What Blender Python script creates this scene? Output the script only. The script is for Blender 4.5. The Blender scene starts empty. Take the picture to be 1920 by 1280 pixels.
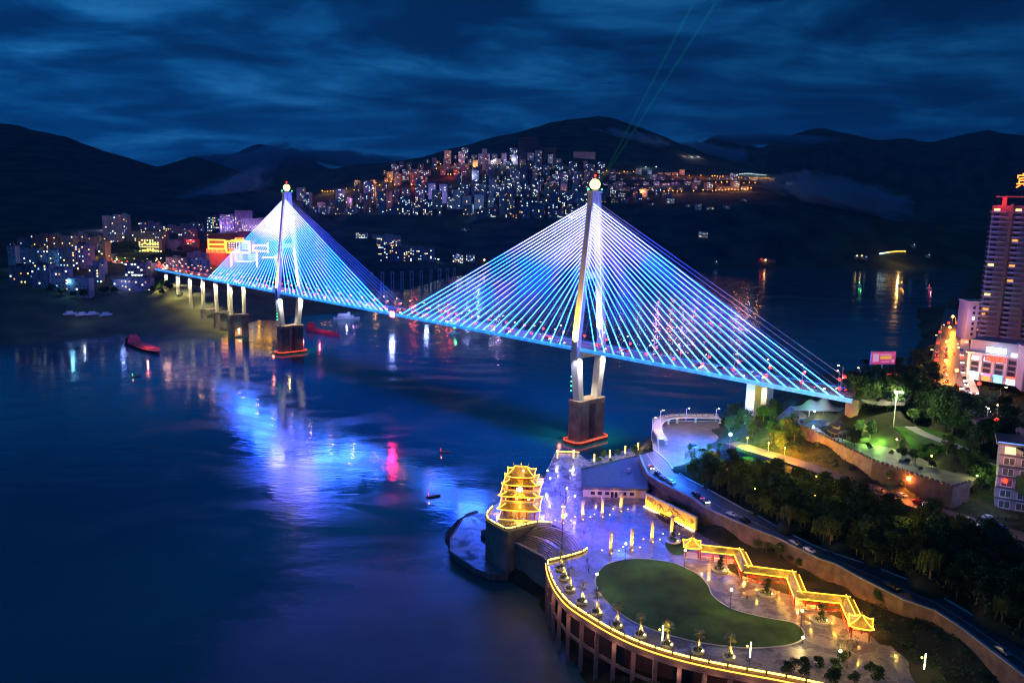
import bpy, math, random
from mathutils import Vector, Matrix
random.seed(7)
R = math.radians
SC = bpy.context.scene
COL = SC.collection
# ---------------------------------------------------------------- camera
F0 = 1500.0; ROLL = 0.021; HC = 146.0; PIT = math.atan(247.0 / F0)
cr, sr, cp, sp = math.cos(ROLL), math.sin(ROLL), math.cos(PIT), math.sin(PIT)
cd = bpy.data.cameras.new('camera'); cam = bpy.data.objects.new('camera', cd); COL.objects.link(cam)
cd.sensor_width = 36; cd.lens = 36 * F0 / 1920; cd.clip_start = 1; cd.clip_end = 30000
fwd = Vector((0, cp, -sp)); up0 = Vector((0, sp, cp)); rt0 = Vector((1, 0, 0))
rt = rt0 * cr + up0 * sr; upv = up0 * cr - rt0 * sr
cam.matrix_world = Matrix((
    (rt.x, upv.x, -fwd.x, 0), (rt.y, upv.y, -fwd.y, 0), (rt.z, upv.z, -fwd.z, HC), (0, 0, 0, 1)))
SC.camera = cam
SC.view_settings.view_transform = 'Standard'
try: SC.view_settings.look = 'None'
except Exception: pass
SC.view_settings.exposure = 0.0; SC.view_settings.gamma = 1.0
try:
    SC.cycles.use_denoising = True; SC.cycles.max_bounces = 5; SC.cycles.diffuse_bounces = 2; SC.cycles.glossy_bounces = 3
    SC.cycles.transmission_bounces = 4; SC.cycles.volume_bounces = 0; SC.cycles.sample_clamp_indirect = 6
    SC.cycles.use_light_tree = True; SC.cycles.filter_width = 1.2; SC.cycles.caustics_reflective = False; SC.cycles.caustics_refractive = False
    SC.cycles.transparent_max_bounces = 12; SC.cycles.sample_clamp_direct = 0
except Exception: pass
# ---------------------------------------------------------------- sky (dusk, overcast, deep blue)
W = bpy.data.worlds.new("World"); SC.world = W; W.use_nodes = True
nt = W.node_tree; N = nt.nodes; L = nt.links; N.clear()
def nn(t, **k):
    n = N.new(t)
    for a, b in k.items(): setattr(n, a, b)
    return n
out = nn('ShaderNodeOutputWorld'); bg = nn('ShaderNodeBackground'); tc = nn('ShaderNodeTexCoord')
sep = nn('ShaderNodeSeparateXYZ'); L.new(tc.outputs['Generated'], sep.inputs[0])
def mth(op, a, b=None, c=None):
    m = nn('ShaderNodeMath', operation=op)
    for i, v in enumerate((a, b, c)):
        if v is None: continue
        if isinstance(v, (int, float)): m.inputs[i].default_value = v
        else: L.new(v, m.inputs[i])
    return m.outputs[0]
zz = mth('ADD', mth('MAXIMUM', sep.outputs[2], 0.0), 0.12)
cx = mth('DIVIDE', sep.outputs[0], zz); cy = mth('DIVIDE', sep.outputs[1], zz)
cmb = nn('ShaderNodeCombineXYZ'); L.new(mth('MULTIPLY', cx, 1.0), cmb.inputs[0]); L.new(mth('ADD', mth('MULTIPLY', cy, 1.2), 3.3), cmb.inputs[1])
n1 = nn('ShaderNodeTexNoise'); n1.inputs['Scale'].default_value = 1.25; n1.inputs['Detail'].default_value = 10; n1.inputs['Roughness'].default_value = .58
n1.inputs['Distortion'].default_value = .35
L.new(cmb.outputs[0], n1.inputs['Vector'])
rp = nn('ShaderNodeValToRGB'); L.new(n1.outputs[0], rp.inputs[0])
e = rp.color_ramp.elements
e[0].position = .41; e[0].color = (.001, .022, .092, 1); e[1].position = .76; e[1].color = (.02, .19, .48, 1)
for p_, c_ in ((.49, (.0015, .040, .150, 1)), (.575, (.004, .078, .25, 1))):
    q = rp.color_ramp.elements.new(p_); q.color = c_
# brighter low band above the hills, darker to the right
low = mth('POWER', mth('SUBTRACT', 1.0, mth('MINIMUM', mth('MULTIPLY', mth('ABSOLUTE', sep.outputs[2]), 4.0), 1.0)), 2.0)
side = mth('MULTIPLY_ADD', sep.outputs[0], -0.60, 0.95)
mul = nn('ShaderNodeMixRGB', blend_type='MIX'); L.new(mth('MULTIPLY', low, .55), mul.inputs[0]); L.new(rp.outputs[0], mul.inputs[1])
mul.inputs[2].default_value = (.002, .066, .25, 1)
# the twilight behind the cloud
sky = nn('ShaderNodeTexSky'); sky.sky_type = 'NISHITA'; sky.sun_disc = False; sky.sun_elevation = R(-4); sky.sun_rotation = R(200)
add = nn('ShaderNodeMixRGB', blend_type='ADD'); add.inputs[0].default_value = .003; L.new(mul.outputs[0], add.inputs[1]); L.new(sky.outputs[0], add.inputs[2])
L.new(add.outputs[0], bg.inputs[0]); L.new(mth('MAXIMUM', side, .25), bg.inputs[1]); L.new(bg.outputs[0], out.inputs[0])
# ---------------------------------------------------------------- pixel -> place helpers (for surveying where things stand)
def ray(px, py):
    u = px - 960; v = py - 640
    a = u * cr + v * sr; b = -u * sr + v * cr
    return (a, F0 * cp - b * sp, -F0 * sp - b * cp)
def P(px, py, z=0.0):
    r = ray(px, py); t = (z - HC) / r[2]; return Vector((r[0] * t, r[1] * t, z))
def Q(px, py, Y):
    r = ray(px, py); t = Y / r[1]; return Vector((r[0] * t, Y, HC + r[2] * t))
def S(x, y, z):
    z -= HC; w = y * cp - z * sp; up = y * sp + z * cp
    a = x / w * F0; b = -up / w * F0
    return (960 + a * cr - b * sr, 640 + a * sr + b * cr)
# ---------------------------------------------------------------- materials
MATS = {}
def _pr(name):
    m = bpy.data.materials.new(name); m.use_nodes = True; t = m.node_tree
    return m, t, t.nodes['Principled BSDF']
def mat(name, col, rough=.6, metal=0, noise=.25, scale=.5, bump=0, bscale=None, col2=None, wave=None, spec=None):
    if name in MATS: return MATS[name]
    m, t, b = _pr(name); b.inputs['Roughness'].default_value = rough; b.inputs['Metallic'].default_value = metal
    if spec is not None: b.inputs['Specular IOR Level'].default_value = spec
    c = t.nodes.new('ShaderNodeTexCoord'); n = t.nodes.new('ShaderNodeTexNoise'); n.inputs['Scale'].default_value = scale
    n.inputs['Detail'].default_value = 5; t.links.new(c.outputs['Object'], n.inputs['Vector'])
    r = t.nodes.new('ShaderNodeValToRGB'); t.links.new(n.outputs[0], r.inputs[0])
    k = 1 - noise; c2 = col2 or tuple(min(1, x * (1 + noise)) for x in col)
    r.color_ramp.elements[0].position = .3; r.color_ramp.elements[0].color = (*[x * k for x in col], 1)
    r.color_ramp.elements[1].position = .7; r.color_ramp.elements[1].color = (*c2, 1)
    t.links.new(r.outputs[0], b.inputs['Base Color'])
    if bump:
        bn = t.nodes.new('ShaderNodeBump'); bn.inputs['Strength'].default_value = bump
        if wave:
            w = t.nodes.new('ShaderNodeTexWave'); w.inputs['Scale'].default_value = wave; src = w.outputs['Fac']
            t.links.new(c.outputs['Object'], w.inputs['Vector'])
        else:
            w = t.nodes.new('ShaderNodeTexNoise'); w.inputs['Scale'].default_value = bscale or scale * 4; src = w.outputs[0]
            t.links.new(c.outputs['Object'], w.inputs['Vector'])
        t.links.new(src, bn.inputs['Height']); t.links.new(bn.outputs[0], b.inputs['Normal'])
    MATS[name] = m; return m
def emit(name, col, s, sample=True, base=(.02, .02, .02)):
    if name in MATS: return MATS[name]
    m, t, b = _pr(name); b.inputs['Base Color'].default_value = (*base, 1)
    b.inputs['Emission Color'].default_value = (*col, 1); b.inputs['Emission Strength'].default_value = s
    try: m.cycles.emission_sampling = 'FRONT' if sample else 'NONE'
    except Exception: pass
    MATS[name] = m; return m
# ---------------------------------------------------------------- mesh builder
class MB:
    def __init__(s): s.v = []; s.f = []
    def add(s, vs, fs):
        o = len(s.v); s.v += [tuple(x) for x in vs]; s.f += [tuple(i + o for i in f) for f in fs]; return s
    def box(s, x0, y0, z0, x1, y1, z1):
        return s.add([(x0,y0,z0),(x1,y0,z0),(x1,y1,z0),(x0,y1,z0),(x0,y0,z1),(x1,y0,z1),(x1,y1,z1),(x0,y1,z1)],
                     [(3,2,1,0),(4,5,6,7),(0,1,5,4),(1,2,6,5),(2,3,7,6),(3,0,4,7)])
    def cbox(s, c, d): return s.box(c[0]-d[0]/2, c[1]-d[1]/2, c[2]-d[2]/2, c[0]+d[0]/2, c[1]+d[1]/2, c[2]+d[2]/2)
    def prism(s, pts, z0, z1, z0f=None):
        n = len(pts)
        a = sum(pts[i][0]*pts[(i+1)%n][1]-pts[(i+1)%n][0]*pts[i][1] for i in range(n))
        if a < 0: pts = pts[::-1]
        vs = [(p[0], p[1], z0) for p in pts] + [(p[0], p[1], z1) for p in pts]
        return s.add(vs, [tuple(range(n))[::-1], tuple(range(n, 2*n))] + [(i, (i+1)%n, n+(i+1)%n, n+i) for i in range(n)])
    def tube(s, a, b, r0, r1=None, n=6, cap=True):
        r1 = r0 if r1 is None else r1; a = Vector(a); b = Vector(b); d = b - a
        if d.length < 1e-6: return s
        d.normalize(); x = d.orthogonal().normalized(); y = d.cross(x)
        vs = []
        for c, r in ((a, r0), (b, r1)):
            for i in range(n):
                t = 2*math.pi*i/n; vs.append(c + x*math.cos(t)*r + y*math.sin(t)*r)
        fs = [(i, (i+1)%n, n+(i+1)%n, n+i) for i in range(n)]
        if cap: fs += [tuple(range(n))[::-1], tuple(range(n, 2*n))]
        return s.add(vs, fs)
    def path(s, pts, r, n=6):
        for a, b in zip(pts, pts[1:]): s.tube(a, b, r, r, n)
        return s
    def lathe(s, prof, c=(0,0,0), n=12):
        vs = []; m = len(prof)
        for r, z in prof:
            for i in range(n):
                t = 2*math.pi*i/n; vs.append((c[0]+r*math.cos(t), c[1]+r*math.sin(t), c[2]+z))
        fs = [(k*n+i, k*n+(i+1)%n, (k+1)*n+(i+1)%n, (k+1)*n+i) for k in range(m-1) for i in range(n)]
        fs += [tuple(range(n))[::-1], tuple((m-1)*n+i for i in range(n))]
        return s.add(vs, fs)
    def ball(s, c, r, n=10, m=6, sz=1):
        return s.lathe([(r*max(.02, math.sin(math.pi*k/m)), -r*sz*math.cos(math.pi*k/m)) for k in range(m+1)], c, n)
    def wall(s, pts, th, z0, z1):
        # a wall following a polyline, z0/z1 numbers or lists
        n = len(pts); pv = [Vector((p[0], p[1])) for p in pts]; L_ = []; R_ = []
        for i in range(n):
            d = (pv[min(i+1, n-1)] - pv[max(i-1, 0)]).normalized(); q = Vector((-d.y, d.x)) * th/2
            L_.append(pv[i] + q); R_.append(pv[i] - q)
        g = lambda z, i: z[i] if isinstance(z, (list, tuple)) else z
        vs = []
        for i in range(n):
            vs += [(R_[i].x, R_[i].y, g(z0, i)), (L_[i].x, L_[i].y, g(z0, i)), (L_[i].x, L_[i].y, g(z1, i)), (R_[i].x, R_[i].y, g(z1, i))]
        fs = [(0,1,2,3), tuple(4*(n-1)+k for k in (3,2,1,0))]
        for i in range(n-1):
            a = 4*i; b = a+4
            for k in range(4): fs.append((a+k, b+k, b+(k+1)%4, a+(k+1)%4))
        return s.add(vs, fs)
    def build(s, name, m, parent=None, loc=None, smooth=False):
        me = bpy.data.meshes.new(name); me.from_pydata(s.v, [], s.f); me.materials.append(m)
        if smooth: me.polygons.foreach_set('use_smooth', [True]*len(me.polygons))
        me.update(); o = bpy.data.objects.new(name, me); COL.objects.link(o)
        if parent: o.parent = parent
        if loc is not None: o.location = loc
        return o
def tag(o, label=None, cat=None, group=None, kind=None):
    if label: o['label'] = label
    if cat: o['category'] = cat
    if group: o['group'] = group
    if kind: o['kind'] = kind
    return o
def thing(name, label, cat, loc=(0,0,0), rz=0, group=None, sc=1):
    o = bpy.data.objects.new(name, None); COL.objects.link(o); o.empty_display_size = .3
    o.location = loc; o.rotation_euler = (0, 0, rz); o.scale = (sc,)*3 if isinstance(sc, (int, float)) else sc
    return tag(o, label, cat, group)
def struct(name, mb, m, smooth=False): return tag(mb.build(name, m, smooth=smooth), kind='structure')
def copy_tree(o, parent=None, loc=None, rz=None, label=None, sc=None, group=None):
    c = o.copy(); COL.objects.link(c)
    if parent: c.parent = parent
    if loc is not None: c.location = loc
    if rz is not None: c.rotation_euler = (0, 0, rz)
    if label: c['label'] = label
    if group: c['group'] = group
    if sc is not None: c.scale = (sc,)*3 if isinstance(sc, (int, float)) else sc
    for ch in KIDS.get(o.name, ()): copy_tree(ch, c)
    return c
KIDS = {}
def reg(root):
    # remember a prototype's children (cheap, no scene scan)
    for o in list(COL.objects):
        if o.parent: KIDS.setdefault(o.parent.name, [])
        if o.parent and o not in KIDS[o.parent.name]: KIDS[o.parent.name].append(o)
    return root
def light(name, loc, col, power, parent=None, kind='POINT', rad=.3, spot=None, to=None, blend=.5):
    d = bpy.data.lights.new(name, kind); d.color = col; d.energy = power
    if kind == 'POINT' or kind == 'SPOT': d.shadow_soft_size = rad
    if kind == 'SPOT': d.spot_size = R(spot or 60); d.spot_blend = blend
    o = bpy.data.objects.new(name, d); COL.objects.link(o); o.location = loc
    if to is not None: o.rotation_euler = (Vector(to) - Vector(loc)).to_track_quat('-Z', 'Y').to_euler()
    if parent: o.parent = parent
    return o
ORD = ['first','second','third','fourth','fifth','sixth','seventh','eighth','ninth','tenth','eleventh','twelfth']
def nth(i):
    n = i + 1
    if n <= 12: return ORD[i]
    return '%d%s' % (n, 'th' if 10 <= n % 100 <= 20 else {1:'st',2:'nd',3:'rd'}.get(n % 10, 'th'))
def lerp(a, b, t): return a + (b - a) * t
def interp(tab, x):
    if x <= tab[0][0]: return tab[0][1]
    for (a, b), (c, d) in zip(tab, tab[1:]):
        if x <= c: return b + (d - b) * (x - a) / (c - a)
    return tab[-1][1]
def hsh(*a):
    s = math.sin(sum(v * k for v, k in zip(a, (12.9898, 78.233, 37.719)))) * 43758.5453
    return s - math.floor(s)
def vnoise(x, y):
    xi, yi = math.floor(x), math.floor(y); fx, fy = x - xi, y - yi
    fx = fx*fx*(3-2*fx); fy = fy*fy*(3-2*fy)
    return lerp(lerp(hsh(xi, yi), hsh(xi+1, yi), fx), lerp(hsh(xi, yi+1), hsh(xi+1, yi+1), fx), fy)
def fbm(x, y): return (vnoise(x, y) + .5*vnoise(x*2.1, y*2.1) + .25*vnoise(x*4.3, y*4.3) + .12*vnoise(x*9, y*9)) / 1.87 - .5
# ================================================================ palette
M_CONC = mat('concrete', (.34, .33, .32), .75, noise=.3, scale=.15, bump=.2, bscale=2)
M_CONCD = mat('weathered_concrete', (.26, .22, .20), .8, noise=.45, scale=.12, bump=.3, bscale=1)
M_PALE = mat('pale_concrete', (.5, .48, .46), .6, noise=.15, scale=.1)
M_ASPH = mat('asphalt', (.055, .055, .06), .55, noise=.3, scale=.3, bump=.2, bscale=4)
M_ROCK = mat('wooded_hillside', (.03, .045, .03), .95, noise=.7, scale=.012, col2=(.075, .10, .06), bump=1, bscale=.04, spec=.1)
M_MUD = mat('river_bank', (.10, .09, .07), .9, noise=.5, scale=.03, col2=(.13, .14, .06), bump=.6, bscale=.2)
M_BANK = mat('planted_slope', (.03, .045, .02), .95, noise=.6, scale=.08, col2=(.07, .07, .04), bump=.6, bscale=1, spec=.1)
M_GRASS = mat('lawn_grass', (.04, .10, .016), .9, noise=.5, scale=.12, bump=.5, bscale=12, spec=.2)
M_LEAF = mat('leaves', (.05, .10, .025), .8, noise=.5, scale=.6, spec=.2)
M_LEAFD = mat('dark_leaves', (.03, .065, .02), .8, noise=.5, scale=.6, spec=.2)
M_LEAFY = mat('willow_leaves', (.08, .11, .025), .8, noise=.4, scale=.6, spec=.2)
M_BARK = mat('bark', (.14, .10, .07), .9, noise=.3, scale=2)
M_RED = mat('red_lacquer', (.42, .05, .03), .5, noise=.2, scale=1)
M_TILE = mat('glazed_roof_tile', (.50, .34, .10), .4, noise=.25, scale=1.5, bump=.3, bscale=6)
M_TILEG = mat('grey_roof_tile', (.09, .09, .10), .6, noise=.3, scale=1)
M_CREAM = mat('cream_plaster', (.55, .45, .30), .8, noise=.15, scale=.5)
M_STEEL = mat('painted_steel', (.35, .35, .38), .4, metal=.6, noise=.1)
M_DKMET = mat('dark_metal', (.04, .04, .045), .4, metal=.5, noise=.1)
M_GLASS = mat('dark_glass', (.02, .025, .035), .1, noise=.2, scale=.3)
M_STONE = mat('carved_stone', (.45, .38, .24), .7, noise=.3, scale=1.5, bump=1, bscale=3)
M_WHITE = mat('white_paint', (.7, .7, .7), .4, noise=.05)
E_YEL = emit('yellow_led_tube', (1, .48, .03), 6.5)
E_YELW = emit('warm_white_led_tube', (1, .62, .10), 5.5)
E_BLUE = emit('blue_led_strip', (.03, .28, 1), 3.2)
E_RED = emit('red_lantern_glow', (1, .03, .01), 5, sample=False)
E_GRN = emit('green_beacon', (.05, 1, .25), 8, sample=False)
E_WHT = emit('white_lamp_glow', (.85, .93, 1), 14, sample=False)
E_WARM = emit('warm_lamp_glow', (1, .68, .22), 14, sample=False)
E_ORG = emit('sodium_lamp_glow', (1, .36, .04), 14, sample=False)
E_VIO = emit('violet_lamp_glow', (.35, .35, 1), 7, sample=False)
E_WW = emit('lit_window_white', (.75, .92, 1), 3.4, sample=False)
E_WY = emit('lit_window_yellow', (1, .72, .25), 2.4, sample=False)
E_WO = emit('lit_window_orange', (1, .42, .10), 1.3, sample=False)
E_WC = emit('lit_window_cool', (.30, .68, 1), 2.0, sample=False)
E_SIGNR = emit('red_neon_letters', (1, .05, .02), 6)
E_SIGNW = emit('white_light_box', (.8, .95, 1), 8)
# ---------------------------------------------------------------- river
def water_mat():
    m, t, b = _pr('river_water'); c = t.nodes.new('ShaderNodeTexCoord'); nd = t.nodes; lk = t.links
    b.inputs['Base Color'].default_value = (.002, .100, .125, 1); b.inputs['IOR'].default_value = 1.45
    mp = nd.new('ShaderNodeMapping'); mp.inputs['Rotation'].default_value = (0, 0, .5); mp.inputs['Scale'].default_value = (1, 1.9, 1)
    lk.new(c.outputs['Object'], mp.inputs[0])
    n = nd.new('ShaderNodeTexNoise'); n.inputs['Scale'].default_value = .013; n.inputs['Detail'].default_value = 6
    n.inputs['Distortion'].default_value = 1.6; lk.new(mp.outputs[0], n.inputs['Vector'])
    r = nd.new('ShaderNodeMapRange'); r.inputs[1].default_value = .42; r.inputs[2].default_value = .60
    r.inputs[3].default_value = .06; r.inputs[4].default_value = .19; lk.new(n.outputs[0], r.inputs[0])
    # ruffled water close under the plaza wall
    gv = nd.new('ShaderNodeVectorMath'); gv.operation = 'DISTANCE'; lk.new(c.outputs['Object'], gv.inputs[0]); gv.inputs[1].default_value = (0, 215, 0)
    gr = nd.new('ShaderNodeMapRange'); gr.inputs[1].default_value = 60; gr.inputs[2].default_value = 130; gr.inputs[3].default_value = .45; gr.inputs[4].default_value = 0; lk.new(gv.outputs['Value'], gr.inputs[0])
    ga = nd.new('ShaderNodeMath'); ga.operation = 'ADD'; lk.new(r.outputs[0], ga.inputs[0]); lk.new(gr.outputs[0], ga.inputs[1]); lk.new(ga.outputs[0], b.inputs['Roughness'])
    w1 = nd.new('ShaderNodeTexNoise'); w1.inputs['Scale'].default_value = .22; w1.inputs['Detail'].default_value = 5; lk.new(mp.outputs[0], w1.inputs['Vector'])
    w2 = nd.new('ShaderNodeTexNoise'); w2.inputs['Scale'].default_value = .03; w2.inputs['Detail'].default_value = 4; w2.inputs['Distortion'].default_value = 1
    lk.new(mp.outputs[0], w2.inputs['Vector'])
    a = nd.new('ShaderNodeMath'); a.operation = 'MULTIPLY_ADD'; lk.new(w2.outputs[0], a.inputs[0]); a.inputs[1].default_value = 2.2; lk.new(w1.outputs[0], a.inputs[2])
    bp = nd.new('ShaderNodeBump'); bp.inputs['Strength'].default_value = .2; bp.inputs['Distance'].default_value = .35
    lk.new(a.outputs[0], bp.inputs['Height']); lk.new(bp.outputs[0], b.inputs['Normal'])
    return m
struct('river', MB().add([(-9000,-300,0),(9000,-300,0),(9000,9000,0),(-9000,9000,0)], [(0,1,2,3)]), water_mat())
# ---------------------------------------------------------------- hills: sheets of ground surveyed as rows of (distance, height)
def sheet(name, cols, rows, m, amp=12, f=.004, extra=None):
    """rows: list of (Y, {px: screen y} table or number z). Sub-divides between rows."""
    pts = []; K = 9; full = []
    for (Y0, g0), (Y1, g1) in zip(rows, rows[1:]):
        for k in range(K): full.append((Y0, g0, Y1, g1, k / K))
    full.append((*rows[-1], *rows[-1], 0))
    def zat(Y, g, px):
        if isinstance(g, (int, float)): return g
        return Q(px, interp(g, px) if not callable(g) else g(px), Y).z
    for (Y0, g0, Y1, g1, t) in full:
        Y = lerp(Y0, Y1, t)
        for px in cols:
            X = (px - 960) / 1520 * Y
            z = lerp(zat(Y0, g0, px), zat(Y1, g1, px), t)
            edge = 1 if 0 < t or (Y0 not in (rows[0][0],)) else 0
            z += amp * (1.3 * fbm(X*f + 11, Y*f + 3) + 1.5 * crag(X + 900, Y*.8, f*1.2)) * edge
            pts.append((X, Y, z))
    n = len(cols); fs = [(r*n+i, r*n+i+1, (r+1)*n+i+1, (r+1)*n+i) for r in range(len(full)-1) for i in range(n-1)]
    o = MB(); o.v = pts; o.f = fs
    return struct(name, o, m, smooth=True)
cols = list(range(-500, 2500, 12))
def crag(x, y, f):
    a = 1 - abs(2*vnoise(x*f, y*f) - 1); b = 1 - abs(2*vnoise(x*f*2.3+9, y*f*2.3) - 1); c = 1 - abs(2*vnoise(x*f*5+3, y*f*5+8) - 1)
    return (a + .5*b + .28*c) / 1.78 - .55
MAINR = [(-500, 380), (400, 372), (470, 356), (530, 330), (600, 318), (660, 312), (700, 308), (760, 300), (800, 290), (850, 279), (900, 264), (950, 250), (1000, 238), (1050, 226), (1085, 221),
         (1110, 219), (1150, 226), (1180, 238), (1220, 252), (1260, 270), (1300, 286), (1350, 300), (1400, 315), (1450, 330), (1500, 342), (1600, 365), (1700, 380), (1800, 392), (2500, 398)]
SHOREY = [(-500, 475), (500, 475), (640, 545), (700, 545), (760, 535), (850, 512), (1000, 500), (1200, 494), (1400, 487), (1850, 483), (2500, 480)]
CITYB = [(-500, 455), (500, 450), (560, 420), (640, 425), (700, 422), (800, 425), (900, 415), (1000, 412), (1200, 395), (1460, 385), (1600, 410), (1700, 425), (1850, 440), (2500, 440)]
CITYM = [(-500, 420), (500, 405), (560, 392), (640, 380), (700, 362), (800, 350), (900, 345), (1000, 340), (1200, 350), (1460, 352), (1600, 385), (1700, 400), (1850, 412), (2500, 415)]
CITYT = [(-500, 405), (500, 380), (560, 352), (640, 330), (700, 320), (800, 310), (900, 296), (1000, 290), (1200, 312), (1460, 330), (1600, 372), (1700, 390), (1850, 402), (2500, 408)]
def shoreZ(px): return interp([(-500, 1500), (640, 1400), (760, 1450), (850, 1750), (1000, 1950), (1200, 2080), (1400, 2200), (1850, 2350), (2500, 2400)], px)
# main mountain uses a px-dependent distance for the water's edge
def main_mountain():
    rows = []
    for k, (base, g) in enumerate((('sh', -6), ('sh1', 6), (2600, CITYB), (3000, CITYM), (3500, CITYT), (4500, MAINR), (5200, 150), (5600, 0))):
        rows.append((base, g))
    pts = []; K = 8
    def row(base, g, px):
        Y = shoreZ(px) if base == 'sh' else shoreZ(px) + 40 if base == 'sh1' else base
        z = g if isinstance(g, (int, float)) else Q(px, interp(g, px), Y).z
        return Y, z
    nrow = 0
    for j in range(len(rows)-1):
        for k in range(K if j < len(rows)-2 else K+1):
            t = k / K
            for px in cols:
                Ya, za = row(*rows[j], px); Yb, zb = row(*rows[j+1], px)
                Y = lerp(Ya, Yb, t); X = (px - 960) / 1520 * Y; z = lerp(za, zb, t)
                a = 0 if j == 0 else 5 if j == 1 else 6 if j < 4 else 14
                pts.append((X, Y, z + a * (1.4 * fbm(X*.004, Y*.004) + (1.6 * crag(X, Y, .0035) if j > 3 else 0))))
            nrow += 1
    n = len(cols); mb = MB(); mb.v = pts
    mb.f = [(r*n+i, r*n+i+1, (r+1)*n+i+1, (r+1)*n+i) for r in range(nrow-1) for i in range(n-1)]
    struct('city_mountain', mb, M_ROCK, smooth=True)
main_mountain()
def hillz(px, py):
    """ground point of the city mountain seen at a pixel"""
    best = None
    rows = ((2600, CITYB), (3000, CITYM), (3500, CITYT), (4500, MAINR))
    for (Ya, ga), (Yb, gb) in zip(rows, rows[1:]):
        a = interp(ga, px); b = interp(gb, px)
        if b <= py <= a: 
            t = (a - py) / max(1e-3, a - b); za = Q(px, a, Ya).z; zb = Q(px, b, Yb).z
            # walk the straight slope to find where the ray meets it
            for i in range(60):
                s = i / 59; Y = lerp(Ya, Yb, s); z = lerp(za, zb, s)
                if S((px-960)/1520*Y, Y, z)[1] <= py: break
            return Q(px, py, Y)
    a = interp(CITYB, px)
    Ys = shoreZ(px); z0 = 6; zb = Q(px, a, 2600).z
    for i in range(60):
        s = i / 59; Y = lerp(Ys + 40, 2600, s); z = lerp(z0, zb, s)
        if S((px-960)/1520*Y, Y, z)[1] <= py: break
    return Q(px, py, Y)
# ranges behind
sheet('right_mountains', cols, [(5000, -5), (5600, [(-500, 398), (900, 398), (1150, 330), (1250, 300), (1300, 292), (1340, 288), (1380, 300), (1440, 288), (1500, 282), (1560, 285), (1640, 295), (1760, 290), (1850, 275), (1920, 285), (2500, 270)]),
      (6600, [(-500, 398), (800, 398), (1150, 320), (1250, 290), (1290, 276), (1320, 258), (1338, 254), (1360, 262), (1410, 276), (1440, 262), (1500, 244), (1535, 241), (1580, 252), (1620, 262), (1680, 259), (1730, 266), (1790, 252), (1830, 244), (1870, 252), (1920, 256), (2100, 240), (2500, 250)]), (7600, 0)], M_ROCK, amp=25, f=.002)
sheet('left_mountain', cols[:103], [(1750, [(-500, 452), (200, 450), (330, 440), (440, 450), (600, 480), (720, 540)]), (2300, [(-500, 380), (0, 380), (150, 390), (300, 395), (450, 420), (600, 440), (720, 520)]),
      (3100, [(-500, 300), (0, 300), (100, 310), (200, 335), (300, 360), (400, 350), (470, 350), (600, 380), (720, 480)]),
      (4000, [(-500, 210), (-200, 222), (0, 231), (40, 238), (100, 252), (150, 268), (200, 285), (250, 300), (290, 315), (330, 306), (365, 297), (400, 304), (440, 318), (470, 335), (540, 380), (620, 410), (720, 440)]), (4800, 0)], M_ROCK, amp=16, f=.003)
sheet('middle_mountain', [x for x in cols if 200 < x < 900], [(5000, -5), (5600, [(200, 398), (400, 360), (470, 330), (530, 310), (600, 325), (700, 350), (900, 390)]),
      (6200, [(200, 398), (380, 340), (440, 322), (470, 316), (492, 312), (512, 292), (530, 281), (545, 278), (560, 284), (580, 300), (605, 316), (640, 334), (720, 352), (900, 388)]), (7000, 0)], M_ROCK, amp=6, f=.003)
if 1: sheet('distant_mountain', [x for x in cols if 100 < x < 1000], [(9000, -5), (11000, [(100, 398), (330, 345), (400, 312), (430, 292), (460, 276), (480, 268), (505, 272), (545, 286), (600, 310), (700, 345), (1000, 380)]), (12500, 0)], M_ROCK, amp=22, f=.001)
# left bank: shore, town terrace
LB0 = [(-500, 668), (0, 655), (120, 640), (230, 628), (300, 637), (390, 640), (400, 632), (425, 622), (470, 606), (560, 597), (690, 585), (700, 560)]
LB1 = [(-500, 610), (0, 600), (200, 590), (300, 580), (360, 568), (420, 585), (470, 590), (560, 585), (690, 565)]
LB2 = [(-500, 560), (0, 560), (200, 545), (300, 545), (340, 543), (400, 560), (470, 565), (560, 568), (690, 545)]
def left_bank():
    cs = list(range(-500, 701, 12)); pts = []
    def ysh(px): return interp([(-500, 770), (0, 800), (120, 842), (230, 880), (300, 860), (390, 860), (402, 885), (425, 925), (470, 1010), (560, 1060), (690, 1130), (700, 1160)], px)
    def prof(px):
        y0 = ysh(px); z = lambda py, Y: Q(px, py, Y).z
        b = 1 if px < 330 else max(0, 1 - (px - 330) / 200)
        r = [(y0 - 12, -7), (y0, .3), (y0 + 45, 5 + 3*b), (y0 + 110, 10 + 18*b), (y0 + 150, 12 + 28 * b), (1120 + (1-b)*120, 14 + 36*b), (1300 + (1-b)*100, 22 + 38*b), (1550, 45 + 35*b), (1800, 75 + 20*b)]
        return r
    nr = 0; K = 4; P_ = {px: prof(px) for px in cs}
    for j in range(8):
        for k in range(K + (j == 7)):
            t = k / K
            for px in cs:
                (Ya, za), (Yb, zb) = P_[px][j], P_[px][j+1]
                Y = lerp(Ya, Yb, t); X = (px - 960) / 1520 * Y; z = lerp(za, zb, t)
                if j: z += 2.2 * 2 * fbm(X*.03, Y*.03) * (1 if j > 1 else .4)
                pts.append((X, Y, z))
            nr += 1
    n = len(cs)
    for nm, m_, ra, rb in (('left_river_bank', M_MUD, 0, 17), ('town_ground', M_ROCK, 17, nr-1)):
        mb = MB(); mb.v = pts[ra*n:(rb+1)*n]; mb.f = [(r*n+i, r*n+i+1, (r+1)*n+i+1, (r+1)*n+i) for r in range(rb-ra) for i in range(n-1)]; struct(nm, mb, m_, smooth=True)
    return prof
LBP = left_bank()
def leftz(px, Y):
    pr = LBP(px)
    return interp(pr, Y)
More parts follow.
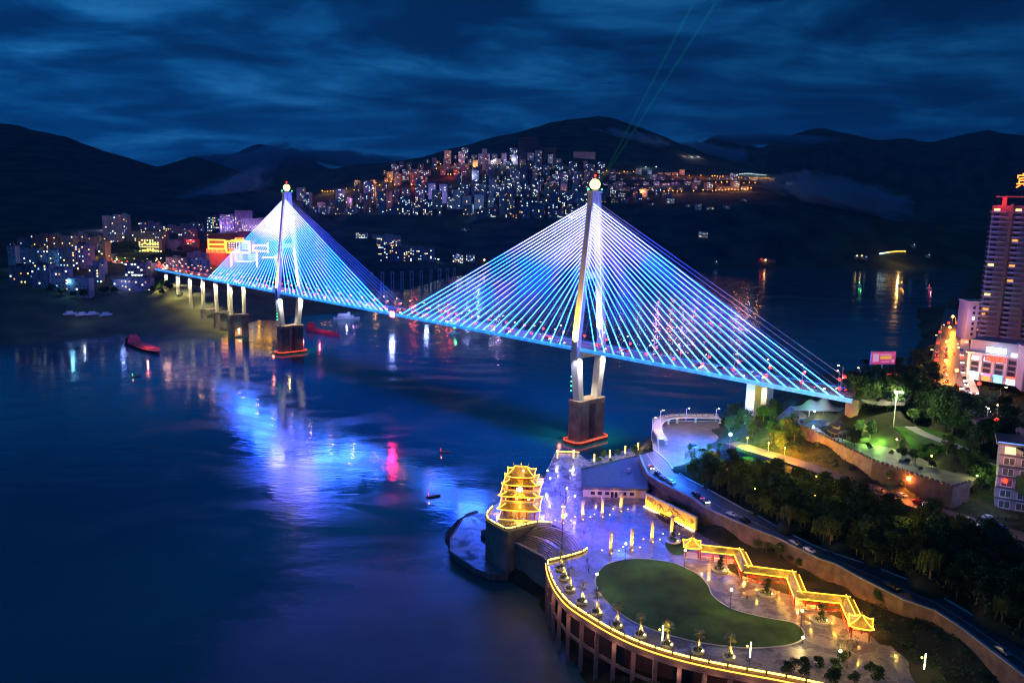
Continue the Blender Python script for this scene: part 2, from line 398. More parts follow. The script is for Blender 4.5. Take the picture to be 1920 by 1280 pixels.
def left_at(px, py):
    pr = LBP(px); Y = pr[1][0]
    while Y < 1790:
        z = interp(pr, Y)
        if S((px-960)/1520*Y, Y, z)[1] <= py: break
        Y += 4
    return Vector(((px-960)/1520*Y, Y, interp(pr, Y)))
# ================================================================ cable-stayed bridge
TN = Vector((48.9, 500.2, 0)); TF = Vector((-221.6, 788.9, 0))
SPAN = (TN - TF).length; UU = (TN - TF).normalized(); BANG = math.atan2(UU.y, UU.x); HS = SPAN / 2
mid = (TN + TF) / 2
BR = thing('cable_stayed_bridge', 'long cable-stayed bridge with two leaning pylons and blue glowing stay cables across the river', 'bridge', (mid.x, mid.y, 0), BANG)
def bl(x, y, z=0):
    """bridge coordinates -> world"""
    v = Matrix.Rotation(BANG, 3, 'Z') @ Vector((x, y, z)); return Vector((mid.x + v.x, mid.y + v.y, z))
XL = -HS - 338; XR = HS + 174; DK = 62.0
# deck
d = MB(); d.box(XL, -10.6, DK-2.2, XR, 10.6, DK-.35); d.box(XL, -5, DK-3.2, XR, 5, DK-2.2); d.build('deck', M_CONC, BR)
M_ROAD = mat('bridge_roadway', (.16, .12, .09), .45, noise=.3, scale=.12, spec=.4)
d = MB(); d.box(XL, -9.6, DK-.35, XR, 9.6, DK-.2); d.build('roadway', M_ROAD, BR)
d = MB(); 
for yy in (-.15, .15): d.box(XL, yy-.08, DK-.196, XR, yy+.08, DK-.19)
for yy in (-4.8, 4.8):
    x = XL
    while x < XR: d.box(x, yy-.07, DK-.196, x+4, yy+.07, DK-.19); x += 9
d.build('lane_markings', M_WHITE, BR)
def fascia_mat():
    m, t, b = _pr('blue_fascia'); c = t.nodes.new('ShaderNodeTexCoord'); n = t.nodes.new('ShaderNodeTexNoise'); n.inputs['Scale'].default_value = .25; n.inputs['Detail'].default_value = 4
    t.links.new(c.outputs['Object'], n.inputs['Vector']); r = t.nodes.new('ShaderNodeValToRGB'); t.links.new(n.outputs[0], r.inputs[0])
    r.color_ramp.elements[0].position = .3; r.color_ramp.elements[0].color = (.004, .11, .75, 1); r.color_ramp.elements[1].position = .75; r.color_ramp.elements[1].color = (.05, .42, 1, 1)
    t.links.new(r.outputs[0], b.inputs['Emission Color']); b.inputs['Emission Strength'].default_value = 1.25; b.inputs['Base Color'].default_value = (.1, .15, .3, 1)
    return m
MF = fascia_mat()
for s in (-1, 1):
    f = MB(); f.box(XL, s*10.6 if s > 0 else -10.85, DK-2.3, XR, 10.85 if s > 0 else -10.6, DK-.1)
    f.build('fascia', MF, BR)
    f = MB(); f.box(XL, s*10.9-.09, DK-.45, XR, s*10.9+.09, DK-.25); f.build('light_strip', E_BLUE, BR)
    g = MB(); g.box(XL, s*10.3-.05, DK+.95, XR, s*10.3+.05, DK+1.05); g.box(XL, s*10.3-.04, DK+.4, XR, s*10.3+.04, DK+.47)
    x = XL
    while x < XR: g.box(x, s*10.3-.06, DK-.35, x+.12, s*10.3+.06, DK+1.05); x += 3
    g.build('railing', M_STEEL, BR)
# towers
LEGZ = [(28, 8.3), (58, 11.9), (62, 12.3), (105, 7.6), (150, 2.7), (157, 2.2)]
M_TOW = mat('tower_concrete', (.42, .40, .40), .65, noise=.18, scale=.08, bump=.15, bscale=1)
M_CAIS = mat('caisson_concrete', (.20, .13, .11), .85, noise=.45, scale=.15, bump=.3, bscale=1)
def leg_mesh(mb, sy, z0, z1, wy, lx, n=8, wy1=None, lx1=None):
    vs = []; fs = []
    for k in range(n+1):
        z = lerp(z0, z1, k/n); y = sy * interp(LEGZ, z); a = lerp(wy, wy1 or wy, k/n)/2; b = lerp(lx, lx1 or lx, k/n)/2; c = .35
        ring = [(-b, -a+c), (-b+c, -a), (b-c, -a), (b, -a+c), (b, a-c), (b-c, a), (-b+c, a), (-b, a-c)]
        vs += [(x, y + yy, z) for x, yy in ring]
    for k in range(n):
        for i in range(8): fs.append((k*8+i, k*8+(i+1)%8, (k+1)*8+(i+1)%8, (k+1)*8+i))
    fs += [tuple(range(8))[::-1], tuple(n*8+i for i in range(8))]
    return mb.add(vs, fs)
for tx, nm in ((HS, 'near'), (-HS, 'far')):
    o_ = lambda mb, name, m: mb.build(name, m, BR, (tx, 0, 0))
    base = None
    c = MB()
    for s in (-1, 1): c.prism([(-5, s*3.0), (5, s*3.0), (5, s*11.2), (3.6, s*12.4), (-3.6, s*12.4), (-5, s*11.2)], -8, 25.5)
    c.prism([(-5.3, -11.5), (-3.7, -12.8), (3.7, -12.8), (5.3, -11.5), (5.3, 11.5), (3.7, 12.8), (-3.7, 12.8), (-5.3, 11.5)], 25.5, 28)
    base = c.build('caisson', M_CAIS, BR, (tx, 0, 0))
    f = MB(); ring = [(-7.6, -12.5), (-4.5, -15.6), (4.5, -15.6), (7.6, -12.5), (7.6, 12.5), (4.5, 15.6), (-4.5, 15.6), (-7.6, 12.5)]
    f.prism(ring, -.5, 2.2); o_(f, 'fender', mat('fender_paint', (.35, .09, .05), .7, noise=.3, scale=.4))
    f = MB(); q = [(x*1.012, y*1.012) for x, y in ring]; f.wall([*q, q[0]], .22, 2.0, 2.35); o_(f, 'fender_light', emit('red_fender_led', (1, .06, .02), 3.2))
    for s in (-1, 1):
        o_(leg_mesh(MB(), s, 28, 58.5, 4.4, 5.4, 5, 5, 6.2), 'lower_leg', M_TOW)
        o_(leg_mesh(MB(), s, 58.5, 157, 3.9, 5.2, 14, 3.3, 4.6), 'upper_leg', M_TOW)
        # blue contour tube up the outer corner of each leg
        t = MB(); 
        for k in range(12):
            za, zb = lerp(63, 146, k/12), lerp(63, 146, (k+1)/12)
            t.tube((2.75, s*interp(LEGZ, za)-1.9, za), (2.5, s*interp(LEGZ, zb)-1.75, zb), .12, n=4)
        o_(t, 'contour_light', emit('blue_violet_led', (.16, .14, 1), 9))
    c = MB(); c.box(-2.4, -10.2, 55.3, 2.4, 10.2, 58.6); o_(c, 'deck_crossbeam', M_TOW)
    c = MB(); c.box(-2, -5.7, 104.5, 2, 5.7, 108.5); o_(c, 'upper_crossbeam', M_TOW)
    c = MB(); c.box(-2.6, -4.3, 157, 2.6, 4.3, 158.3); c.lathe([(1.6, 158.3), (1.2, 159.2), (1.5, 159.6)], n=12); o_(c, 'tower_cap', M_TOW)
    c = MB(); c.ball((0, 0, 162.3), 3.3, 20, 12); c.build('light_ball', emit('golden_ball_glow', (1, .78, .22), 3.6), BR, (tx, 0, 0), True)
    c = MB(); c.tube((0,0,165.4), (0,0,167.3), .12); c.ball((0, 0, 167.6), .75, 8, 5); o_(c, 'beacon', E_RED)
    o_(MB().ball((-1.6, -4.3, 159.3), .6, 8, 5), 'green_beacon', E_GRN); o_(MB().ball((1.9, 4.4, 159.3), .5, 8, 5), 'green_beacon', E_GRN)
    for k in range(4): o_(MB().ball((-3.2, -9.6-2.4, 34 + k*3), .42, 8, 5), 'navigation_light', E_GRN)
    # floodlights of the tower
    for s in (-1, 1):
        q = bl(tx, s*(12.3), 0)
        for z0, z1, pw, side in ((64.5, 100, 24000, -1),):
            a = bl(tx + .8, s*12.0 - 5.2, DK+.6)
            light('tower_floodlight', a, (1, .62, .05), 900000, None, 'SPOT', .4, 60, bl(tx, s*10.2-1.0, 80), .8)
        fl = MB(); fl.cbox((.8, s*12.0-5.2, DK+.3), (1.2, 1.2, .5)); o_(fl, 'floodlight', M_DKMET)
        a = bl(tx - 1.5, s*12.0 - 4.6 * s + .0, 56.5)
    for s in (-1, 1):
        light('tower_floodlight', bl(tx + 6.0, s*11.2 - 2.0, 57.5), (1, .95, .75), 90000, None, 'SPOT', .5, 70, bl(tx + 1, s*9.8, 42), .9)
        light('tower_floodlight', bl(tx + 2.0, s*11.2 - 6.5, 57.5), (.75, .8, 1), 16000, None, 'SPOT', .5, 70, bl(tx + 1, s*9.8 - 2, 40), .9)
    light('tower_floodlight', bl(tx, -5.5, 110), (1, .86, .45), 300000, None, 'SPOT', .4, 40, bl(tx, 4.6, 132), .7)
    light('tower_floodlight', bl(tx, 2.0, 66), (1, .78, .25), 280000, None, 'SPOT', .4, 50, bl(tx, 10.5, 82), .7)
    light('tower_floodlight', bl(tx-12, -13, 30), (1, .3, .16), 1500, None, 'POINT', 1)
    light('fender_glow_light', bl(tx-11, -13, 4), (1, .10, .04), 2600, None, 'POINT', 1)
    light('caisson_top_light', bl(tx-3.5, 0, 31), (1, .8, .25), 1600, None, 'POINT', .4)
# stay cables
def cable_mat():
    m, t, b = _pr('stay_cable_led'); nd = t.nodes; lk = t.links; c = nd.new('ShaderNodeTexCoord')
    s = nd.new('ShaderNodeSeparateXYZ'); lk.new(c.outputs['Object'], s.inputs[0])
    def M(op, a, b_=None, c_=None):
        q = nd.new('ShaderNodeMath'); q.operation = op
        for i, v in enumerate((a, b_, c_)):
            if v is None: continue
            if isinstance(v, (int, float)): q.inputs[i].default_value = v
            else: lk.new(v, q.inputs[i])
        return q.outputs[0]
    zr = M('DIVIDE', M('SUBTRACT', s.outputs[2], DK), 88)
    r = nd.new('ShaderNodeValToRGB'); lk.new(zr, r.inputs[0]); e = r.color_ramp.elements
    e[0].position = 0; e[0].color = (.012, .14, .7, 1); e[1].position = 1; e[1].color = (.028, .11, .95, 1)
    q = e.new(.3); q.color = (.004, .07, 1, 1); q = e.new(.6); q.color = (.008, .06, 1, 1)
    n = nd.new('ShaderNodeTexNoise'); n.inputs['Scale'].default_value = .028; n.inputs['Detail'].default_value = 4; lk.new(c.outputs['Object'], n.inputs['Vector'])
    band = M('MULTIPLY', M('SUBTRACT', 1, M('ABSOLUTE', M('DIVIDE', M('SUBTRACT', zr, .55), .42))), 2.2)
    k = M('MULTIPLY', M('MINIMUM', M('MAXIMUM', M('MULTIPLY', M('SUBTRACT', n.outputs[0], .50), 9), 0), 1), M('MINIMUM', M('MAXIMUM', band, 0), 1))
    n2 = nd.new('ShaderNodeTexNoise'); n2.inputs['Scale'].default_value = .012; lk.new(c.outputs['Object'], n2.inputs['Vector'])
    pr = nd.new('ShaderNodeValToRGB'); lk.new(n2.outputs[0], pr.inputs[0]); pr.color_ramp.elements[0].position = .42; pr.color_ramp.elements[0].color = (.09, .02, .6, 1)
    pr.color_ramp.elements[1].position = .56; pr.color_ramp.elements[1].color = (.045, .08, .8, 1)
    m1 = nd.new('ShaderNodeMixRGB'); lk.new(M('MULTIPLY', k, .6), m1.inputs[0]); lk.new(r.outputs[0], m1.inputs[1]); lk.new(pr.outputs[0], m1.inputs[2])
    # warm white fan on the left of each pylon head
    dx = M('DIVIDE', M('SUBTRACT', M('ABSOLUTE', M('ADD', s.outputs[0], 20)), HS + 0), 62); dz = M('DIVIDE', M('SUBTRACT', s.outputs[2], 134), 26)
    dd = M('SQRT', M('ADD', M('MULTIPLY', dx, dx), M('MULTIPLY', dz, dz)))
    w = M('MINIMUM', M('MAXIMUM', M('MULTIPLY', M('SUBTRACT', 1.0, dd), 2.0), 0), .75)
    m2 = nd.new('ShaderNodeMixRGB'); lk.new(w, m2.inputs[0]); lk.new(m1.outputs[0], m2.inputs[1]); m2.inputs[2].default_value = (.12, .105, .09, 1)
    lk.new(m2.outputs[0], b.inputs['Emission Color']); b.inputs['Emission Strength'].default_value = 62; b.inputs['Base Color'].default_value = (.1, .1, .12, 1)
    return m
MC = cable_mat(); MCD = mat('unlit_stay_cable', (.30, .28, .38), .5, noise=.1)
NC = 22; ncab = 0; rest = MB()
jobs = []
for tx in (HS, -HS):
    for dr, reach in ((-1 if tx > 0 else 1, HS - 8.5), (1 if tx > 0 else -1, 170)):
        for i in range(NC):
            f = i / (NC-1); x = tx + dr * lerp(15, reach, f); z = lerp(101, 150.5, f ** .72)
            jobs.append((tx, x, z, dr))
for s in (-1, 1):
    for tx, x, z, dr in jobs:
        a = (x, s*11.3, DK - .1); b = (tx + dr*2.2, s*(interp(LEGZ, z) + .4), z)
        if s < 0:
            c = MB(); c.tube(a, b, .12, .12, 5); c.build('stay_cable', MC, BR)
        else:
            rest.tube(a, b, .13, .13, 4)
o = rest.build('stay_cable', MCD, BR); tag(o, 'unlit far-side stay cables', kind='stuff')
# point lights added in mid-air, standing in for the cables' glow on the river
for x_, z_, w_, c_ in ((-HS-105, 84, 130, 0), (-HS-62, 98, 190, 0), (-HS-26, 120, 260, 1), (-HS+28, 120, 260, 1), (-HS+66, 98, 220, 0), (-HS+110, 84, 170, 0), (-HS+150, 74, 110, 0), (HS-150, 74, 130, 0), (HS-112, 82, 200, 0), (HS-70, 96, 220, 0), (HS-30, 118, 240, 1), (HS+36, 116, 200, 0)): light('cable_glow_fill', bl(x_, 0, z_), ((.035, .13, 1), (.14, .13, 1))[c_], w_*850, None, 'POINT', 12)
# approach piers
def zb(x): return 0
PX = [(-HS-120-0, -8, 26), (-HS-158, -8, 25), (-HS-195, 8, 24), (-HS-233, 27, None), (-HS-272, 40, None), (-HS-310, 44, None)]
for x, zg, zc in PX:
    if zc:
        c = MB()
        for s in (-1, 1): c.box(x-2.6, s*7.9-2.7, zg, x+2.6, s*7.9+2.7, zc-2)
        c.box(x-3, -11, zc-2, x+3, 11, zc); c.box(x-3, -11, max(zg,0)-1, x+3, 11, max(zg, 0)+1); c.build('pier_base', M_CONCD, BR)
    z0 = zc or zg - 6
    for s in (-1, 1):
        c = MB(); a = 1.7; c.prism([(x-a, s*7.5-a+.4), (x-a+.4, s*7.5-a), (x+a-.4, s*7.5-a), (x+a, s*7.5-a+.4), (x+a, s*7.5+a-.4), (x+a-.4, s*7.5+a), (x-a+.4, s*7.5+a), (x-a, s*7.5+a-.4)], z0, DK-3.2)
        c.build('pier_column', M_PALE, BR)
        light('pier_floodlight', bl(x + 4.2, s*7.5 - 4.2, DK-3.8), (1, .86, .48), 80000, None, 'SPOT', .4, 80, bl(x-.5, s*7.5, DK-16), .9)
    light('bank_floodlight', bl(x + 6, -18, 46), (1, .85, .2), 22000, None, 'SPOT', 1, 120, bl(x, -12, 0), .9)
# right abutment pier
c = MB(); c.prism([(HS+118, -9.6), (HS+123, -9.6), (HS+123, -3), (HS+118, -3)], 30, DK-2.25); c.prism([(HS+118, 2.5), (HS+123, 2.5), (HS+123, 9.4), (HS+118, 9.4)], 30, DK-2.25); c.build('pier_column', M_PALE, BR)
for yy in (-12.5, -.6): light('pier_floodlight', bl(HS+122, yy-1, DK-4), (1, .85, .45), 16000, None, 'SPOT', .4, 80, bl(HS+121, yy+4, DK-15), .9)
c = MB(); c.box(XR-3, -11, 40, XR+3, 11, DK-2.25); c.box(XR+.02, -11, DK-2.25, XR+3, 11, DK-.4); c.build('abutment', M_CONCD, BR)
# midspan red display boards on the deck edge
SG = thing('red_display_board', 'glowing red and white display board hung on the deck edge at midspan', 'display board', bl(-3, -11.1, DK-1.2), BANG)
MB().box(-3.2, -.5, -2.2, 3.2, 0, 2.6).build('housing', M_DKMET, SG)
MB().box(-2.9, -.56, -1.9, 2.9, -.5, 2.3).build('red_panel', emit('red_display', (1, .01, .16), 340), SG)
w = MB()
for x0 in (-2.2, .4): w.box(x0, -.62, -1.2, x0+.5, -.565, 1.5); w.box(x0+1.2, -.62, -1.7, x0+1.7, -.565, 1.7); w.box(x0+.5, -.62, -.4, x0+1.2, -.565, 0)
w.build('lit_figures', emit('white_display', (1, .8, .6), 9), SG)
light('display_glow', bl(-3, -15, DK-2), (1, .01, .15), 20000, None, 'SPOT', 1, 150, bl(-3, -30, 0), .9)
# lamp posts with red lanterns along both sides
def lamp_proto():
    r = thing('lantern_lamp_post', 'x', 'street lamp', (0,0,0), 0, 'lantern lamp posts along the bridge deck')
    c = MB(); c.tube((0,0,0), (0,0,8), .12, .08, 6); c.tube((0,0,8), (0,1.8,8.6), .06, .05, 5); c.build('pole', M_STEEL, r)
    c = MB(); c.cbox((0, 2.0, 8.6), (.35, .9, .18)); c.build('lamp_head', E_WARM, r)
    c = MB(); c.ball((0, -.9, 3.8), .85, 8, 6, .85); c.build('lantern', E_RED, r)
    c = MB(); c.tube((0, 0, 5.2), (0, -.9, 5.2), .04, .04, 4); c.tube((0, -.9, 5.2), (0, -.9, 4.5), .03, .03, 4); c.build('bracket', M_STEEL, r)
    return r
LP = lamp_proto(); reg(LP)
i = 0; 
for s, sd in ((-1, 'near'), (1, 'far')):
    x = XL + 8 + (0 if s < 0 else 9); k = 0
    while x < XR - 4:
        lab = '%s red-lantern lamp post from the left on the %s edge of the bridge' % (nth(k), sd)
        q = bl(x, s*9.9, DK-.2)
        if i == 0: LP.location = q; LP.rotation_euler = (0, 0, BANG); LP['label'] = lab
        else: copy_tree(LP, None, q, BANG + (0 if s < 0 else math.pi), lab)
        if k % 2 == 0: light('roadway_light', bl(x, s*7, DK+8.3), (1, .55, .25), 1500, None, 'POINT', .3)
        x += 19; k += 1; i += 1
light('caisson_light', bl(HS, -40, 20), (.7,.35,.3), 6000, None, 'POINT', 2)
# faint green beams from the near tower head
def beam(a, b, r0, r1):
    c = MB(); c.tube(a, b, r0, r1, 10); m = bpy.data.materials.get('laser_air')
    if not m:
        m = bpy.data.materials.new('laser_air'); m.use_nodes = True; t = m.node_tree; t.nodes.clear()
        o = t.nodes.new('ShaderNodeOutputMaterial'); v = t.nodes.new('ShaderNodeEmission'); v.inputs[0].default_value = (.03, .9, .35, 1); v.inputs[1].default_value = .012
        t.links.new(v.outputs[0], o.inputs['Volume']); m.cycles.emission_sampling = 'NONE' if hasattr(m, 'cycles') else None
    return c.build('laser_beam', m, BR)
for b_ in ((38, 38, 268), (48, 46, 268)): beam((HS + 1, 1, 160), (HS + b_[0], b_[1], b_[2]), .6, 1.0)
# ================================================================ near (right) bank
def PL(pts, z): return [P(x, y, z) for x, y in pts]
SHORE = [(1500,1800),(1250,1450),(1130,1320),(1080,1250),(1045,1190),(1005,1120),(945,1082),(880,1068),(838,1040),(830,1003),(850,975),(890,953),(925,975),(965,960),(1010,945),(1030,915),(1050,903),(1090,900),(1125,885),(1150,876),(1185,872),(1225,866),(1290,860),(1345,856),(1400,850),(1440,835),(1500,825),(1560,835),(1600,845),(1660,840),(1735,780),(1790,702),(1850,667),(1950,640),(2300,600),(3600,560)]
SW = [(p.x, p.y) for p in PL(SHORE, 0)]
def seg_d(px, py, a, b):
    dx, dy = b[0]-a[0], b[1]-a[1]; t = max(0, min(1, ((px-a[0])*dx + (py-a[1])*dy) / (dx*dx+dy*dy+1e-9)))
    return math.hypot(px-a[0]-t*dx, py-a[1]-t*dy)
def inpoly(x, y, pg):
    c = False; n = len(pg); j = n-1
    for i in range(n):
        xi, yi = pg[i][0], pg[i][1]; xj, yj = pg[j][0], pg[j][1]
        if (yi > y) != (yj > y) and x < (xj-xi)*(y-yi)/(yj-yi)+xi: c = not c
        j = i
    return c
LANDPG = SW + [(2500, 60), (60, 60)]
ROADW = [(1200,853),(1206,870),(1216,890),(1237,903),(1269,919),(1300,934),(1317,948),(1341,960),(1408,989),(1460,1009),(1538,1048),(1565,1056),(1617,1085),(1695,1124),(1753,1144),(1797,1172),(1900,1250),(2000,1330)]
ROADE = [(1228,845),(1240,855),(1252,866),(1262,880),(1290,898),(1323,915),(1352,931),(1395,955),(1420,966),(1472,996),(1524,1022),(1560,1036),(1628,1058),(1706,1088),(1758,1114),(1810,1145),(1920,1212),(2020,1280)]
CT = [(1040,1095,3),(1060,1130,3),(1100,1157,3),(1200,1207,3),(1325,1243,4),(1463,1269,4),(1600,1320,5),(1060,1085,11),(1150,950,16),(1100,1000,14),(1230,1100,15),(1400,1170,15),(1500,1240,16),(950,960,13),(1000,960,13),(975,985,10),(1000,1010,9),(1030,1030,9),(940,1000,2),(985,1035,2),(870,1010,1),(900,1040,1),(852,985,.8),(865,972,.8),(885,962,1),(905,955,1.2),(922,945,2),(915,985,1.5),
 (1060,900,14),(1040,940,14),(1065,880,14),(1100,885,15),(1150,900,16),(1280,1020,18.5),(1340,1040,19),(1400,1045,20.3),(1470,1070,20.5),(1540,1095,20.6),(1600,1125,20.6),(1640,1160,20.6),(1680,1200,20.7),(1640,1240,19.6),(1750,1260,21),(1900,1330,20),
 (1250,935,18.8),(1320,975,19.5),(1420,1018,21),(1500,1055,21.5),(1600,1098,22.5),(1680,1140,23),(1760,1175,23.5),(1240,860,24),(1290,910,25),(1400,970,25.5),(1520,1030,25.5),(1660,1090,25.5),(1800,1155,26),
 (1290,880,30),(1350,905,30),(1420,945,31),(1480,980,31),(1560,1010,31),(1650,1045,31),(1740,1080,32),(1850,1130,32),(2000,1180,32),(1330,850,27),(1300,825,26),(1260,830,26),(1360,870,30),(1420,900,33),(1500,940,34),(1600,970,34),(1700,1010,34),(1800,1040,35),(1900,1080,34),
 (1372,832,33),(1430,850,36),(1480,864,37.2),(1550,888,37.2),(1644,917,37.5),(1700,938,37.5),(1760,958,37.5),(1850,985,37.5),(1940,1015,37.5),
 (1500,830,41),(1600,868,41),(1700,905,41),(1550,795,45.3),(1600,820,45.3),(1650,845,45.3),(1720,870,45.3),(1790,895,45.4),(1480,780,45),(1400,790,31),(1390,776,31),(1460,764,44),(1510,753,47),(1560,742,50),(1600,750,56),(1640,765,54),(1700,790,51.6),(1740,805,51.6),(1800,850,51.6),(1860,905,44),(1760,775,58),(1850,830,58),
 (1620,722,61),(1660,715,61),(1700,700,60),(1740,720,61),(1790,700,62),(1770,650,62),(1790,610,62),(1820,760,62),(1900,810,62),(1900,700,62),(1960,600,63),(2100,700,63),(1250,800,25),(1345,800,25),(1200,820,16),(1180,838,12),(1130,865,14),(2100,900,55),(2300,1000,50),(2300,1400,30),(2600,700,65),(1640,737,60.6),(1700,740,60.6),(1612,752,60.2),(1650,748,60.3),(1690,747,60),(1600,768,54),(1655,776,51.4),(1695,768,51.6),(1745,800,51.5),(1800,824,51.5),(1700,806,51.4),(1650,798,47),(1735,838,47),(1800,560,60),(1900,570,62),(1840,930,40),(1885,930,39),(1900,960,38),(1950,960,39),(1800,930,38.5),(1830,955,38),(1930,920,42)]
CW = [(p.x, p.y, z) for (x, y, z) in CT for p in (P(x, y, z),)]
for t_, s_, z in ((3,-14,51),(3,14,54),(14,2,60.0),(14,16,58),(-14,-13,46),(-14,13,46)):
    v = bl(XR+t_, s_); CW.append((v.x, v.y, z))
def tz(x, y):
    dmin = min(seg_d(x, y, a, b) for a, b in zip(SW, SW[1:]))
    if not inpoly(x, y, LANDPG): return max(-9, -.35 * dmin - .05)
    sw = sz = 0
    for a, b, z in CW:
        w = 1 / ((x-a)**2 + (y-b)**2 + 1.0) ** 1.9; sw += w; sz += w*z
    z = sz / sw; s = min(1, dmin / 9); s = s*s*(3-2*s)
    return max(.05, z * s) if dmin > .4 else .02
def near_ground():
    x0, x1, y0, y1, st = -60, 560, 90, 800, 4.0
    nx = int((x1-x0)/st)+1; ny = int((y1-y0)/st)+1; mb = MB(); H = {}
    for j in range(ny):
        for i in range(nx):
            x = x0+i*st; y = y0+j*st
            z = tz(x, y) if y < 560 or x > 120 else -9
            H[i, j] = z; mb.v.append((x, y, z + (.5*fbm(x*.12, y*.12) if z > 5 else 0)))
    for j in range(ny-1):
        for i in range(nx-1):
            if max(H[i,j], H[i+1,j], H[i,j+1], H[i+1,j+1]) > -8.9: mb.f.append((j*nx+i, j*nx+i+1, (j+1)*nx+i+1, (j+1)*nx+i))
    def g(x, y):
        fx = (x-x0)/st; fy = (y-y0)/st; i = max(0, min(nx-2, int(fx))); j = max(0, min(ny-2, int(fy))); fx -= i; fy -= j
        return lerp(lerp(H[i,j], H[i+1,j], fx), lerp(H[i,j+1], H[i+1,j+1], fx), fy)
    struct('near_river_bank', mb, M_BANK, smooth=True)
    return g
GZ = near_ground()
def terr_at(px, py):
    """where the sight line through a pixel meets the near bank"""
    r = ray(px, py); Y = 120
    while Y < 790:
        t = Y / r[1]; x = r[0]*t; z = HC + r[2]*t
        if z <= GZ(x, Y): return Vector((x, Y, GZ(x, Y)))
        Y += 1
    return Vector((x, 780, 0))
# far right bank beyond the street
sheet('far_right_bank', [x for x in cols if x > 1730], [(740, [(1730, 705), (1765, 680), (1795, 580), (2500, 575)]), (950, [(1735, 645), (1775, 625), (1815, 540), (2500, 525)]), (1150, [(1735, 600), (1800, 590), (1840, 510), (2500, 480)]), (1600, -8)], M_ROCK, amp=4, f=.01)
# ---------------------------------------------------------------- plaza
RAIL = [(1027,1053),(1029,1068.5),(1039,1095),(1052,1115),(1070,1134),(1104,1157),(1148,1183),(1200,1207),(1260,1227),(1325,1243),(1391,1256),(1463,1269),(1530,1283),(1600,1300),(1680,1325)]
PRAIL = [(937,940),(924,951),(914,962),(914,972),(924,980),(939,988),(952.5,993),(973,988),(994,983),(1013,980),(1035,982)]
UPA = [(1008,984),(1037,987),(1065,997),(1082,1012),(1092,1029)]; LOB = [(964,1020),(985,1030),(1001,1039),(1015,1046),(1025,1053)]
plz = PRAIL + [(1065,997),(1082,1012),(1093,1029),(1100,1033)] + RAIL + [(1760,1300),(1700,1235),(1660,1200),(1640,1180),(1625,1135),(1597,1098),(1520,1092),(1505,1050),(1425,1040),(1405,1012),(1330,1000),(1306,995),(1210,948),(1211,925),(1200,905),(1203,856),(1228,846),(1222,836),(1190,838),(1150,850),(1100,862),(1086,850),(1043,848),(1025,888),(1020,905),(985,915),(955,927)]
PW = PL(plz, 20)
def paving_mat():
    m, t, b = _pr('wet_paving'); nd = t.nodes; lk = t.links; c = nd.new('ShaderNodeTexCoord')
    br = nd.new('ShaderNodeTexBrick'); br.inputs['Scale'].default_value = .42; br.inputs['Color1'].default_value = (.24, .21, .24, 1); br.inputs['Color2'].default_value = (.15, .13, .16, 1)
    br.inputs['Mortar'].default_value = (.12, .12, .12, 1); br.inputs['Mortar Size'].default_value = .012; lk.new(c.outputs['Object'], br.inputs['Vector'])
    lk.new(br.outputs[0], b.inputs['Base Color'])
    n = nd.new('ShaderNodeTexNoise'); n.inputs['Scale'].default_value = .16; n.inputs['Detail'].default_value = 6; n.inputs['Distortion'].default_value = .8; lk.new(c.outputs['Object'], n.inputs['Vector'])
    r = nd.new('ShaderNodeMapRange'); r.inputs[1].default_value = .40; r.inputs[2].default_value = .58; r.inputs[3].default_value = .10; r.inputs[4].default_value = .42; lk.new(n.outputs[0], r.inputs[0])
    lk.new(r.outputs[0], b.inputs['Roughness'])
    n2 = nd.new('ShaderNodeTexNoise'); n2.inputs['Scale'].default_value = 1.1; n2.inputs['Detail'].default_value = 3; lk.new(c.outputs['Object'], n2.inputs['Vector'])
    bp = nd.new('ShaderNodeBump'); bp.inputs['Strength'].default_value = .25; bp.inputs['Distance'].default_value = .05; lk.new(n2.outputs[0], bp.inputs['Height']); lk.new(bp.outputs[0], b.inputs['Normal'])
    return m
M_PAVE = paving_mat()
struct('plaza', MB().prism([(p.x, p.y) for p in PW], 19.3, 20), M_PAVE)
# lawn, kerb and garden bed
LAWN = [(1116,1092),(1119,1078),(1128,1064),(1146,1054),(1182,1047.5),(1221,1048),(1260,1054),(1286.5,1064.6),(1312.5,1079),(1328,1097),(1336,1115.4),(1359,1133.6),(1390.6,1146.7),(1442.7,1158.4),(1482,1165),(1500,1174),(1508,1187),(1504,1198),(1485,1207),(1460,1211),(1408,1214),(1356,1210),(1304,1202),(1252,1189),(1215,1176),(1182,1162),(1150,1139),(1127,1115)]
def smooth_loop(pts, k=4):
    n = len(pts); o = []
    for i in range(n):
        p0, p1, p2, p3 = (Vector(pts[(i+j-1) % n]) for j in range(4))
        for s in range(k):
            t = s/k; o.append(.5*((2*p1)+(-p0+p2)*t+(2*p0-5*p1+4*p2-p3)*t*t+(-p0+3*p1-3*p2+p3)*t**3))
    return o
def smooth_line(pts, k=4):
    q = [2*Vector(pts[0])-Vector(pts[1])] + [Vector(p) for p in pts] + [2*Vector(pts[-1])-Vector(pts[-2])]; o = []
    for i in range(1, len(q)-2):
        p0, p1, p2, p3 = q[i-1:i+3]
        for s in range(k):
            t = s/k; o.append(.5*((2*p1)+(-p0+p2)*t+(2*p0-5*p1+4*p2-p3)*t*t+(-p0+3*p1-3*p2+p3)*t**3))
    return o + [Vector(pts[-1])]
lw = smooth_loop([(p.x, p.y, 0) for p in PL(LAWN, 20.1)])
tag(MB().prism([(p.x, p.y) for p in lw], 20.0, 20.14).build('lawn', M_GRASS), kind='structure')
k_ = [(p.x, p.y) for p in lw]
tag(MB().wall(k_ + [k_[0]], .35, 20.0, 20.22).build('lawn_kerb', M_PALE), kind='structure')
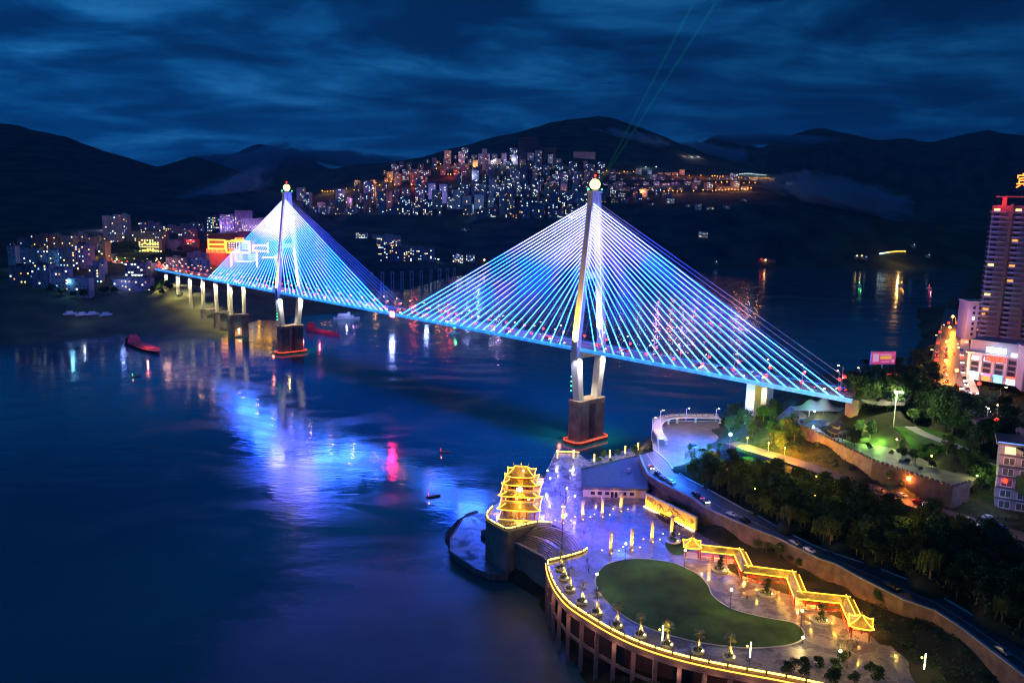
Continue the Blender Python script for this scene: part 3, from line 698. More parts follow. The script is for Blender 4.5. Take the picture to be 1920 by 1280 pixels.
bed = smooth_loop([(p.x, p.y, 0) for p in PL([(1247,1022),(1255,1012),(1275,1008),(1305,1010),(1300,1022),(1285,1036),(1262,1038)], 20.1)])
tag(MB().prism([(p.x, p.y) for p in bed], 20.0, 20.25).build('garden_bed', M_GRASS), kind='structure')
# dry garden between the corridor and the retaining wall is the bank itself
# ---------------------------------------------------------------- LED balustrades
M_BAL = mat('balustrade_stone', (.45, .40, .28), .7, noise=.15, scale=1)
def balustrade(name, pts, label, grp=None, led=True, zt=1.15, postgap=5.2, mled=None):
    r = thing(name, label, 'balustrade', (pts[0].x, pts[0].y, pts[0].z), 0, grp)
    o = pts[0]; q = [(p.x-o.x, p.y-o.y) for p in pts]; zz_ = [p.z - o.z for p in pts]
    MB().wall(q, .22, [z-.02 for z in zz_], [z+.55 for z in zz_]).build('parapet', M_BAL, r)
    if led:
        m = mled or E_YELW
        t = MB(); t.wall(q, .34, [z+.62 for z in zz_], [z+1.0 for z in zz_]); t.build('led_rail', m, r)
    else: MB().wall(q, .3, [z+.95 for z in zz_], [z+1.1 for z in zz_]).build('handrail', M_BAL, r)
    # posts
    acc = 0; pm = MB(); nextp = 0; cnt = 0
    for i in range(len(q)-1):
        a = Vector((*q[i], zz_[i])); b = Vector((*q[i+1], zz_[i+1])); d = (b-a).length
        while nextp <= acc + d:
            c = a.lerp(b, (nextp-acc)/d); k = MB(); k.cbox((c.x, c.y, c.z+zt/2), (.5, .5, zt)); k.cbox((c.x, c.y, c.z+zt+.08), (.62, .62, .16)); k.build('post', mat('post_bronze', (.10, .08, .03), .5, noise=.1), r); cnt += 1
            nextp += postgap
        acc += d
    return r
rl = smooth_line([(p.x, p.y, 20) for p in PL(RAIL, 20)], 4)
balustrade('led_balustrade', rl, 'long curving balustrade glowing yellow along the river edge beside the palm trees')
pl_ = smooth_line([(p.x, p.y, 20) for p in PL(PRAIL[1:], 20)], 2)
balustrade('led_balustrade', pl_, 'glowing yellow balustrade round the terrace in front of the tiered pavilion')
balustrade('led_balustrade', smooth_line([(p.x, p.y, 20) for p in PL([(1027,1053),(1062,1045),(1090,1037),(1101,1030)], 20)], 2), 'short glowing balustrade at the head of the stone steps')
balustrade('led_balustrade', PL([(1043,848),(1086,850)], 20), 'glowing balustrade at the far tip of the plaza between two lit pillars', mled=E_YEL)
balustrade('led_balustrade', PL([(1043,848),(1025,888),(1020,905)], 20), 'dim balustrade along the river side of the promenade north of the pavilion', led=False)
# terrace walls and colonnade to the river
q = [(p.x, p.y) for p in pl_] ; q0 = q[0]
w = thing('terrace_wall', 'tall curved concrete river wall below the tiered pavilion', 'wall', (q0[0], q0[1], 0))
MB().wall([(x-q0[0], y-q0[1]) for x, y in q], .8, -3, 19.3).build('wall_face', M_CONCD, w)
MB().wall([((x-q0[0])*1.0, (y-q0[1])) for x, y in q], 1.4, 19.3, 19.85).build('coping', M_BAL, w)
for i in range(2, len(q)-1, 3): MB().cbox((q[i][0]-q0[0], q[i][1]-q0[1], 8), (1.1, 1.1, 22)).build('buttress', M_CONCD, w)
bw = smooth_line([(p.x, p.y, 0) for p in PL(LOB + [(1029,1070)], 13)], 3); b0 = bw[0]
w = thing('steps_river_wall', 'curved grey river wall under the foot of the stone steps', 'wall', (b0.x, b0.y, 0))
MB().wall([(p.x-b0.x, p.y-b0.y) for p in bw], .9, -3, 14.0).build('wall_face', M_CONCD, w)
MB().wall([(p.x-b0.x, p.y-b0.y) for p in bw], 1.3, 14.0, 14.3).build('coping', M_BAL, w)
e0 = P(952.5, 993, 20)
cl = thing('river_colonnade', 'tall concrete colonnade of pillars and beams holding up the plaza edge above the river', 'colonnade', (rl[0].x, rl[0].y, 0))
o0 = rl[0]; qq = [(p.x-o0.x, p.y-o0.y) for p in rl]
def offset(pts, d):
    o = []
    for i in range(len(pts)):
        a = Vector(pts[max(i-1, 0)]); b = Vector(pts[min(i+1, len(pts)-1)]); t = (b-a).normalized(); o.append((pts[i][0]-t.y*d, pts[i][1]+t.x*d))
    return o
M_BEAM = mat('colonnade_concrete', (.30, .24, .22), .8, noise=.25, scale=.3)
MB().wall(qq, 1.1, 17.0, 19.3).build('edge_beam', M_BEAM, cl)
MB().wall(offset(qq, .2), .6, 9.2, 10.2).build('middle_beam', M_BEAM, cl)
for k_ in range(1, len(qq)-1, 4):
    a_ = offset(qq, -2.6)[k_]; light('edge_beam_fill', (a_[0], a_[1], 15.5), (1, .42, .26), 300, cl, 'POINT', .2)  # added fill lights without fixtures, warming the pillars below the edge
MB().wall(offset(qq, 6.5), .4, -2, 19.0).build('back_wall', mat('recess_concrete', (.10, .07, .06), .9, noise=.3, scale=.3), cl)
MB().wall(offset(qq, -.75), .25, 19.35, 19.6).build('lower_light_line', emit('amber_strip', (1, .42, .04), 5), cl)
acc = 0; nx = 3
for i in range(len(qq)-1):
    a = Vector(qq[i]); b = Vector(qq[i+1]); d = (b-a).length
    while nx <= acc+d:
        c = a.lerp(b, (nx-acc)/d); MB().cbox((c.x, c.y, 7.5), (1.25, 1.25, 19)).build('pillar', M_BEAM, cl); nx += 7.2
    acc += d
# amphitheatre steps
A = smooth_line([(p.x, p.y, 20) for p in PL(UPA, 20)], 3); B = smooth_line([(p.x, p.y, 13) for p in PL(LOB, 13.2)], 3)
st = MB(); NS = 16; zt_ = 20 - .02
for k in range(NS):
    s0, s1 = k/NS, (k+1)/NS; z = 19.85 - k*.42
    if k >= 8: s0 = .5 + .09 + (k-8)/8*.41; s1 = .5+.09+(k-7)/8*.41
    if k == 7: s1 = .59
    for i in range(len(A)-1):
        def pt(s, j): v = A[j].lerp(B[j], s); return (v.x, v.y)
        c = [pt(s0, i), pt(s0, i+1), pt(s1, i+1), pt(s1, i)]; st.prism(c, z-1.2, z)
t_ = st.build('stone_steps', mat('step_stone', (.32, .27, .20), .35, noise=.3, scale=.6)); tag(t_, 'fan-shaped stone steps dropping from the plaza toward the river', 'steps')
ramp = PL([(844,1010),(870,968),(896,959),(935,958),(950,1000),(930,1035),(912,1044),(940,1062),(952,1076),(920,1076),(887,1063),(844,1034)], 3)
tag(MB().prism([(p.x, p.y) for p in ramp], .4, 3).build('boat_landing', M_PAVE), 'low wet stone landing at the water below the terrace wall', 'landing')
rim = PL([(887,1063),(844,1034),(844,1010),(870,968),(896,959)], 3)
tag(MB().wall([(p.x, p.y) for p in rim], .35, 2.9, 3.5).build('landing_kerb', M_CONC), 'low pale kerb round the outer edge of the stone landing', 'kerb')
# ---------------------------------------------------------------- lower road and retaining wall
RWp = PL(ROADW, 28); REp = PL(ROADE, 28)
rd = MB(); n = len(RWp)
vs = [(p.x, p.y, 28) for p in RWp] + [(p.x, p.y, 28) for p in REp] + [(p.x, p.y, 26.5) for p in RWp] + [(p.x, p.y, 26.5) for p in REp]
fs = []
for i in range(n-1): fs += [(i, i+1, n+i+1, n+i), (2*n+i, 3*n+i, 3*n+i+1, 2*n+i+1), (i, 2*n+i, 2*n+i+1, i+1), (n+i, n+i+1, 3*n+i+1, 3*n+i)]
rd.add(vs, fs); struct('lower_road', rd, M_ASPH)
c0 = RWp[0]
rw = thing('retaining_wall', 'long brown retaining wall between the plaza gardens and the lower road', 'wall', (c0.x, c0.y, 19))
qq = [(p.x-c0.x, p.y-c0.y) for p in RWp]
M_RET = mat('retaining_wall_stone', (.15, .10, .08), .85, noise=.35, scale=.4, bump=.4, bscale=2)
MB().wall(qq, .7, -3, 9.0).build('wall_face', M_RET, rw)
MB().wall(qq, 1.0, 9.0, 9.35).build('coping', M_CONC, rw)
kq = offset([(p.x, p.y) for p in REp], 0)
tag(MB().wall(kq, .5, 27.8, 28.35).build('road_kerb', M_PALE), kind='structure')
tag(MB().wall(offset([((a.x*.55+b.x*.45), (a.y*.55+b.y*.45)) for a, b in zip(RWp, REp)], 0), .14, 28.0, 28.012).build('road_marking', M_WHITE), kind='structure')
def strip(name, c, wd, z, m, th=.5):
    """road laid along a pixel-surveyed centre line; z number or list"""
    zs = z if isinstance(z, list) else [z]*len(c)
    p = [P(x, y, zz_) for (x, y), zz_ in zip(c, zs)]
    p = smooth_line([tuple(v) for v in p], 3); q = [(v.x, v.y) for v in p]
    l = offset(q, wd/2); r = offset(q, -wd/2); n = len(q); mb = MB()
    vs = [(*a, v.z) for a, v in zip(l, p)] + [(*a, v.z) for a, v in zip(r, p)] + [(*a, v.z-th) for a, v in zip(l, p)] + [(*a, v.z-th) for a, v in zip(r, p)]
    fs = []
    for i in range(n-1): fs += [(i, n+i, n+i+1, i+1), (i, i+1, 2*n+i+1, 2*n+i), (n+i, 3*n+i, 3*n+i+1, n+i+1)]
    struct(name, mb.add(vs, fs), m); return p
mroad = strip('middle_road', [(1372,829),(1425,846),(1480,862),(1560,888),(1644,917),(1700,938),(1760,958),(1840,982),(1960,1018)], 9, [36,37.6,38,38,38,38,38,38,38], M_ASPH, 1.5)
# turning circle below the overlook, blue lit car park
tag(MB().prism([(p.x, p.y) for p in PL([(1226,850),(1222,815),(1228,797),(1250,790),(1347,790),(1352,812),(1372,830),(1392,850),(1380,868),(1330,872),(1290,872),(1262,880),(1245,862)], 28)], 26, 28.004).build('car_park', mat('wet_asphalt', (.12, .12, .13), .5, noise=.3, scale=.3)), kind='structure')
ov = smooth_line([(p.x, p.y, 28) for p in PL([(1232,832),(1223,815),(1226,800),(1240,792),(1262,788.5),(1300,788),(1346,789)], 28)], 3)
ovz = [Vector((v.x, v.y, 31)) for v in ov]; oq = [(v.x, v.y) for v in ov]
wk = thing('overlook_walkway', 'raised curved walkway on arches inside the overlook balustrade', 'walkway', (0,0,0))
MB().wall(offset(oq, -2.6), 5.0, 30.5, 31).build('deck', M_PALE, wk)
for k_ in range(0, len(oq), 3):
    a_ = offset(oq, -4.6)[k_]; MB().lathe([(.9, 28), (.5, 28.6), (.5, 29.6), (1.1, 30.5)], (a_[0], a_[1], 0), 8).build('arch_pier', M_PALE, wk)
balustrade('overlook_balustrade', ovz, 'pale stone balustrade curving round the blue-lit overlook above the river', led=False, postgap=3.4)
rr = thing('overlook_wall', 'curved river wall under the blue-lit overlook', 'wall', (ov[0].x, ov[0].y, 20))
MB().wall([(p.x-ov[0].x, p.y-ov[0].y) for p in ov], .8, -12, 7.98).build('wall_face', M_PALE, rr)
# raised inner ring walkway with arches
# ---------------------------------------------------------------- park terraces
PK = [(1451,786),(1498,800),(1550,823),(1636,866),(1787,916),(1818,907),(1842,885),(1760,835),(1690,805),(1640,785),(1575,765),(1480,762)]
tag(MB().prism([(p.x, p.y) for p in PL(PK, 46)], 44, 46).build('park_terrace', mat('park_paving', (.18, .16, .13), .6, noise=.3, scale=.2)), kind='structure')
pw = PL(PK[:6], 46); c0 = pw[0]
rw = thing('park_wall', 'dark stone wall with crenellated parapet holding up the park terrace', 'wall', (c0.x, c0.y, 40))
q = [(p.x-c0.x, p.y-c0.y) for p in pw]
MB().wall(q, .8, -3, 6.8).build('wall_face', M_RET, rw)
acc = 0; nx = 0; cr_ = MB()
for i in range(len(q)-1):
    a = Vector(q[i]); b = Vector(q[i+1]); d = (b-a).length
    while nx <= acc+d:
        c = a.lerp(b, (nx-acc)/d); cr_.cbox((c.x, c.y, 7.15), (.9, .9, .7)); nx += 2.2
    acc += d
tag(cr_.build('crenellation', M_RET, rw), kind='stuff')
UP = [(1652,772),(1690,757),(1712,762),(1748,800),(1800,822),(1880,858),(1960,895),(1950,915),(1872,872),(1790,838),(1730,832),(1700,812),(1652,790)]
tag(MB().prism([(p.x, p.y) for p in PL(UP, 52)], 46, 52).build('upper_park_lawn', M_GRASS), kind='structure')
ex = [S(*bl(XR + t_, 0, 62.4)) for t_ in (1, 12)]
strip('upper_park_path', [(1658,778),(1690,790),(1730,812),(1766,826),(1820,846),(1890,876)], 5.5, 52.15, mat('upper_paving', (.27, .27, .24), .65, noise=.25, scale=.2), .3)
street = strip('riverside_street', ex + [(1690,722),(1735,720),(1775,722),(1815,745),(1850,780),(1890,806),(1960,850)], 15, 62.6, mat('street_asphalt', (.09, .08, .075), .4, noise=.3, scale=.2), 1.5)
strip('main_street', [(1790,735),(1783,700),(1783,660),(1788,630),(1792,600),(1796,580)], 20, 62.8, mat('street_asphalt', (.09,.08,.075)), 1.5)
strip('street_pavement', [(1826,735),(1812,700),(1808,660),(1810,630),(1812,600)], 5, 63.0, M_PALE, 1)
# ================================================================ plaza: tiered pavilion
def hip_roof(hw, hd, tw, td, z0, z1, up=.8, nv=9, nk=5, ribs=True, th=.22):
    """concave hipped skirt roof with upturned corners; returns (roof, led lines)"""
    mb = MB(); led = MB(); 
    def pt(sd, v, k, dz=0):
        t = k; prof = t**1.35  # concave
        w = lerp(hw, tw, t); d = lerp(hd, td, t)
        z = lerp(z0, z1, prof) + up * abs(v)**5 * (1-t)**2 + dz
        e = 1 + .07*abs(v)**5*(1-t)
        return {0: (v*w*e, -d*e, z), 1: (w*e, v*d*e, z), 2: (-v*w*e, d*e, z), 3: (-w*e, -v*d*e, z)}[sd]
    for sd in range(4):
        vs = []; fs = []
        for dz in (0, -th):
            for k in range(nk+1):
                for j in range(nv): vs.append(pt(sd, -1+2*j/(nv-1), k/nk, dz))
        n = nv*(nk+1)
        for k in range(nk):
            for j in range(nv-1):
                a = k*nv+j; fs.append((a, a+1, a+nv+1, a+nv)); fs.append((n+a, n+a+nv, n+a+nv+1, n+a+1))
        for j in range(nv-1): fs.append((j, n+j, n+j+1, j+1))
        mb.add(vs, fs)
        if ribs:
            L_ = hw if sd % 2 == 0 else hd; m = max(4, int(2*L_/.75))
            for j in range(1, m):
                v = -1 + 2*j/m
                pr = [Vector(pt(sd, v, k/3, .05)) for k in range(4)]
                for a, b in zip(pr, pr[1:]): mb.tube(a, b, .09, .09, 4, False)
        for j in range(8):
            led.tube(pt(sd, -1+j/4, 0, .1), pt(sd, -1+(j+1)/4, 0, .1), .13, .13, 5, False)
        for k in range(4): led.tube(pt(sd, 1, k/4, .22), pt(sd, 1, (k+1)/4, .22), .13, .13, 5, False)
    return mb, led
def storey(root, hw, hd, z0, z1, bay=2.4, rail=True):
    w = MB(); w.box(-hw+.5, -hd+.5, z0, hw-.5, hd-.5, z1); w.build('wall', M_RED, root)
    nx = max(2, int(2*hw/bay)); ny = max(2, int(2*hd/bay))
    cpos = [(-hw+2*hw*i/nx, s*hd) for i in range(nx+1) for s in (-1, 1)] + [(s*hw, -hd+2*hd*i/ny) for i in range(1, ny) for s in (-1, 1)]
    for x, y in cpos: MB().tube((x, y, z0), (x, y, z1), .2, .2, 8).build('column', M_RED, root)
    for i in range(nx):
        x = -hw+2*hw*(i+.5)/nx; MB().box(x-.55, -hd+.42, z0+1, x+.55, -hd+.5, z1-.6).build('window', E_WY if i % 2 else M_GLASS, root)
    for i in range(ny):
        y = -hd+2*hd*(i+.5)/ny; MB().box(hw-.5, y-.55, z0+1, hw-.42, y+.55, z1-.6).build('window', E_WO if i % 2 else M_GLASS, root)
    if rail:
        e = .9; q = [(-hw-e, -hd-e), (hw+e, -hd-e), (hw+e, hd+e), (-hw-e, hd+e), (-hw-e, -hd-e)]
        MB().box(-hw-e, -hd-e, z0-.2, hw+e, hd+e, z0).build('balcony_floor', M_CREAM, root)
        g = MB(); g.wall(q, .12, z0+.1, z0+.75); g.build('balcony_rail', M_CREAM, root)
        g = MB(); g.wall(q, .16, z0+.85, z0+.98); g.build('balcony_light', emit('yellow_led_soft', (1, .5, .04), 3), root)
pc = P(975, 966, 20); PVR = R(-5)
pv = thing('tiered_pavilion', 'four-roofed Chinese pavilion outlined in glowing yellow lights on the terrace above the water', 'pavilion', pc, PVR, None, (1, 1, .93))
MB().box(-8.2, -7.4, 0, 8.2, 7.4, .9).box(-2, -8.6, 0, 2, -7.4, .45).build('podium', M_PALE, pv)
MB().wall([(-8.2,-7.4),(8.2,-7.4),(8.2,7.4),(-8.2,7.4),(-8.2,-7.4)], .2, .92, 1.1).build('podium_light', emit('yellow_led_soft', (1, .5, .04), 3), pv)
MB().box(-5, -4.4, .9, 5, 4.4, 5.2).build('wall', M_CREAM, pv)
for i in range(5):
    for s in (-1, 1): MB().tube((-6.4+3.2*i, s*5.8, .9), (-6.4+3.2*i, s*5.8, 5.4), .26, .26, 8).build('column', M_RED, pv)
for i in range(1, 4):
    for s in (-1, 1): MB().tube((s*6.4, -5.8+2.9*i, .9), (s*6.4, -5.8+2.9*i, 5.4), .26, .26, 8).build('column', M_RED, pv)
def roofset(a, nm='roof'):
    m, l = hip_roof(*a); m.build(nm, M_TILE, pv); l.build('led_outline', E_YEL, pv)
roofset((8.4, 7.8, 5.2, 4.6, 5.3, 7.9, .9))
storey(pv, 5.0, 4.4, 7.9, 11.0)
m, l = hip_roof(2.4, 1.5, 1.2, .2, 11.0, 12.2, .4, ribs=False)
m.v = [(x, y-5.4, z) for x, y, z in m.v]; l.v = [(x, y-5.4, z) for x, y, z in l.v]; m.build('porch_roof', M_TILE, pv); l.build('led_outline', E_YEL, pv)
roofset((8.0, 7.4, 5.0, 4.4, 11.4, 12.9, .7))
storey(pv, 4.6, 4.0, 12.9, 16.0)
roofset((6.9, 6.3, 4.4, 3.8, 16.2, 18.2, .8))
MB().box(-4.1, -3.5, 18.2, 4.1, 3.5, 19.6).build('wall', M_RED, pv)
roofset((5.7, 5.1, 2.6, .25, 19.5, 22.6, .9))
r_ = MB(); r_.box(-2.8, -.28, 22.5, 2.8, .28, 23.1)
for s in (-1, 1): r_.tube((s*2.7, 0, 22.8), (s*3.3, 0, 24.3), .3, .12, 6); r_.tube((s*3.3, 0, 24.3), (s*2.9, 0, 24.8), .12, .05, 6)
r_.lathe([(.35, 23.1), (.5, 23.5), (.2, 24), (.3, 24.3), (.05, 25)], n=10); r_.build('ridge_ornament', M_TILE, pv)
MB().tube((-2.6, -.3, 23.2), (2.6, -.3, 23.2), .16, n=5).build('ridge_light', E_YEL, pv)
MB().box(-1.2, -6.0, 13.6, 1.2, -5.9, 15.2).build('lit_plaque', emit('plaque_white', (.9, .9, 1), 3), pv)
for z, e, pw in ((1.5, 9.6, 1400), (8.8, 7.6, 1100), (13.6, 7.4, 1100), (18.9, 6.6, 900)):
    for sx, sy in ((0, -1), (1, 0), (-1, 0), (0, 1)):
        light('pavilion_floodlight', (sx*e, sy*e, z), (1, .50, .05), pw*.8, pv, 'POINT', .3)
for z in (4.6, 10.6, 15.6): light('eave_lamp', (0, -6.6, z), (1, .6, .2), 350, pv, 'POINT', .2)
light('pavilion_floodlight', (0, -3.4, 25.2), (1, .6, .15), 900, pv, 'POINT', .3)
MB().ball((1.2, -3.2, 22.2), .42, 8, 6).build('roof_spotlight', E_WARM, pv)
# ---------------------------------------------------------------- lit columns
def col_proto():
    r = thing('carved_column', 'x', 'column', (0,0,0), 0, 'lit carved columns standing on the plaza')
    c = MB(); c.lathe([(1.0, 0), (1.0, .35), (.75, .5), (.75, .7)], n=12); c.build('plinth', M_STONE, r)
    c = MB(); c.lathe([(.62, .7), (.58, 3), (.56, 6.2)], n=12)
    for k in range(60):
        a = k*.55; z = .9 + k*.087; c.ball((.58*math.cos(a), .58*math.sin(a), z), .13, 5, 4)
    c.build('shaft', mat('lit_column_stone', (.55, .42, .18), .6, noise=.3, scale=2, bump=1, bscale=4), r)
    c = MB(); c.lathe([(.6, 6.2), (.95, 6.35), (.95, 6.6), (.6, 6.75), (.75, 7.0), (.3, 7.2)], n=12); c.build('capital', M_STONE, r)
    return r
COLS = [(1055.7,978,'first from the left in the far row'),(1092.5,971,'second from the left in the far row'),(1129,966.6,'third from the left in the far row'),(1163.6,956,'nearest the dark-roofed building in the far row'),
        (1145,1034,'first from the left in the near row'),(1184,1028,'second from the left in the near row'),(1222,1013,'third from the left in the near row'),(1258.7,1003,'right end of the near row by the garden bed')]
CP = col_proto(); reg(CP)
GL = thing('ground_uplight', 'x', 'ground light', (0,0,0), 0, 'small round ground lights at the feet of the plaza columns'); MB().lathe([(.28, 0), (.28, .25), (.2, .4)], n=8).build('housing', M_DKMET, GL); MB().ball((0,0,.5), .26, 8, 5).build('lens', E_YELW, GL); reg(GL); gi = 0
for i, (x, y, w) in enumerate(COLS):
    q = P(x, y, 20); lab = 'yellow-lit carved stone column, ' + w
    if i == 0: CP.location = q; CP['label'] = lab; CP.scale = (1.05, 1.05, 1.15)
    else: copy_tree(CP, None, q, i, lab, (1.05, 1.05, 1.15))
    for j, (dx, dy, nm) in enumerate(((-3.2, .2, 'left'), (3.2, .2, 'right'), (0, -2.6, 'front'))):
        g = Vector((q.x+dx, q.y+dy, 20)); lb = '%s ground light of the plaza column that is %s' % (nm, w.replace('from the left ', 'from left '))
        lb = ' '.join(lb.split()[:16])
        if gi == 0: GL.location = g; GL['label'] = lb
        else: copy_tree(GL, None, g, 0, lb)
        gi += 1
    for dx, dy in ((-2.2, -1.6), (2.2, -1.6)): light('column_uplight', (q.x+dx, q.y+dy, 20.5), (1, .56, .03), 9000, None, 'SPOT', .2, 55, (q.x, q.y, 24), .8)
# ---------------------------------------------------------------- relief wall
a = P(1210, 949, 20); b = P(1303, 995, 20); d = (b-a).normalized(); ln = (b-a).length; ang = math.atan2(d.y, d.x)
rl_ = thing('relief_wall', 'gold-lit carved relief wall with a dragon-and-cloud frieze beside the plaza', 'relief wall', a, ang)
MB().box(0, 0, 0, ln, .8, 5.6).build('wall_slab', mat('gold_lit_stone', (.55, .36, .05), .55, noise=.3, scale=1.5, bump=1, bscale=3), rl_)  # gold tint paints the yellow light into the stone colour
MB().box(-.15, -.12, 5.6, ln+.15, .9, 5.9).box(-.2, -.1, 0, 0, .9, 5.6).box(ln, -.1, 0, ln+.2, .9, 5.6).build('frame', M_BAL, rl_)
rc = MB(); rnd = random.Random(3)
for i in range(150):
    x = rnd.uniform(1, ln-1); z = 2.9 + 1.4*math.sin(x*.45) + rnd.gauss(0, .6); z = max(.9, min(4.9, z)); r0 = rnd.uniform(.15, .4)
    pts = [(x + r0*(1-t/9)*math.cos(t), -.06, z + r0*(1-t/9)*math.sin(t)) for t in range(7)]
    rc.path(pts, .09, 4)
dr = [(1.5 + (ln-3)*t/40, -.1, 2.9 + 1.1*math.sin(t*.7)) for t in range(41)]; rc.path(dr, .2, 5)
rc.build('carved_relief', mat('bronze_relief', (.16, .11, .03), .5, noise=.3, scale=2), rl_)
MB().box(-.2, -.9, .05, ln+.2, -.6, .45).build('led_strip', emit('warm_floor_led', (1, .85, .4), 6), rl_)
for k in range(7): light('relief_light', (ln*(k+.5)/7, -2.2, .5), (1, .52, .01), 2600, rl_, 'SPOT', .3, 120, None); 
for o in [x for x in COL.objects if x.name.startswith('relief_light')]: o.rotation_euler = (R(115), 0, 0)
# ---------------------------------------------------------------- dark roofed building
ba = P(1093, 931, 20); bb = P(1211, 934, 20); d = (bb-ba).normalized(); ln = (bb-ba).length; ang = math.atan2(d.y, d.x)
bh = thing('low_hall', 'low cream hall with a big dark tapering roof at the back of the plaza', 'building', ba, ang)
far = P(1203, 853, 24.5); fl = P(1092, 880, 24.5)
loc = lambda v: (Matrix.Rotation(-ang, 3, 'Z') @ (v - Vector((ba.x, ba.y, 20))))
f1 = loc(far); f2 = loc(fl)
foot = [(0, 0), (ln, 0), (f1.x, f1.y), (f2.x, f2.y)]
MB().prism(foot, 0, 3.9).build('wall', M_CREAM, bh)
rf = MB(); e = [(-.6, -1.4), (ln+.6, -1.4), (f1.x+.5, f1.y+.4), (f2.x-.6, f2.y+.4)]
rf.prism(e, 3.9, 4.3); rf.build('roof', M_TILEG, bh)
MB().wall(e + [e[0]], .35, 4.3, 5.0).build('parapet', M_TILEG, bh)
rf = MB(); rf.prism([(-.6,-1.5),(ln+.6,-1.5),(ln+.3,1.4),(-.3,1.4)], 5.02, 5.1).build('roof_skirt', mat('roof_slate', (.07,.065,.08), .6, noise=.2), bh)
for i, x in enumerate((.12, .23, .35, .62, .74)):
    MB().box(ln*x, -.08, 1.2, ln*x+1.9, -.01, 2.7).build('window', M_GLASS, bh)
    MB().wall([(ln*x-.1, -.06), (ln*x+2.0, -.06)], .16, 2.7, 2.85).build('window_lintel', M_PALE, bh)
for x in (.44, .5): MB().box(ln*x, -.08, .1, ln*x+1.3, -.01, 2.7).build('door', M_GLASS, bh)
for x in (.2, .5, .8): light('hall_lamp', (ln*x, -3, 3.4), (1, .45, .14), 260, bh, 'POINT', .3)
MB().cbox((ln*.82, f1.y*.45, 5.4), (1.6, 1.6, 2.0)).build('roof_vent', M_STEEL, bh)
# ---------------------------------------------------------------- zigzag corridor
ZZ = [(1300,1016),(1314.6,1021),(1387.5,1029),(1402,1060),(1486.5,1070.7),(1502,1108.4),(1588,1117.5),(1607,1158)]
zp = [P(x, y, 25.2) for x, y in ZZ]
zc = thing('zigzag_corridor', 'zigzag covered corridor with yellow-lit tiled roof and red posts', 'covered corridor', (zp[0].x, zp[0].y, 20))
o0 = Vector((zp[0].x, zp[0].y, 0)); zq = [Vector((p.x, p.y, 0)) - o0 for p in zp]
M_TILEL = mat('lit_corridor_tile', (.46, .34, .10), .45, noise=.3, scale=1.2, bump=.5, bscale=5)
for i, (a, b) in enumerate(zip(zq[1:], zq[2:])):
    d = (b-a).normalized(); n_ = Vector((-d.y, d.x, 0)); L0 = (b-a).length; e = .2
    a2 = a - d*(1.2 if i else 0); b2 = b + d*(1.2 if i < 5 else 0)
    prof = [(-2.3, 3.7), (-1.2, 4.25), (0, 5.1), (1.2, 4.25), (2.3, 3.7)]
    rf = MB(); vs = []
    for th in (0, -.2):
        for p in (a2, b2):
            for w, z in prof: vs.append((p.x+n_.x*w, p.y+n_.y*w, z+th+.003*i))
    fs = []
    for k in range(4): fs += [(k, k+1, 5+k+1, 5+k), (10+k, 15+k, 15+k+1, 10+k+1)]
    fs += [(0, 5, 15, 10), (4, 14, 19, 9)] + [(k, 10+k, 11+k, k+1) for k in range(4)] + [(5+k, 6+k, 16+k, 15+k) for k in range(4)]
    rf.add(vs, fs)
    m = int((b2-a2).length/.7)
    for j in range(m):
        p = a2 + d*(j+.5)*.7
        for s in (-1, 1): rf.tube((p.x+n_.x*s*2.3, p.y+n_.y*s*2.3, 3.78), (p.x+n_.x*s*.1, p.y+n_.y*s*.1, 5.1), .09, .09, 4, False)
    rf.build('roof', M_TILEL, zc)
    l = MB(); l.tube((a2.x, a2.y, 5.3), (b2.x, b2.y, 5.3), .1, n=5); l.build('ridge_light', E_YEL, zc)
    for s in (-1, 1): MB().tube((a2.x+n_.x*s*2.38, a2.y+n_.y*s*2.38, 3.72), (b2.x+n_.x*s*2.38, b2.y+n_.y*s*2.38, 3.72), .11, n=5).build('eave_light', E_YEL, zc)
    k = max(2, int(L0/3.6))
    for j in range(k+1):
        for s in (-1, 1):
            p = a + (b-a)*(j/k) + n_*s*1.75
            if i and j == 0: continue
            MB().tube((p.x, p.y, 0), (p.x, p.y, 3.75), .17, n=6).build('post', M_RED, zc)
    for s in (-1, 1):
        q = [(a+n_*s*1.75).to_2d(), (b+n_*s*1.75).to_2d()]
        f = MB(); f.wall(q, .35, .42, .55); f.wall(q, .06, .8, .88); f.wall(q, .06, 1.1, 1.2); f.wall(q, .08, 3.2, 3.5); f.build('bench_rail', M_RED, zc)
    q = [(a+n_*0).to_2d(), (b).to_2d()]
    MB().wall(q, 3.9, .0, .18+.002*i).build('floor', M_PALE, zc)
    for j in range(max(2, int(L0/5))):
        p = a + (b-a)*((j+.5)/max(2, int(L0/5)))
        light('corridor_lamp', (p.x, p.y, 3.3), (1, .30, .04), 2000, zc, 'POINT', .2)
        for s in (-1, 1): light('corridor_lamp', (p.x+n_.x*s*3.0, p.y+n_.y*s*3.0, 6.4), (1, .55, .05), 420, zc, 'POINT', .2)
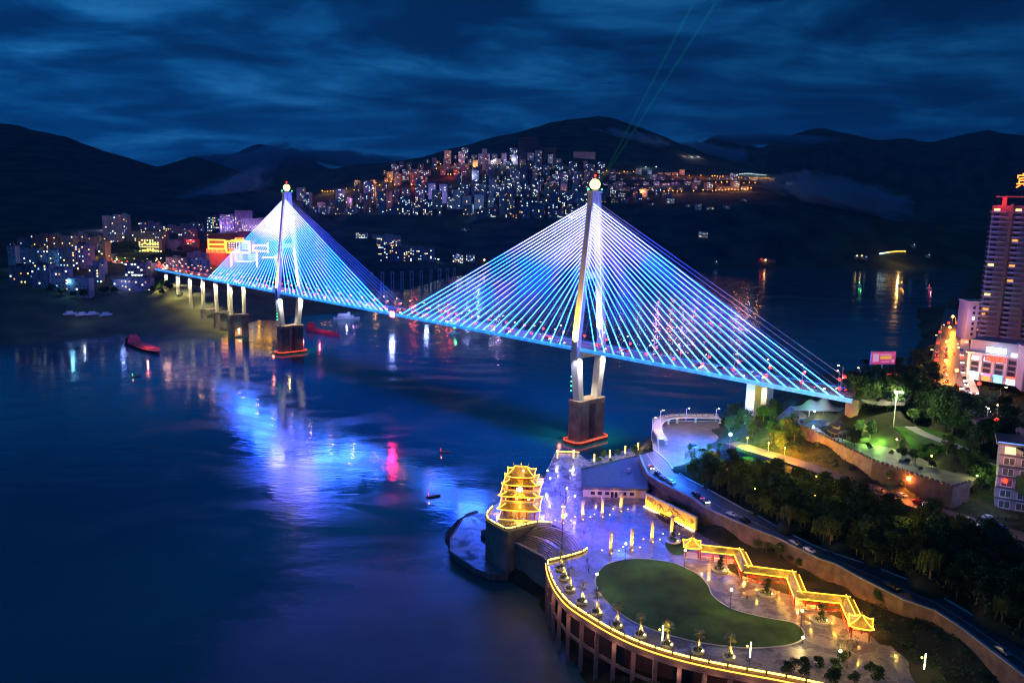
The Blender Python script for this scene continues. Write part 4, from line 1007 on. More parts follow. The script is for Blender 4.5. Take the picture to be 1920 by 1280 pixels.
for j, (c, hw) in enumerate(((zq[0] + Vector((-.5, -.5, 0)), 3.1), (zq[-1] + Vector((.6, -1.6, 0)), 3.3))):
    k = thing('corner_kiosk', 'square yellow-lit kiosk with pointed roof at the %s end of the zigzag corridor' % ('plaza' if j == 0 else 'garden'), 'kiosk', o0 + c + Vector((0, 0, 20)), (R(-10), R(-22))[j])
    m, l = hip_roof(hw, hw, .15, .15, 4.1, 7.0, .7); m.build('roof', M_TILEL, k); l.build('led_outline', E_YEL, k)
    MB().lathe([(.3, 7), (.4, 7.3), (.1, 7.6), (.2, 7.9), (.03, 8.4)], n=8).build('finial', M_TILE, k)
    for sx in (-1, 1):
        for sy in (-1, 1): MB().tube((sx*(hw-.8), sy*(hw-.8), 0), (sx*(hw-.8), sy*(hw-.8), 4.3), .22, n=8).build('post', M_RED, k)
    MB().box(-hw+.3, -hw+.3, 0, hw-.3, hw-.3, .25).build('floor', M_PALE, k)
    f = MB(); s = hw-.8; f.wall([(-s, -s), (-s, s), (s, s), (s, -s)], .3, .45, .6); f.wall([(-s, -s), (-s, s), (s, s), (s, -s)], .08, 3.5, 3.9); f.build('bench_rail', M_RED, k)
    light('kiosk_lamp', (0, 0, 3.4), (1, .35, .08), 300, k, 'POINT', .2)
    for sx, sy in ((0, -1), (1, 0), (-1, 0), (0, 1)): light('kiosk_lamp', (sx*(hw+1), sy*(hw+1), 6.8), (1, .55, .06), 450, k, 'POINT', .2)
# ---------------------------------------------------------------- plant kit
def leaf_cluster(mb, c, r, n, s, rnd, flat=1.0):
    for _ in range(n):
        u = rnd.uniform(-1, 1); t = rnd.uniform(0, 6.283); q = math.sqrt(1-u*u); k = r * rnd.uniform(.55, 1.05)
        p = Vector((c[0]+q*math.cos(t)*k, c[1]+q*math.sin(t)*k, c[2]+u*k*flat))
        a = Vector((rnd.gauss(0,1), rnd.gauss(0,1), rnd.gauss(0,1))).normalized(); b = a.orthogonal().normalized(); z = s*rnd.uniform(.6, 1.3)
        o = len(mb.v); mb.v += [tuple(p+a*z), tuple(p+b*z*.6), tuple(p-a*z), tuple(p-b*z*.6)]; mb.f.append((o, o+1, o+2, o+3))
def tree_proto(kind, seed, m, h=9, w=4.2, nclump=16, nleaf=70, ls=.38):
    rnd = random.Random(seed); r = thing(kind, 'x', 'tree')
    t = MB(); t.tube((0, 0, -1), (.1, 0, h*.35), .26, .18, 7); tips = []
    for i in range(6):
        a = i*1.05+rnd.random(); e = Vector((math.cos(a)*w*.45, math.sin(a)*w*.45, h*rnd.uniform(.5, .75))); t.tube((.1, 0, h*.33), e, .14, .05, 5); tips.append(e)
    t.tube((.1, 0, h*.33), (0, .1, h*.85), .16, .05, 5); t.build('trunk', M_BARK, r)
    c = MB()
    for i in range(nclump):
        a = rnd.uniform(0, 6.28); q = math.sqrt(rnd.random())*w*.72; z = h*(.42+.5*rnd.random()); k = 1-(abs(z/h-.62)*1.3)
        leaf_cluster(c, (math.cos(a)*q*k, math.sin(a)*q*k, z), w*rnd.uniform(.22, .42), nleaf, ls, rnd, .75)
    c.build('crown', m, r); return reg(r)
def willow_proto(seed):
    rnd = random.Random(seed); r = thing('willow_tree', 'x', 'tree'); h = 10
    t = MB(); t.tube((0,0,-1), (0,0,5), .3, .2, 7)
    for i in range(7):
        a = i*.9; t.tube((0,0,4.6), (math.cos(a)*2.2, math.sin(a)*2.2, 8.6), .13, .04, 5)
    t.build('trunk', M_BARK, r); c = MB()
    for i in range(70):
        a = rnd.uniform(0, 6.28); q = rnd.uniform(.6, 3.6); z = 9.3 - q*.35 + rnd.uniform(-.5, .7); x, y = math.cos(a)*q, math.sin(a)*q; ln_ = rnd.uniform(2.5, 6)
        for j in range(14):
            f = j/13; p = Vector((x*(1+.12*f)+rnd.gauss(0,.1), y*(1+.12*f)+rnd.gauss(0,.1), z - ln_*f)); s = .22
            c.v += [tuple(p+Vector((s*rnd.uniform(-1,1), s*rnd.uniform(-1,1), .3))), tuple(p+Vector((.18, .1, 0))), tuple(p+Vector((0,0,-.4))), tuple(p+Vector((-.16, -.12, 0)))]; o = len(c.v)-4; c.f.append((o, o+1, o+2, o+3))
    c.build('crown', M_LEAFY, r); return reg(r)
def palm_proto():
    rnd = random.Random(5); r = thing('palm_tree', 'x', 'palm tree', (0,0,0), 0, 'propped palm trees along the river balustrade')
    t = MB(); pts = [Vector((.12*math.sin(k*.5), .05*k*.3, k*.65)) for k in range(10)]
    for k in range(9): t.tube(pts[k], pts[k+1], .24-.008*k, .20-.008*k, 8)
    t.build('trunk', M_BARK, r); top = pts[-1]; c = MB()
    for i in range(26):
        a = i*2.4; el = rnd.uniform(-.5, 1.1); d = Vector((math.cos(a)*math.cos(el), math.sin(a)*math.cos(el), math.sin(el))); e = top + d*1.1
        sd = d.cross(Vector((0,0,1))).normalized()
        for j in range(9):
            f = (j-4)/4*1.1; q = (d*math.cos(f) + sd*math.sin(f)).normalized(); tip = e + q*1.15 + Vector((0,0,-.25*abs(f)-.2)); w_ = d.cross(q)
            n_ = Vector((0,0,1)).cross(q).normalized()*.09
            o = len(c.v); c.v += [tuple(e-n_), tuple(e+n_), tuple(tip)]; c.f.append((o, o+1, o+2))
        c.tube(top, e, .04, .025, 4, False)
    c.build('fronds', mat('palm_fronds', (.20, .20, .05), .6, noise=.3), r)
    for k in range(3):
        a = k*2.094+.4; MB().tube((math.cos(a)*1.35, math.sin(a)*1.35, .1), (math.cos(a)*.2, math.sin(a)*.2, 3.3), .07, .07, 5).build('prop', M_PALE, r)
    return reg(r)
def planter_proto():
    r = thing('round_planter', 'x', 'planter', (0,0,0), 0, 'round stone planters of the palms')
    MB().lathe([(1.9, 0), (1.9, .55), (2.0, .6), (2.0, .75), (1.65, .75), (1.65, .5)], n=18).build('kerb', M_PALE, r)
    c = MB(); rnd = random.Random(9); leaf_cluster(c, (0, 0, .45), 1.5, 260, .22, rnd, .35); c.build('ground_plants', M_LEAF, r)
    MB().lathe([(.22, .7), (.22, .95), (.15, 1.1)], (1.1, -.9, 0), 8).build('uplight', E_WARM, r)
    return reg(r)
PALMS = [(1051,1066),(1058,1084),(1069,1105),(1091,1128.5),(1119,1149),(1157,1172.7),(1200.5,1191),(1251,1209),(1308.6,1221),(1367,1232.6)]
PT = palm_proto(); PLN = planter_proto()
for i, (x, y) in enumerate(PALMS):
    q = P(x, y, 20); la = 'propped palm tree, %s counting from the stone steps along the balustrade' % nth(i); lb = 'round stone planter of the palm that is %s from the stone steps' % nth(i)
    sc = random.uniform(.92, 1.1)
    if i == 0: PT.location = q + Vector((0,0,.35)); PLN.location = q; PT['label'] = la; PLN['label'] = lb
    else: copy_tree(PT, None, q + Vector((0,0,.35)), i*1.3, la, sc); copy_tree(PLN, None, q, 0, lb)
    light('palm_uplight', q + Vector((1.1, -.9, 1.3)), (1, .60, .08), 11000, None, 'SPOT', .15, 90, q + Vector((0, 0, 6)), .6)
# bonsai in round beds
def bonsai(loc, lab, lb2, sc=1):
    r = thing('layered_pine', lab, 'tree', loc + Vector((0,0,.4)), random.random()*6, None, sc); rnd = random.Random(int(loc.x))
    t = MB(); pts = [Vector((.25*math.sin(k*1.3), .25*math.cos(k*1.7)-.25, k*.7)) for k in range(8)]
    for k in range(7): t.tube(pts[k], pts[k+1], .22-.02*k, .2-.02*k, 6)
    t.build('trunk', M_BARK, r); c = MB()
    for k in range(2, 8):
        for j in range(3):
            a = rnd.uniform(0, 6.28); q = rnd.uniform(.2, 1.1)*(1-.08*k)
            leaf_cluster(c, (pts[k].x+math.cos(a)*q, pts[k].y+math.sin(a)*q, pts[k].z), .75, 60, .16, rnd, .45)
    c.build('crown', M_LEAFD, r)
    b = thing('round_bed', lb2, 'planter bed', loc); MB().lathe([(3.0, 0), (3.0, .5), (3.1, .55), (3.1, .65), (2.7, .65), (2.7, .4)], n=24).build('kerb', M_PALE, b)
    c = MB(); leaf_cluster(c, (0,0,.3), 2.4, 500, .22, rnd, .28); c.build('ground_plants', M_GRASS, b)
    MB().ball((1.5, -1.2, .85), .2, 8, 5).build('uplight', E_WARM, b); light('bed_uplight', (1.5, -1.3, 1.0), (1, .8, .2), 90, b, 'POINT', .1)
for i, (x, y, w) in enumerate(((1349,1068,'beside the first bay of the corridor'), (1437,1113,'beside the middle of the corridor'), (1538.5,1163,'nearest the garden end of the corridor'))):
    bonsai(P(x, y, 20), 'dark layered pine in a round bed ' + w, 'round stone-edged bed of the pine ' + w)
bonsai(P(1262,1014,20.2), 'dark layered pine in the small garden bed beside the right-hand lit column', 'round stone-edged bed inside the dark garden bed by the right-hand column', .8)
# lamp posts of the park
def globe_lamp(loc, lab, h=6.5, pw=4200, col=(1, .72, .22), tube=False, grp='globe lamps round the lawn'):
    r = thing('tube_lamp' if tube else 'globe_lamp', lab, 'lamp post', loc, 0, grp)
    if tube:
        MB().tube((0,0,0), (0,0,2.4), .12, n=8).build('pole', M_DKMET, r); MB().tube((0,0,2.4), (0,0,h), .16, n=8).build('lit_tube', emit('tube_lamp_glow', (1, .9, .45), 9), r)
        MB().cbox((-.5, 0, h-1.2), (.8, .1, .1)).build('arm', M_DKMET, r); MB().ball((-.95, 0, h-1.2), .3, 8, 5).build('lamp', E_YELW, r)
    else:
        MB().tube((0,0,0), (0,0,h-.3), .09, .07, 8).lathe([(.2, 0), (.2, .5), (.1, .6)], n=8).build('pole', M_DKMET, r)
        MB().ball((0,0,h), .42, 10, 7).build('lamp', emit('globe_glow', (1, .85, .4), 10, False), r)
    light('park_lamp', (0, 0, h+.6), col, pw, r, 'POINT', .4)
for x, y, w in ((1172,1050,'on the plaza edge above the top of the lawn'), (1283,1063,'in front of the first kiosk by the lawn'), (1118,1110,'at the left tip of the lawn beside the palms'), (1369,1140,'on the paving at the waist of the lawn'), (1501,1181,'at the right tip of the lawn'), (1572,1260,'behind the bare tree near the shrubs')):
    globe_lamp(P(x, y, 20), 'slim yellow globe lamp ' + w)
for x, y, w in ((1241,1214,'by the balustrade between the seventh and eighth palm'), (1405,1246,'at the right end of the row of palms'), (1731,1268,'in the far right garden near the retaining wall')):
    globe_lamp(P(x, y, 20.1), 'bright tubular lamp post ' + w, 7, 1100, tube=True, grp='bright tube lamps')
globe_lamp(P(1505,1206,20), 'short bright garden lamp at the kerb of the lawn beside the path', 2, 500)
# lamps of the promenade (violet light over the wet paving)
VL = [(1045,862,'yellow-topped pillar lamp at the left tip of the plaza',0),(1075,862,'yellow-topped pillar lamp at the right tip of the plaza',0)]
for x, y, w, _ in VL:
    r = thing('pillar_lamp', w, 'pillar lamp', P(x, y, 20)); MB().box(-.4,-.4,0,.4,.4,1.2).build('plinth', M_BAL, r); MB().box(-.25,-.25,1.2,.25,.25,4.6).build('lit_shaft', E_YELW, r); MB().ball((0,0,4.9), .4, 8, 5).build('finial', E_WARM, r)
    light('promenade_lamp', (0, 0, 5.5), (.5, .45, 1), 2500, r)
for i, (x, y, w) in enumerate(((1026,905,'beside the pavilion on the promenade'), (1031,920,'second along the promenade beside the pavilion'), (1068,905,'in the middle of the promenade'), (1030,975,'at the right corner of the pavilion terrace'), (1062,940,'on the open plaza between pavilion and hall'), (1077,955,'at the left corner of the cream hall'))):
    r = thing('promenade_lamp', 'slender pale lamp post %s' % w, 'lamp post', P(x, y, 20), 0, 'slender lamps of the promenade')
    MB().tube((0,0,0), (0,0,5.8), .09, n=8).build('pole', M_STEEL, r); MB().ball((0,0,6.1), .34, 8, 6).build('lamp', E_WHT, r)
    light('promenade_lamp', (0, 0, 6.8), (.20, .13, 1), 5000, r, 'POINT', .4)
# mast added to carry the spots that wash the plaza in violet light
ms = thing('floodlight_mast', 'added slim dark mast with violet fill lights at the foot of the stone steps', 'mast', P(1053, 1040, 19))
MB().tube((0,0,0), (0,0,19), .16, .1, 8).build('pole', M_DKMET, ms)
MB().cbox((0,0,19), (1.6, .3, .4)).build('floodlight', E_VIO, ms)
for tx_, ty_, pw in ((1120, 985, 45000), (1180, 1000, 38000), (1060, 930, 30000), (1100, 1075, 22000), (1230, 1035, 20000), (1110,1010,22000)):
    t_ = P(tx_, ty_, 20); light('plaza_fill_light', ms.location + Vector((0, .6, 19.6)), (.15, .09, 1), pw*3.1, None, 'SPOT', .3, 60, t_, 1)
# lamps on the planted terrace north of the hall
for i, (x, y) in enumerate(((1114,868),(1143,860),(1172,852),(1196,846))):
    r = thing('garden_pillar_lamp', 'yellow pillar lamp, %s from the left in the garden strip behind the hall' % nth(i), 'pillar lamp', P(x, y, 20.5), 0, 'yellow pillar lamps of the garden strip')
    MB().box(-.4,-.4,-1,.4,.4,1).build('plinth', M_BAL, r); MB().box(-.25,-.25,1,.25,.25,4).build('lit_shaft', E_YELW, r); MB().ball((0,0,4.4), .4, 8, 5).build('finial', E_YELW, r)
    light('garden_lamp', (0, -1, 5), (1, .75, .1), 1600, r)
for i, (x, y) in enumerate(((1232,833),(1223,808),(1238,793),(1286,789),(1342,790),(1234,848))):
    r = thing('overlook_lamp', 'violet-white lamp post, %s along the overlook balustrade from the left' % nth(i), 'lamp post', P(x, y, 31 if i < 5 else 28), 0, 'violet-white lamps of the overlook')
    MB().tube((0,0,0), (0,0,7), .1, n=8).build('pole', emit('violet_pole_glow', (.4, .38, 1), 1.6, False), r); MB().tube((0,0,7), (1.2,0,7.4), .07, n=6).build('arm', M_STEEL, r); MB().cbox((1.4,0,7.4), (.8,.35,.15)).build('lamp', E_WHT, r)
    light('overlook_light', (1.4, -1, 6.8), (.5, .36, 1) if i in (0, 5) else (1, .5, .3), 4000, r)
for x, y, pw in ((1290, 830, 9000), (1335, 835, 8000), (1255, 860, 8000), (1268, 885, 7000)):
    light('car_park_light', P(x, y, 28) + Vector((0, 0, 11)), (.01, .14, 1), pw*5, None, 'POINT', .5)
# ================================================================ trees on the near bank
TP = [tree_proto('broadleaf_tree', 11, M_LEAF), tree_proto('dark_broadleaf_tree', 12, M_LEAFD, 11, 5, 18, 70), tree_proto('low_broadleaf_tree', 13, M_LEAFD, 8, 4.6, 14, 80), tree_proto('tall_broadleaf_tree', 14, M_LEAF, 12, 4.4, 20, 70)]  # variants of one broadleaf tree in different sizes and leaf tones
WT = willow_proto(4); BU = tree_proto('round_bush', 21, M_LEAFD, 3.2, 2.6, 9, 70, .25)
used = set()
def plant(proto, loc, label, sc=1, group=None):
    loc = Vector(loc) 
    if proto.name not in used:
        used.add(proto.name); proto.location = loc; proto.rotation_euler = (0,0,random.random()*6); proto.scale = (sc,)*3; proto['label'] = label
        if group: proto['group'] = group
        proto['category'] = 'bush' if proto is BU or proto.name.startswith('round_bush') else 'tree'
        return proto
    c = copy_tree(proto, None, loc, random.random()*6, label, (sc*random.uniform(.92,1.08), sc*random.uniform(.92,1.08), sc*random.uniform(.9,1.12)), group)
    return c
def scatter(poly, n, mind, phrase, protos, sc=(.8, 1.2), group=None, avoid=None, zfix=None, seed=1):
    rnd = random.Random(seed); xs = [p[0] for p in poly]; ys = [p[1] for p in poly]; got = []; tries = 0
    while len(got) < n and tries < n*60:
        tries += 1; x = rnd.uniform(min(xs), max(xs)); y = rnd.uniform(min(ys), max(ys))
        if not inpoly(x, y, poly): continue
        w = terr_at(x, y) if zfix is None else P(x, y, zfix)
        if any((w-g[2]).length < mind for g in got): continue
        if avoid and any(inpoly(w.x, w.y, a) for a in avoid): continue
        got.append((x, y, w))
    # rows by picture height, then left to right
    got.sort(key=lambda g: g[1]); nrow = max(1, round(len(got)/14)); per = math.ceil(len(got)/nrow)
    rows = [sorted(got[i*per:(i+1)*per]) for i in range(nrow)]
    for ri, row in enumerate(rows):
        for ci, (x, y, w) in enumerate(row):
            pos = '%s from left' % nth(ci)
            rw_ = '' if nrow == 1 else ', %s row' % nth(ri)
            kind = rnd.choice(protos); s = rnd.uniform(*sc)
            sp_ = 0; ad = ('tall' if s > (sc[0]+sc[1])/2+.08 else 'small' if s < (sc[0]+sc[1])/2-.08 else 'mid-sized')
            sp = 'drooping willow' if kind is WT else 'round bush' if kind is BU else 'dark tree'
            plant(kind, w - Vector((0,0,.3)), '%s %s, %s%s, %s' % (ad, sp, pos, rw_, phrase), s, group)
roadpoly = [(p.x, p.y) for p in RWp] + [(p.x, p.y) for p in reversed(REp)]
mrp = offset([(v.x, v.y) for v in mroad], 6) + offset([(v.x, v.y) for v in mroad], -6)[::-1]
AV = [roadpoly, mrp]
scatter([(1285,872),(1395,892),(1500,918),(1600,945),(1600,1010),(1560,1025),(1470,985),(1330,905)], 84, 3.9, 'in the wood above the lower road', TP + [WT], (.75, 1.15), 'trees of the wood above the lower road', AV, seed=2)
scatter([(1600,958),(1700,988),(1800,1020),(1920,1060),(1960,1200),(1820,1140),(1700,1085),(1600,1040)], 110, 4.0, 'in the dark wood below the apartment house', TP + [WT], (.75, 1.2), 'trees of the dark wood at the right', AV, seed=3)
scatter([(1372,775),(1450,750),(1460,800),(1500,815),(1480,850),(1400,835),(1360,810)], 30, 3.6, 'between overlook and park terrace', TP, (.65, .95), 'trees beside the overlook', AV, seed=4)
scatter([(1605,725),(1750,728),(1760,770),(1890,830),(1870,850),(1770,800),(1740,780),(1690,752),(1600,750)], 46, 4.6, 'between riverside street and park path', TP, (.9, 1.3), 'street-side park trees', None, seed=5)
scatter([(1610,700),(1640,680),(1700,672),(1740,665),(1748,700),(1680,712),(1610,712)], 16, 4.5, 'round the pink billboard by the water', TP, (.7, 1.0), 'trees round the billboard', None, seed=6)
scatter([(1150,832),(1185,805),(1222,795),(1222,815),(1195,835)], 9, 3.5, 'on the bank left of the overlook', TP, (.5, .7), 'bank trees beside the overlook', None, seed=7)
scatter([(1230,782),(1345,775),(1345,785),(1235,788)], 6, 4, 'just behind the overlook balustrade', TP, (.4, .55), 'trees behind the overlook', None, seed=8)
scatter([(1575,830),(1640,858),(1700,876),(1830,905),(1820,870),(1750,850),(1690,822),(1640,800),(1610,800)], 20, 4.5, 'on the park terrace', TP[2:3] + [BU, BU], (.5, .85), 'shrubs and trees of the park terrace', None, 46, seed=9)
scatter([(1640,885),(1700,900),(1770,925),(1790,945),(1700,925),(1640,905)], 9, 3.6, 'below the park wall by the middle road', [TP[0], BU], (.5, .7), 'trees below the park wall', AV, seed=10)
scatter([(1470,1262),(1520,1238),(1600,1240),(1680,1275),(1600,1290)], 12, 3.0, 'at the garden end of the plaza', [BU], (.8, 1.2), 'dark shrubs at the bottom of the garden', None, 20, seed=11)
scatter([(1340,1000),(1440,1035),(1520,1080),(1600,1085),(1680,1150),(1640,1140),(1600,1105),(1500,1070),(1410,1025)], 12, 4, 'behind the corridor', [TP[3], WT], (.35, .5), 'young trees behind the corridor', AV, seed=12)
scatter([(1290,900),(1330,918),(1400,950),(1440,968),(1400,940),(1300,885)], 12, 4.5, 'at the kerb of the lower road', [WT], (.6,.8), 'kerbside willows', [roadpoly], seed=13)
scatter([(1095,860),(1195,838),(1198,850),(1100,876)], 9, 2.6, 'in the yellow-lit garden strip behind the hall', [TP[0], BU], (.42, .55), 'trees of the garden strip behind the hall', None, 20, seed=14)
scatter([(1265,845),(1372,838),(1380,862),(1300,866)], 9, 4.5, 'in the blue-lit car park', [TP[0], TP[2]], (.45, .6), 'trees of the blue-lit car park', None, 28, seed=15)
scatter([(1588,742),(1660,745),(1655,765),(1600,760)], 14, 3.6, 'below the bridge end', TP, (.8, 1.1), 'trees hiding the bridge end', None, seed=16)
scatter([(1600,748),(1742,745),(1735,768),(1650,764),(1600,775)], 22, 3.6, 'before the bridge-end road', [TP[0], TP[3], TP[1]], (1.0, 1.35), 'trees in front of the bridge road', None, seed=19)
scatter([(1645,755),(1742,752),(1738,792),(1712,796),(1690,775),(1650,785)], 16, 3.2, 'beside the floodlight mast', [TP[0], TP[2]], (.7, 1.0), 'trees beside the floodlight mast', None, seed=23)
scatter([(1770,850),(1868,885),(1868,930),(1830,915)], 16, 3.4, 'left of the apartment house', TP, (.6, .9), 'trees left of the apartment house', None, seed=24)
scatter([(1505,742),(1580,742),(1590,757),(1510,755)], 9, 3.6, 'behind the tent roof', TP, (.6, .8), 'trees behind the tent roof', None, seed=17)
scatter([(1705,745),(1890,785),(1890,862),(1790,822),(1745,795)], 60, 3.8, 'on the slope under the shops street', TP, (.85, 1.2), 'slope trees', None, seed=18)
scatter([(1430,968),(1640,1062),(1780,1120),(1925,1200),(1925,1165),(1780,1090),(1640,1030),(1460,950)], 34, 3.8, 'at the wood edge by the lower road', [TP[1], TP[2], WT], (.75, 1.05), 'trees at the edge of the wood', [roadpoly], seed=20)
# bare tree, lit green trees
def bare_tree():
    rnd = random.Random(8); r = thing('bare_tree', 'tall nearly leafless dark tree in front of the last corridor kiosk', 'tree', P(1588, 1252, 20)); t = MB()
    def br(p, d, l, w, n):
        e = p + d*l; t.tube(p, e, w, w*.65, 5, False)
        if n: 
            for k in range(3 if n > 1 else 2): br(e, (d + Vector((rnd.gauss(0,.38), rnd.gauss(0,.38), rnd.gauss(.08,.15)))).normalized(), l*.74, w*.62, n-1)
    br(Vector((0,0,0)), Vector((0,0,1)), 2.6, .24, 5); t.build('trunk', M_BARK, r); c = MB()
    for _ in range(14): leaf_cluster(c, (rnd.uniform(-2.4,2.4), rnd.uniform(-2.4,2.4), rnd.uniform(5.5,9.5)), .8, 12, .2, rnd)
    c.build('sparse_leaves', M_LEAFD, r)
bare_tree()
M_LG = mat('bright_leaves', (.08, .20, .03), .7, noise=.4, scale=.6)
for i, (x, y, z, s, w) in enumerate(((1630,830,46,1.0,'tall green tree beside the pagoda pavilion'), (1612,818,46,.75,'smaller glowing green tree left of the tall green one'), (1690,848,46,.55,'little green-lit tree at the edge of the park terrace'), (1402,905,29,1.0,'big green-lit tree under the green street lamp'), (1385,912,29,.85,'green-lit tree just left of the green street lamp'))):
    g = tree_proto('green_lit_tree', 40+i, M_LG, 11, 3.8 if i else 3.0, 18, 70); g.location = P(x, y, z); g.scale = (s,)*3; g['label'] = w
light('tree_uplight', P(1640,828,46)+Vector((0,-5,3)), (.35, 1, .10), 5000, None); light('tree_uplight', P(1612,822,46)+Vector((0,-5,3)), (.4, 1, .12), 3000, None)
gl = thing('green_street_lamp', 'street lamp with a bright green light over the green-lit trees', 'street lamp', P(1366, 868, 28.5)); MB().tube((0,0,0), (0,0,14), .12, .08, 8).build('pole', M_STEEL, gl); MB().ball((0,0,14.2), .8, 10, 6).build('lamp', emit('green_lamp', (.25, 1, .55), 14, False), gl)
light('green_light', (0, -.5, 15.5), (.08, 1, .04), 80000, gl)
ml = thing('floodlight_mast', 'tall white floodlight mast over the park path', 'lamp post', P(1675, 800, 52)); MB().tube((0,0,0), (0,0,16), .22, .12, 8).build('pole', M_WHITE, ml); MB().cbox((.9,0,16.1), (3.6,.8,.5)).build('lamp_head', emit('mast_lamp', (1, 1, .9), 22, False), ml)
light('mast_light', (0, -1.2, 15.4), (1, .98, .62), 22000, ml)
for i, (x, y, z, c_, pw, w) in enumerate(((1526,776,46,'w',2500,'by the pond on the park terrace'), (1598,770,46,'y',900,'right of the blue tent roof'), (1617,808,46,'y',900,'between the two green-lit trees'), (1680,830,46,'y',700,'behind the little green-lit tree'), (1745,862,46,'g',700,'among the bushes at the right of the terrace'), (1830,900,44,'g',900,'at the right end of the park wall'))):
    r = thing('park_lamp', 'small park lamp ' + w, 'lamp post', P(x, y+9, z), 0, 'small lamps of the park terrace'); MB().tube((0,0,0), (0,0,3.6), .08, n=6).build('pole', M_DKMET, r); MB().ball((0,0,3.8), .35, 8, 5).build('lamp', {'w': E_WHT, 'y': E_WARM, 'g': emit('lime_lamp', (.75, 1, .15), 10, False)}[c_], r)
    light('park_light', (0, -.3, 4.6), (.9, .95, .8) if c_ == 'w' else (.9, 1, .3), pw*2, r)
# tiny lamps glimpsed through the wood
for i, (x, y) in enumerate(((1362,893),(1413,932),(1464,892),(1464,886),(1493,896),(1528,908),(1563,918),(1562,928),(1525,944),(1489,958),(1526,962))):
    w = terr_at(x, y+16); r = thing('path_lamp', 'tiny yellow path lamp in the wood, %s of eleven from left' % nth(i), 'path lamp', w, 0, 'path lamps in the wood')
    MB().tube((0,0,0), (0,0,6.5), .06, n=5).build('pole', M_DKMET, r); MB().ball((0,0,6.7), .26, 6, 4).build('lamp', emit('path_lamp_glow', (1, .9, .15), 6, False), r)
for x, y, pw in ((1440,900,1500),(1500,950,1800),(1380,930,1500),(1560,975,1500),(1700,1040,1500),(1420,960,1200)): light('path_light', terr_at(x, y) + Vector((0,0,15)), (1, .62, .10), pw*.8, None, 'POINT', .5)
# ground cover over the planted slopes: uncountable low plants
def cover():
    rc_ = random.Random(31); m_ = MB(); pav = [roadpoly, mrp, [(p.x, p.y) for p in PW], [(p.x, p.y) for p in PL(PK, 46)], [(p.x, p.y) for p in PL(UP, 52)], [(p.x, p.y) for p in PL([(1226,850),(1222,815),(1228,797),(1250,790),(1347,790),(1372,830),(1380,868),(1262,880)], 28)]]
    while len(m_.f) < 60000:
        x = rc_.uniform(20, 330); y = rc_.uniform(185, 520); z = GZ(x, y)
        if z < 4: continue
        px, py = S(x, y, z)
        if px > 2000 or py > 1330 or any(inpoly(x, y, a) for a in pav): continue
        if vnoise(x*.2, y*.2) < .3: continue
        for _ in range(4):
            p = Vector((x+rc_.gauss(0,.5), y+rc_.gauss(0,.5), z+.25+rc_.random()*.5)); a = Vector((rc_.gauss(0,1), rc_.gauss(0,1), rc_.gauss(0,.6))).normalized(); b = a.orthogonal().normalized(); s = rc_.uniform(.22,.6)
            o = len(m_.v); m_.v += [tuple(p+a*s), tuple(p+b*s*.6), tuple(p-a*s), tuple(p-b*s*.6)]; m_.f.append((o,o+1,o+2,o+3))
    tag(m_.build('undergrowth', M_LEAFD), kind='stuff')
cover()
# ---------------------------------------------------------------- cars and people
def car_proto(name, body, label='x'):
    r = thing(name, label, 'car'); sh = MB()
    prof = [(-2.2,.3),(-2.25,.75),(-2.1,.95),(-1.5,1.0),(-.9,1.42),(.6,1.42),(1.2,1.0),(2.1,.88),(2.25,.65),(2.2,.3)]
    n = len(prof); vs = []
    for y, s in ((-.86, 1), (.86, 1)): vs += [(x, y*(.82 if z > 1.1 else 1), z) for x, z in prof]
    sh.add(vs, [tuple(range(n)), tuple(range(n, 2*n))[::-1]] + [(i, n+i, n+(i+1)%n, (i+1)%n) for i in range(n)]); sh.build('body', body, r)
    w = MB()
    for s in (-1, 1): w.add([(-1.35, s*.80, 1.03), (1.0, s*.80, 1.03), (.52, s*.725, 1.36), (-.82, s*.725, 1.36)], [(0,1,2,3) if s < 0 else (3,2,1,0)])
    w.add([(.66,-.62,1.39),(1.18,-.74,1.02),(1.18,.74,1.02),(.66,.62,1.39)], [(0,1,2,3)]); w.add([(-.96,-.62,1.39),(-.96,.62,1.39),(-1.48,.74,1.02),(-1.48,-.74,1.02)], [(0,1,2,3)])
    w.build('windows', M_GLASS, r)
    for x in (-1.4, 1.4):
        for s in (-1, 1): MB().tube((x, s*.9, .33), (x, s*.68, .33), .33, .33, 10).build('wheel', M_DKMET, r)
    return r
def carlights(r, big=1):
    for s in (-1, 1):
        MB().cbox((2.24, s*.6, .68), (.12, .36*big, .22*big)).build('headlight', emit('headlight_glow', (1, .88, .62), 14, False), r); MB().cbox((-2.24, s*.6, .8), (.12, .36*big, .22*big)).build('tail_light', emit('tail_light_glow', (1, .03, .01), 8, False), r)
CC = {'white': mat('white_car_paint', (.65,.65,.66), .25, noise=.02), 'black': mat('black_car_paint', (.02,.02,.025), .2, noise=.02), 'silver': mat('silver_car_paint', (.4,.41,.43), .25, metal=.5, noise=.02), 'red': mat('red_car_paint', (.45,.03,.03), .25, noise=.02), 'blue': mat('blue_car_paint', (.05,.10,.3), .25, noise=.02), 'tan': mat('tan_car_paint', (.4,.28,.15), .3, noise=.02)}
CP_ = {}
for k, m in CC.items(): CP_[k] = (car_proto('parked_car', m), car_proto('moving_car', m))
for k in CP_: carlights(CP_[k][1], 1.6)
for k in CP_: reg(CP_[k][0]); reg(CP_[k][1])
def put_car(k, lit, loc, rz, label, group):
    pr = CP_[k][lit]
    if pr.name not in used:
        used.add(pr.name); pr.location = loc; pr.rotation_euler = (0,0,rz); pr['label'] = label; pr['group'] = group
    else: copy_tree(pr, None, loc, rz, label, group=group)
rnd = random.Random(21)
ks = list(CC)
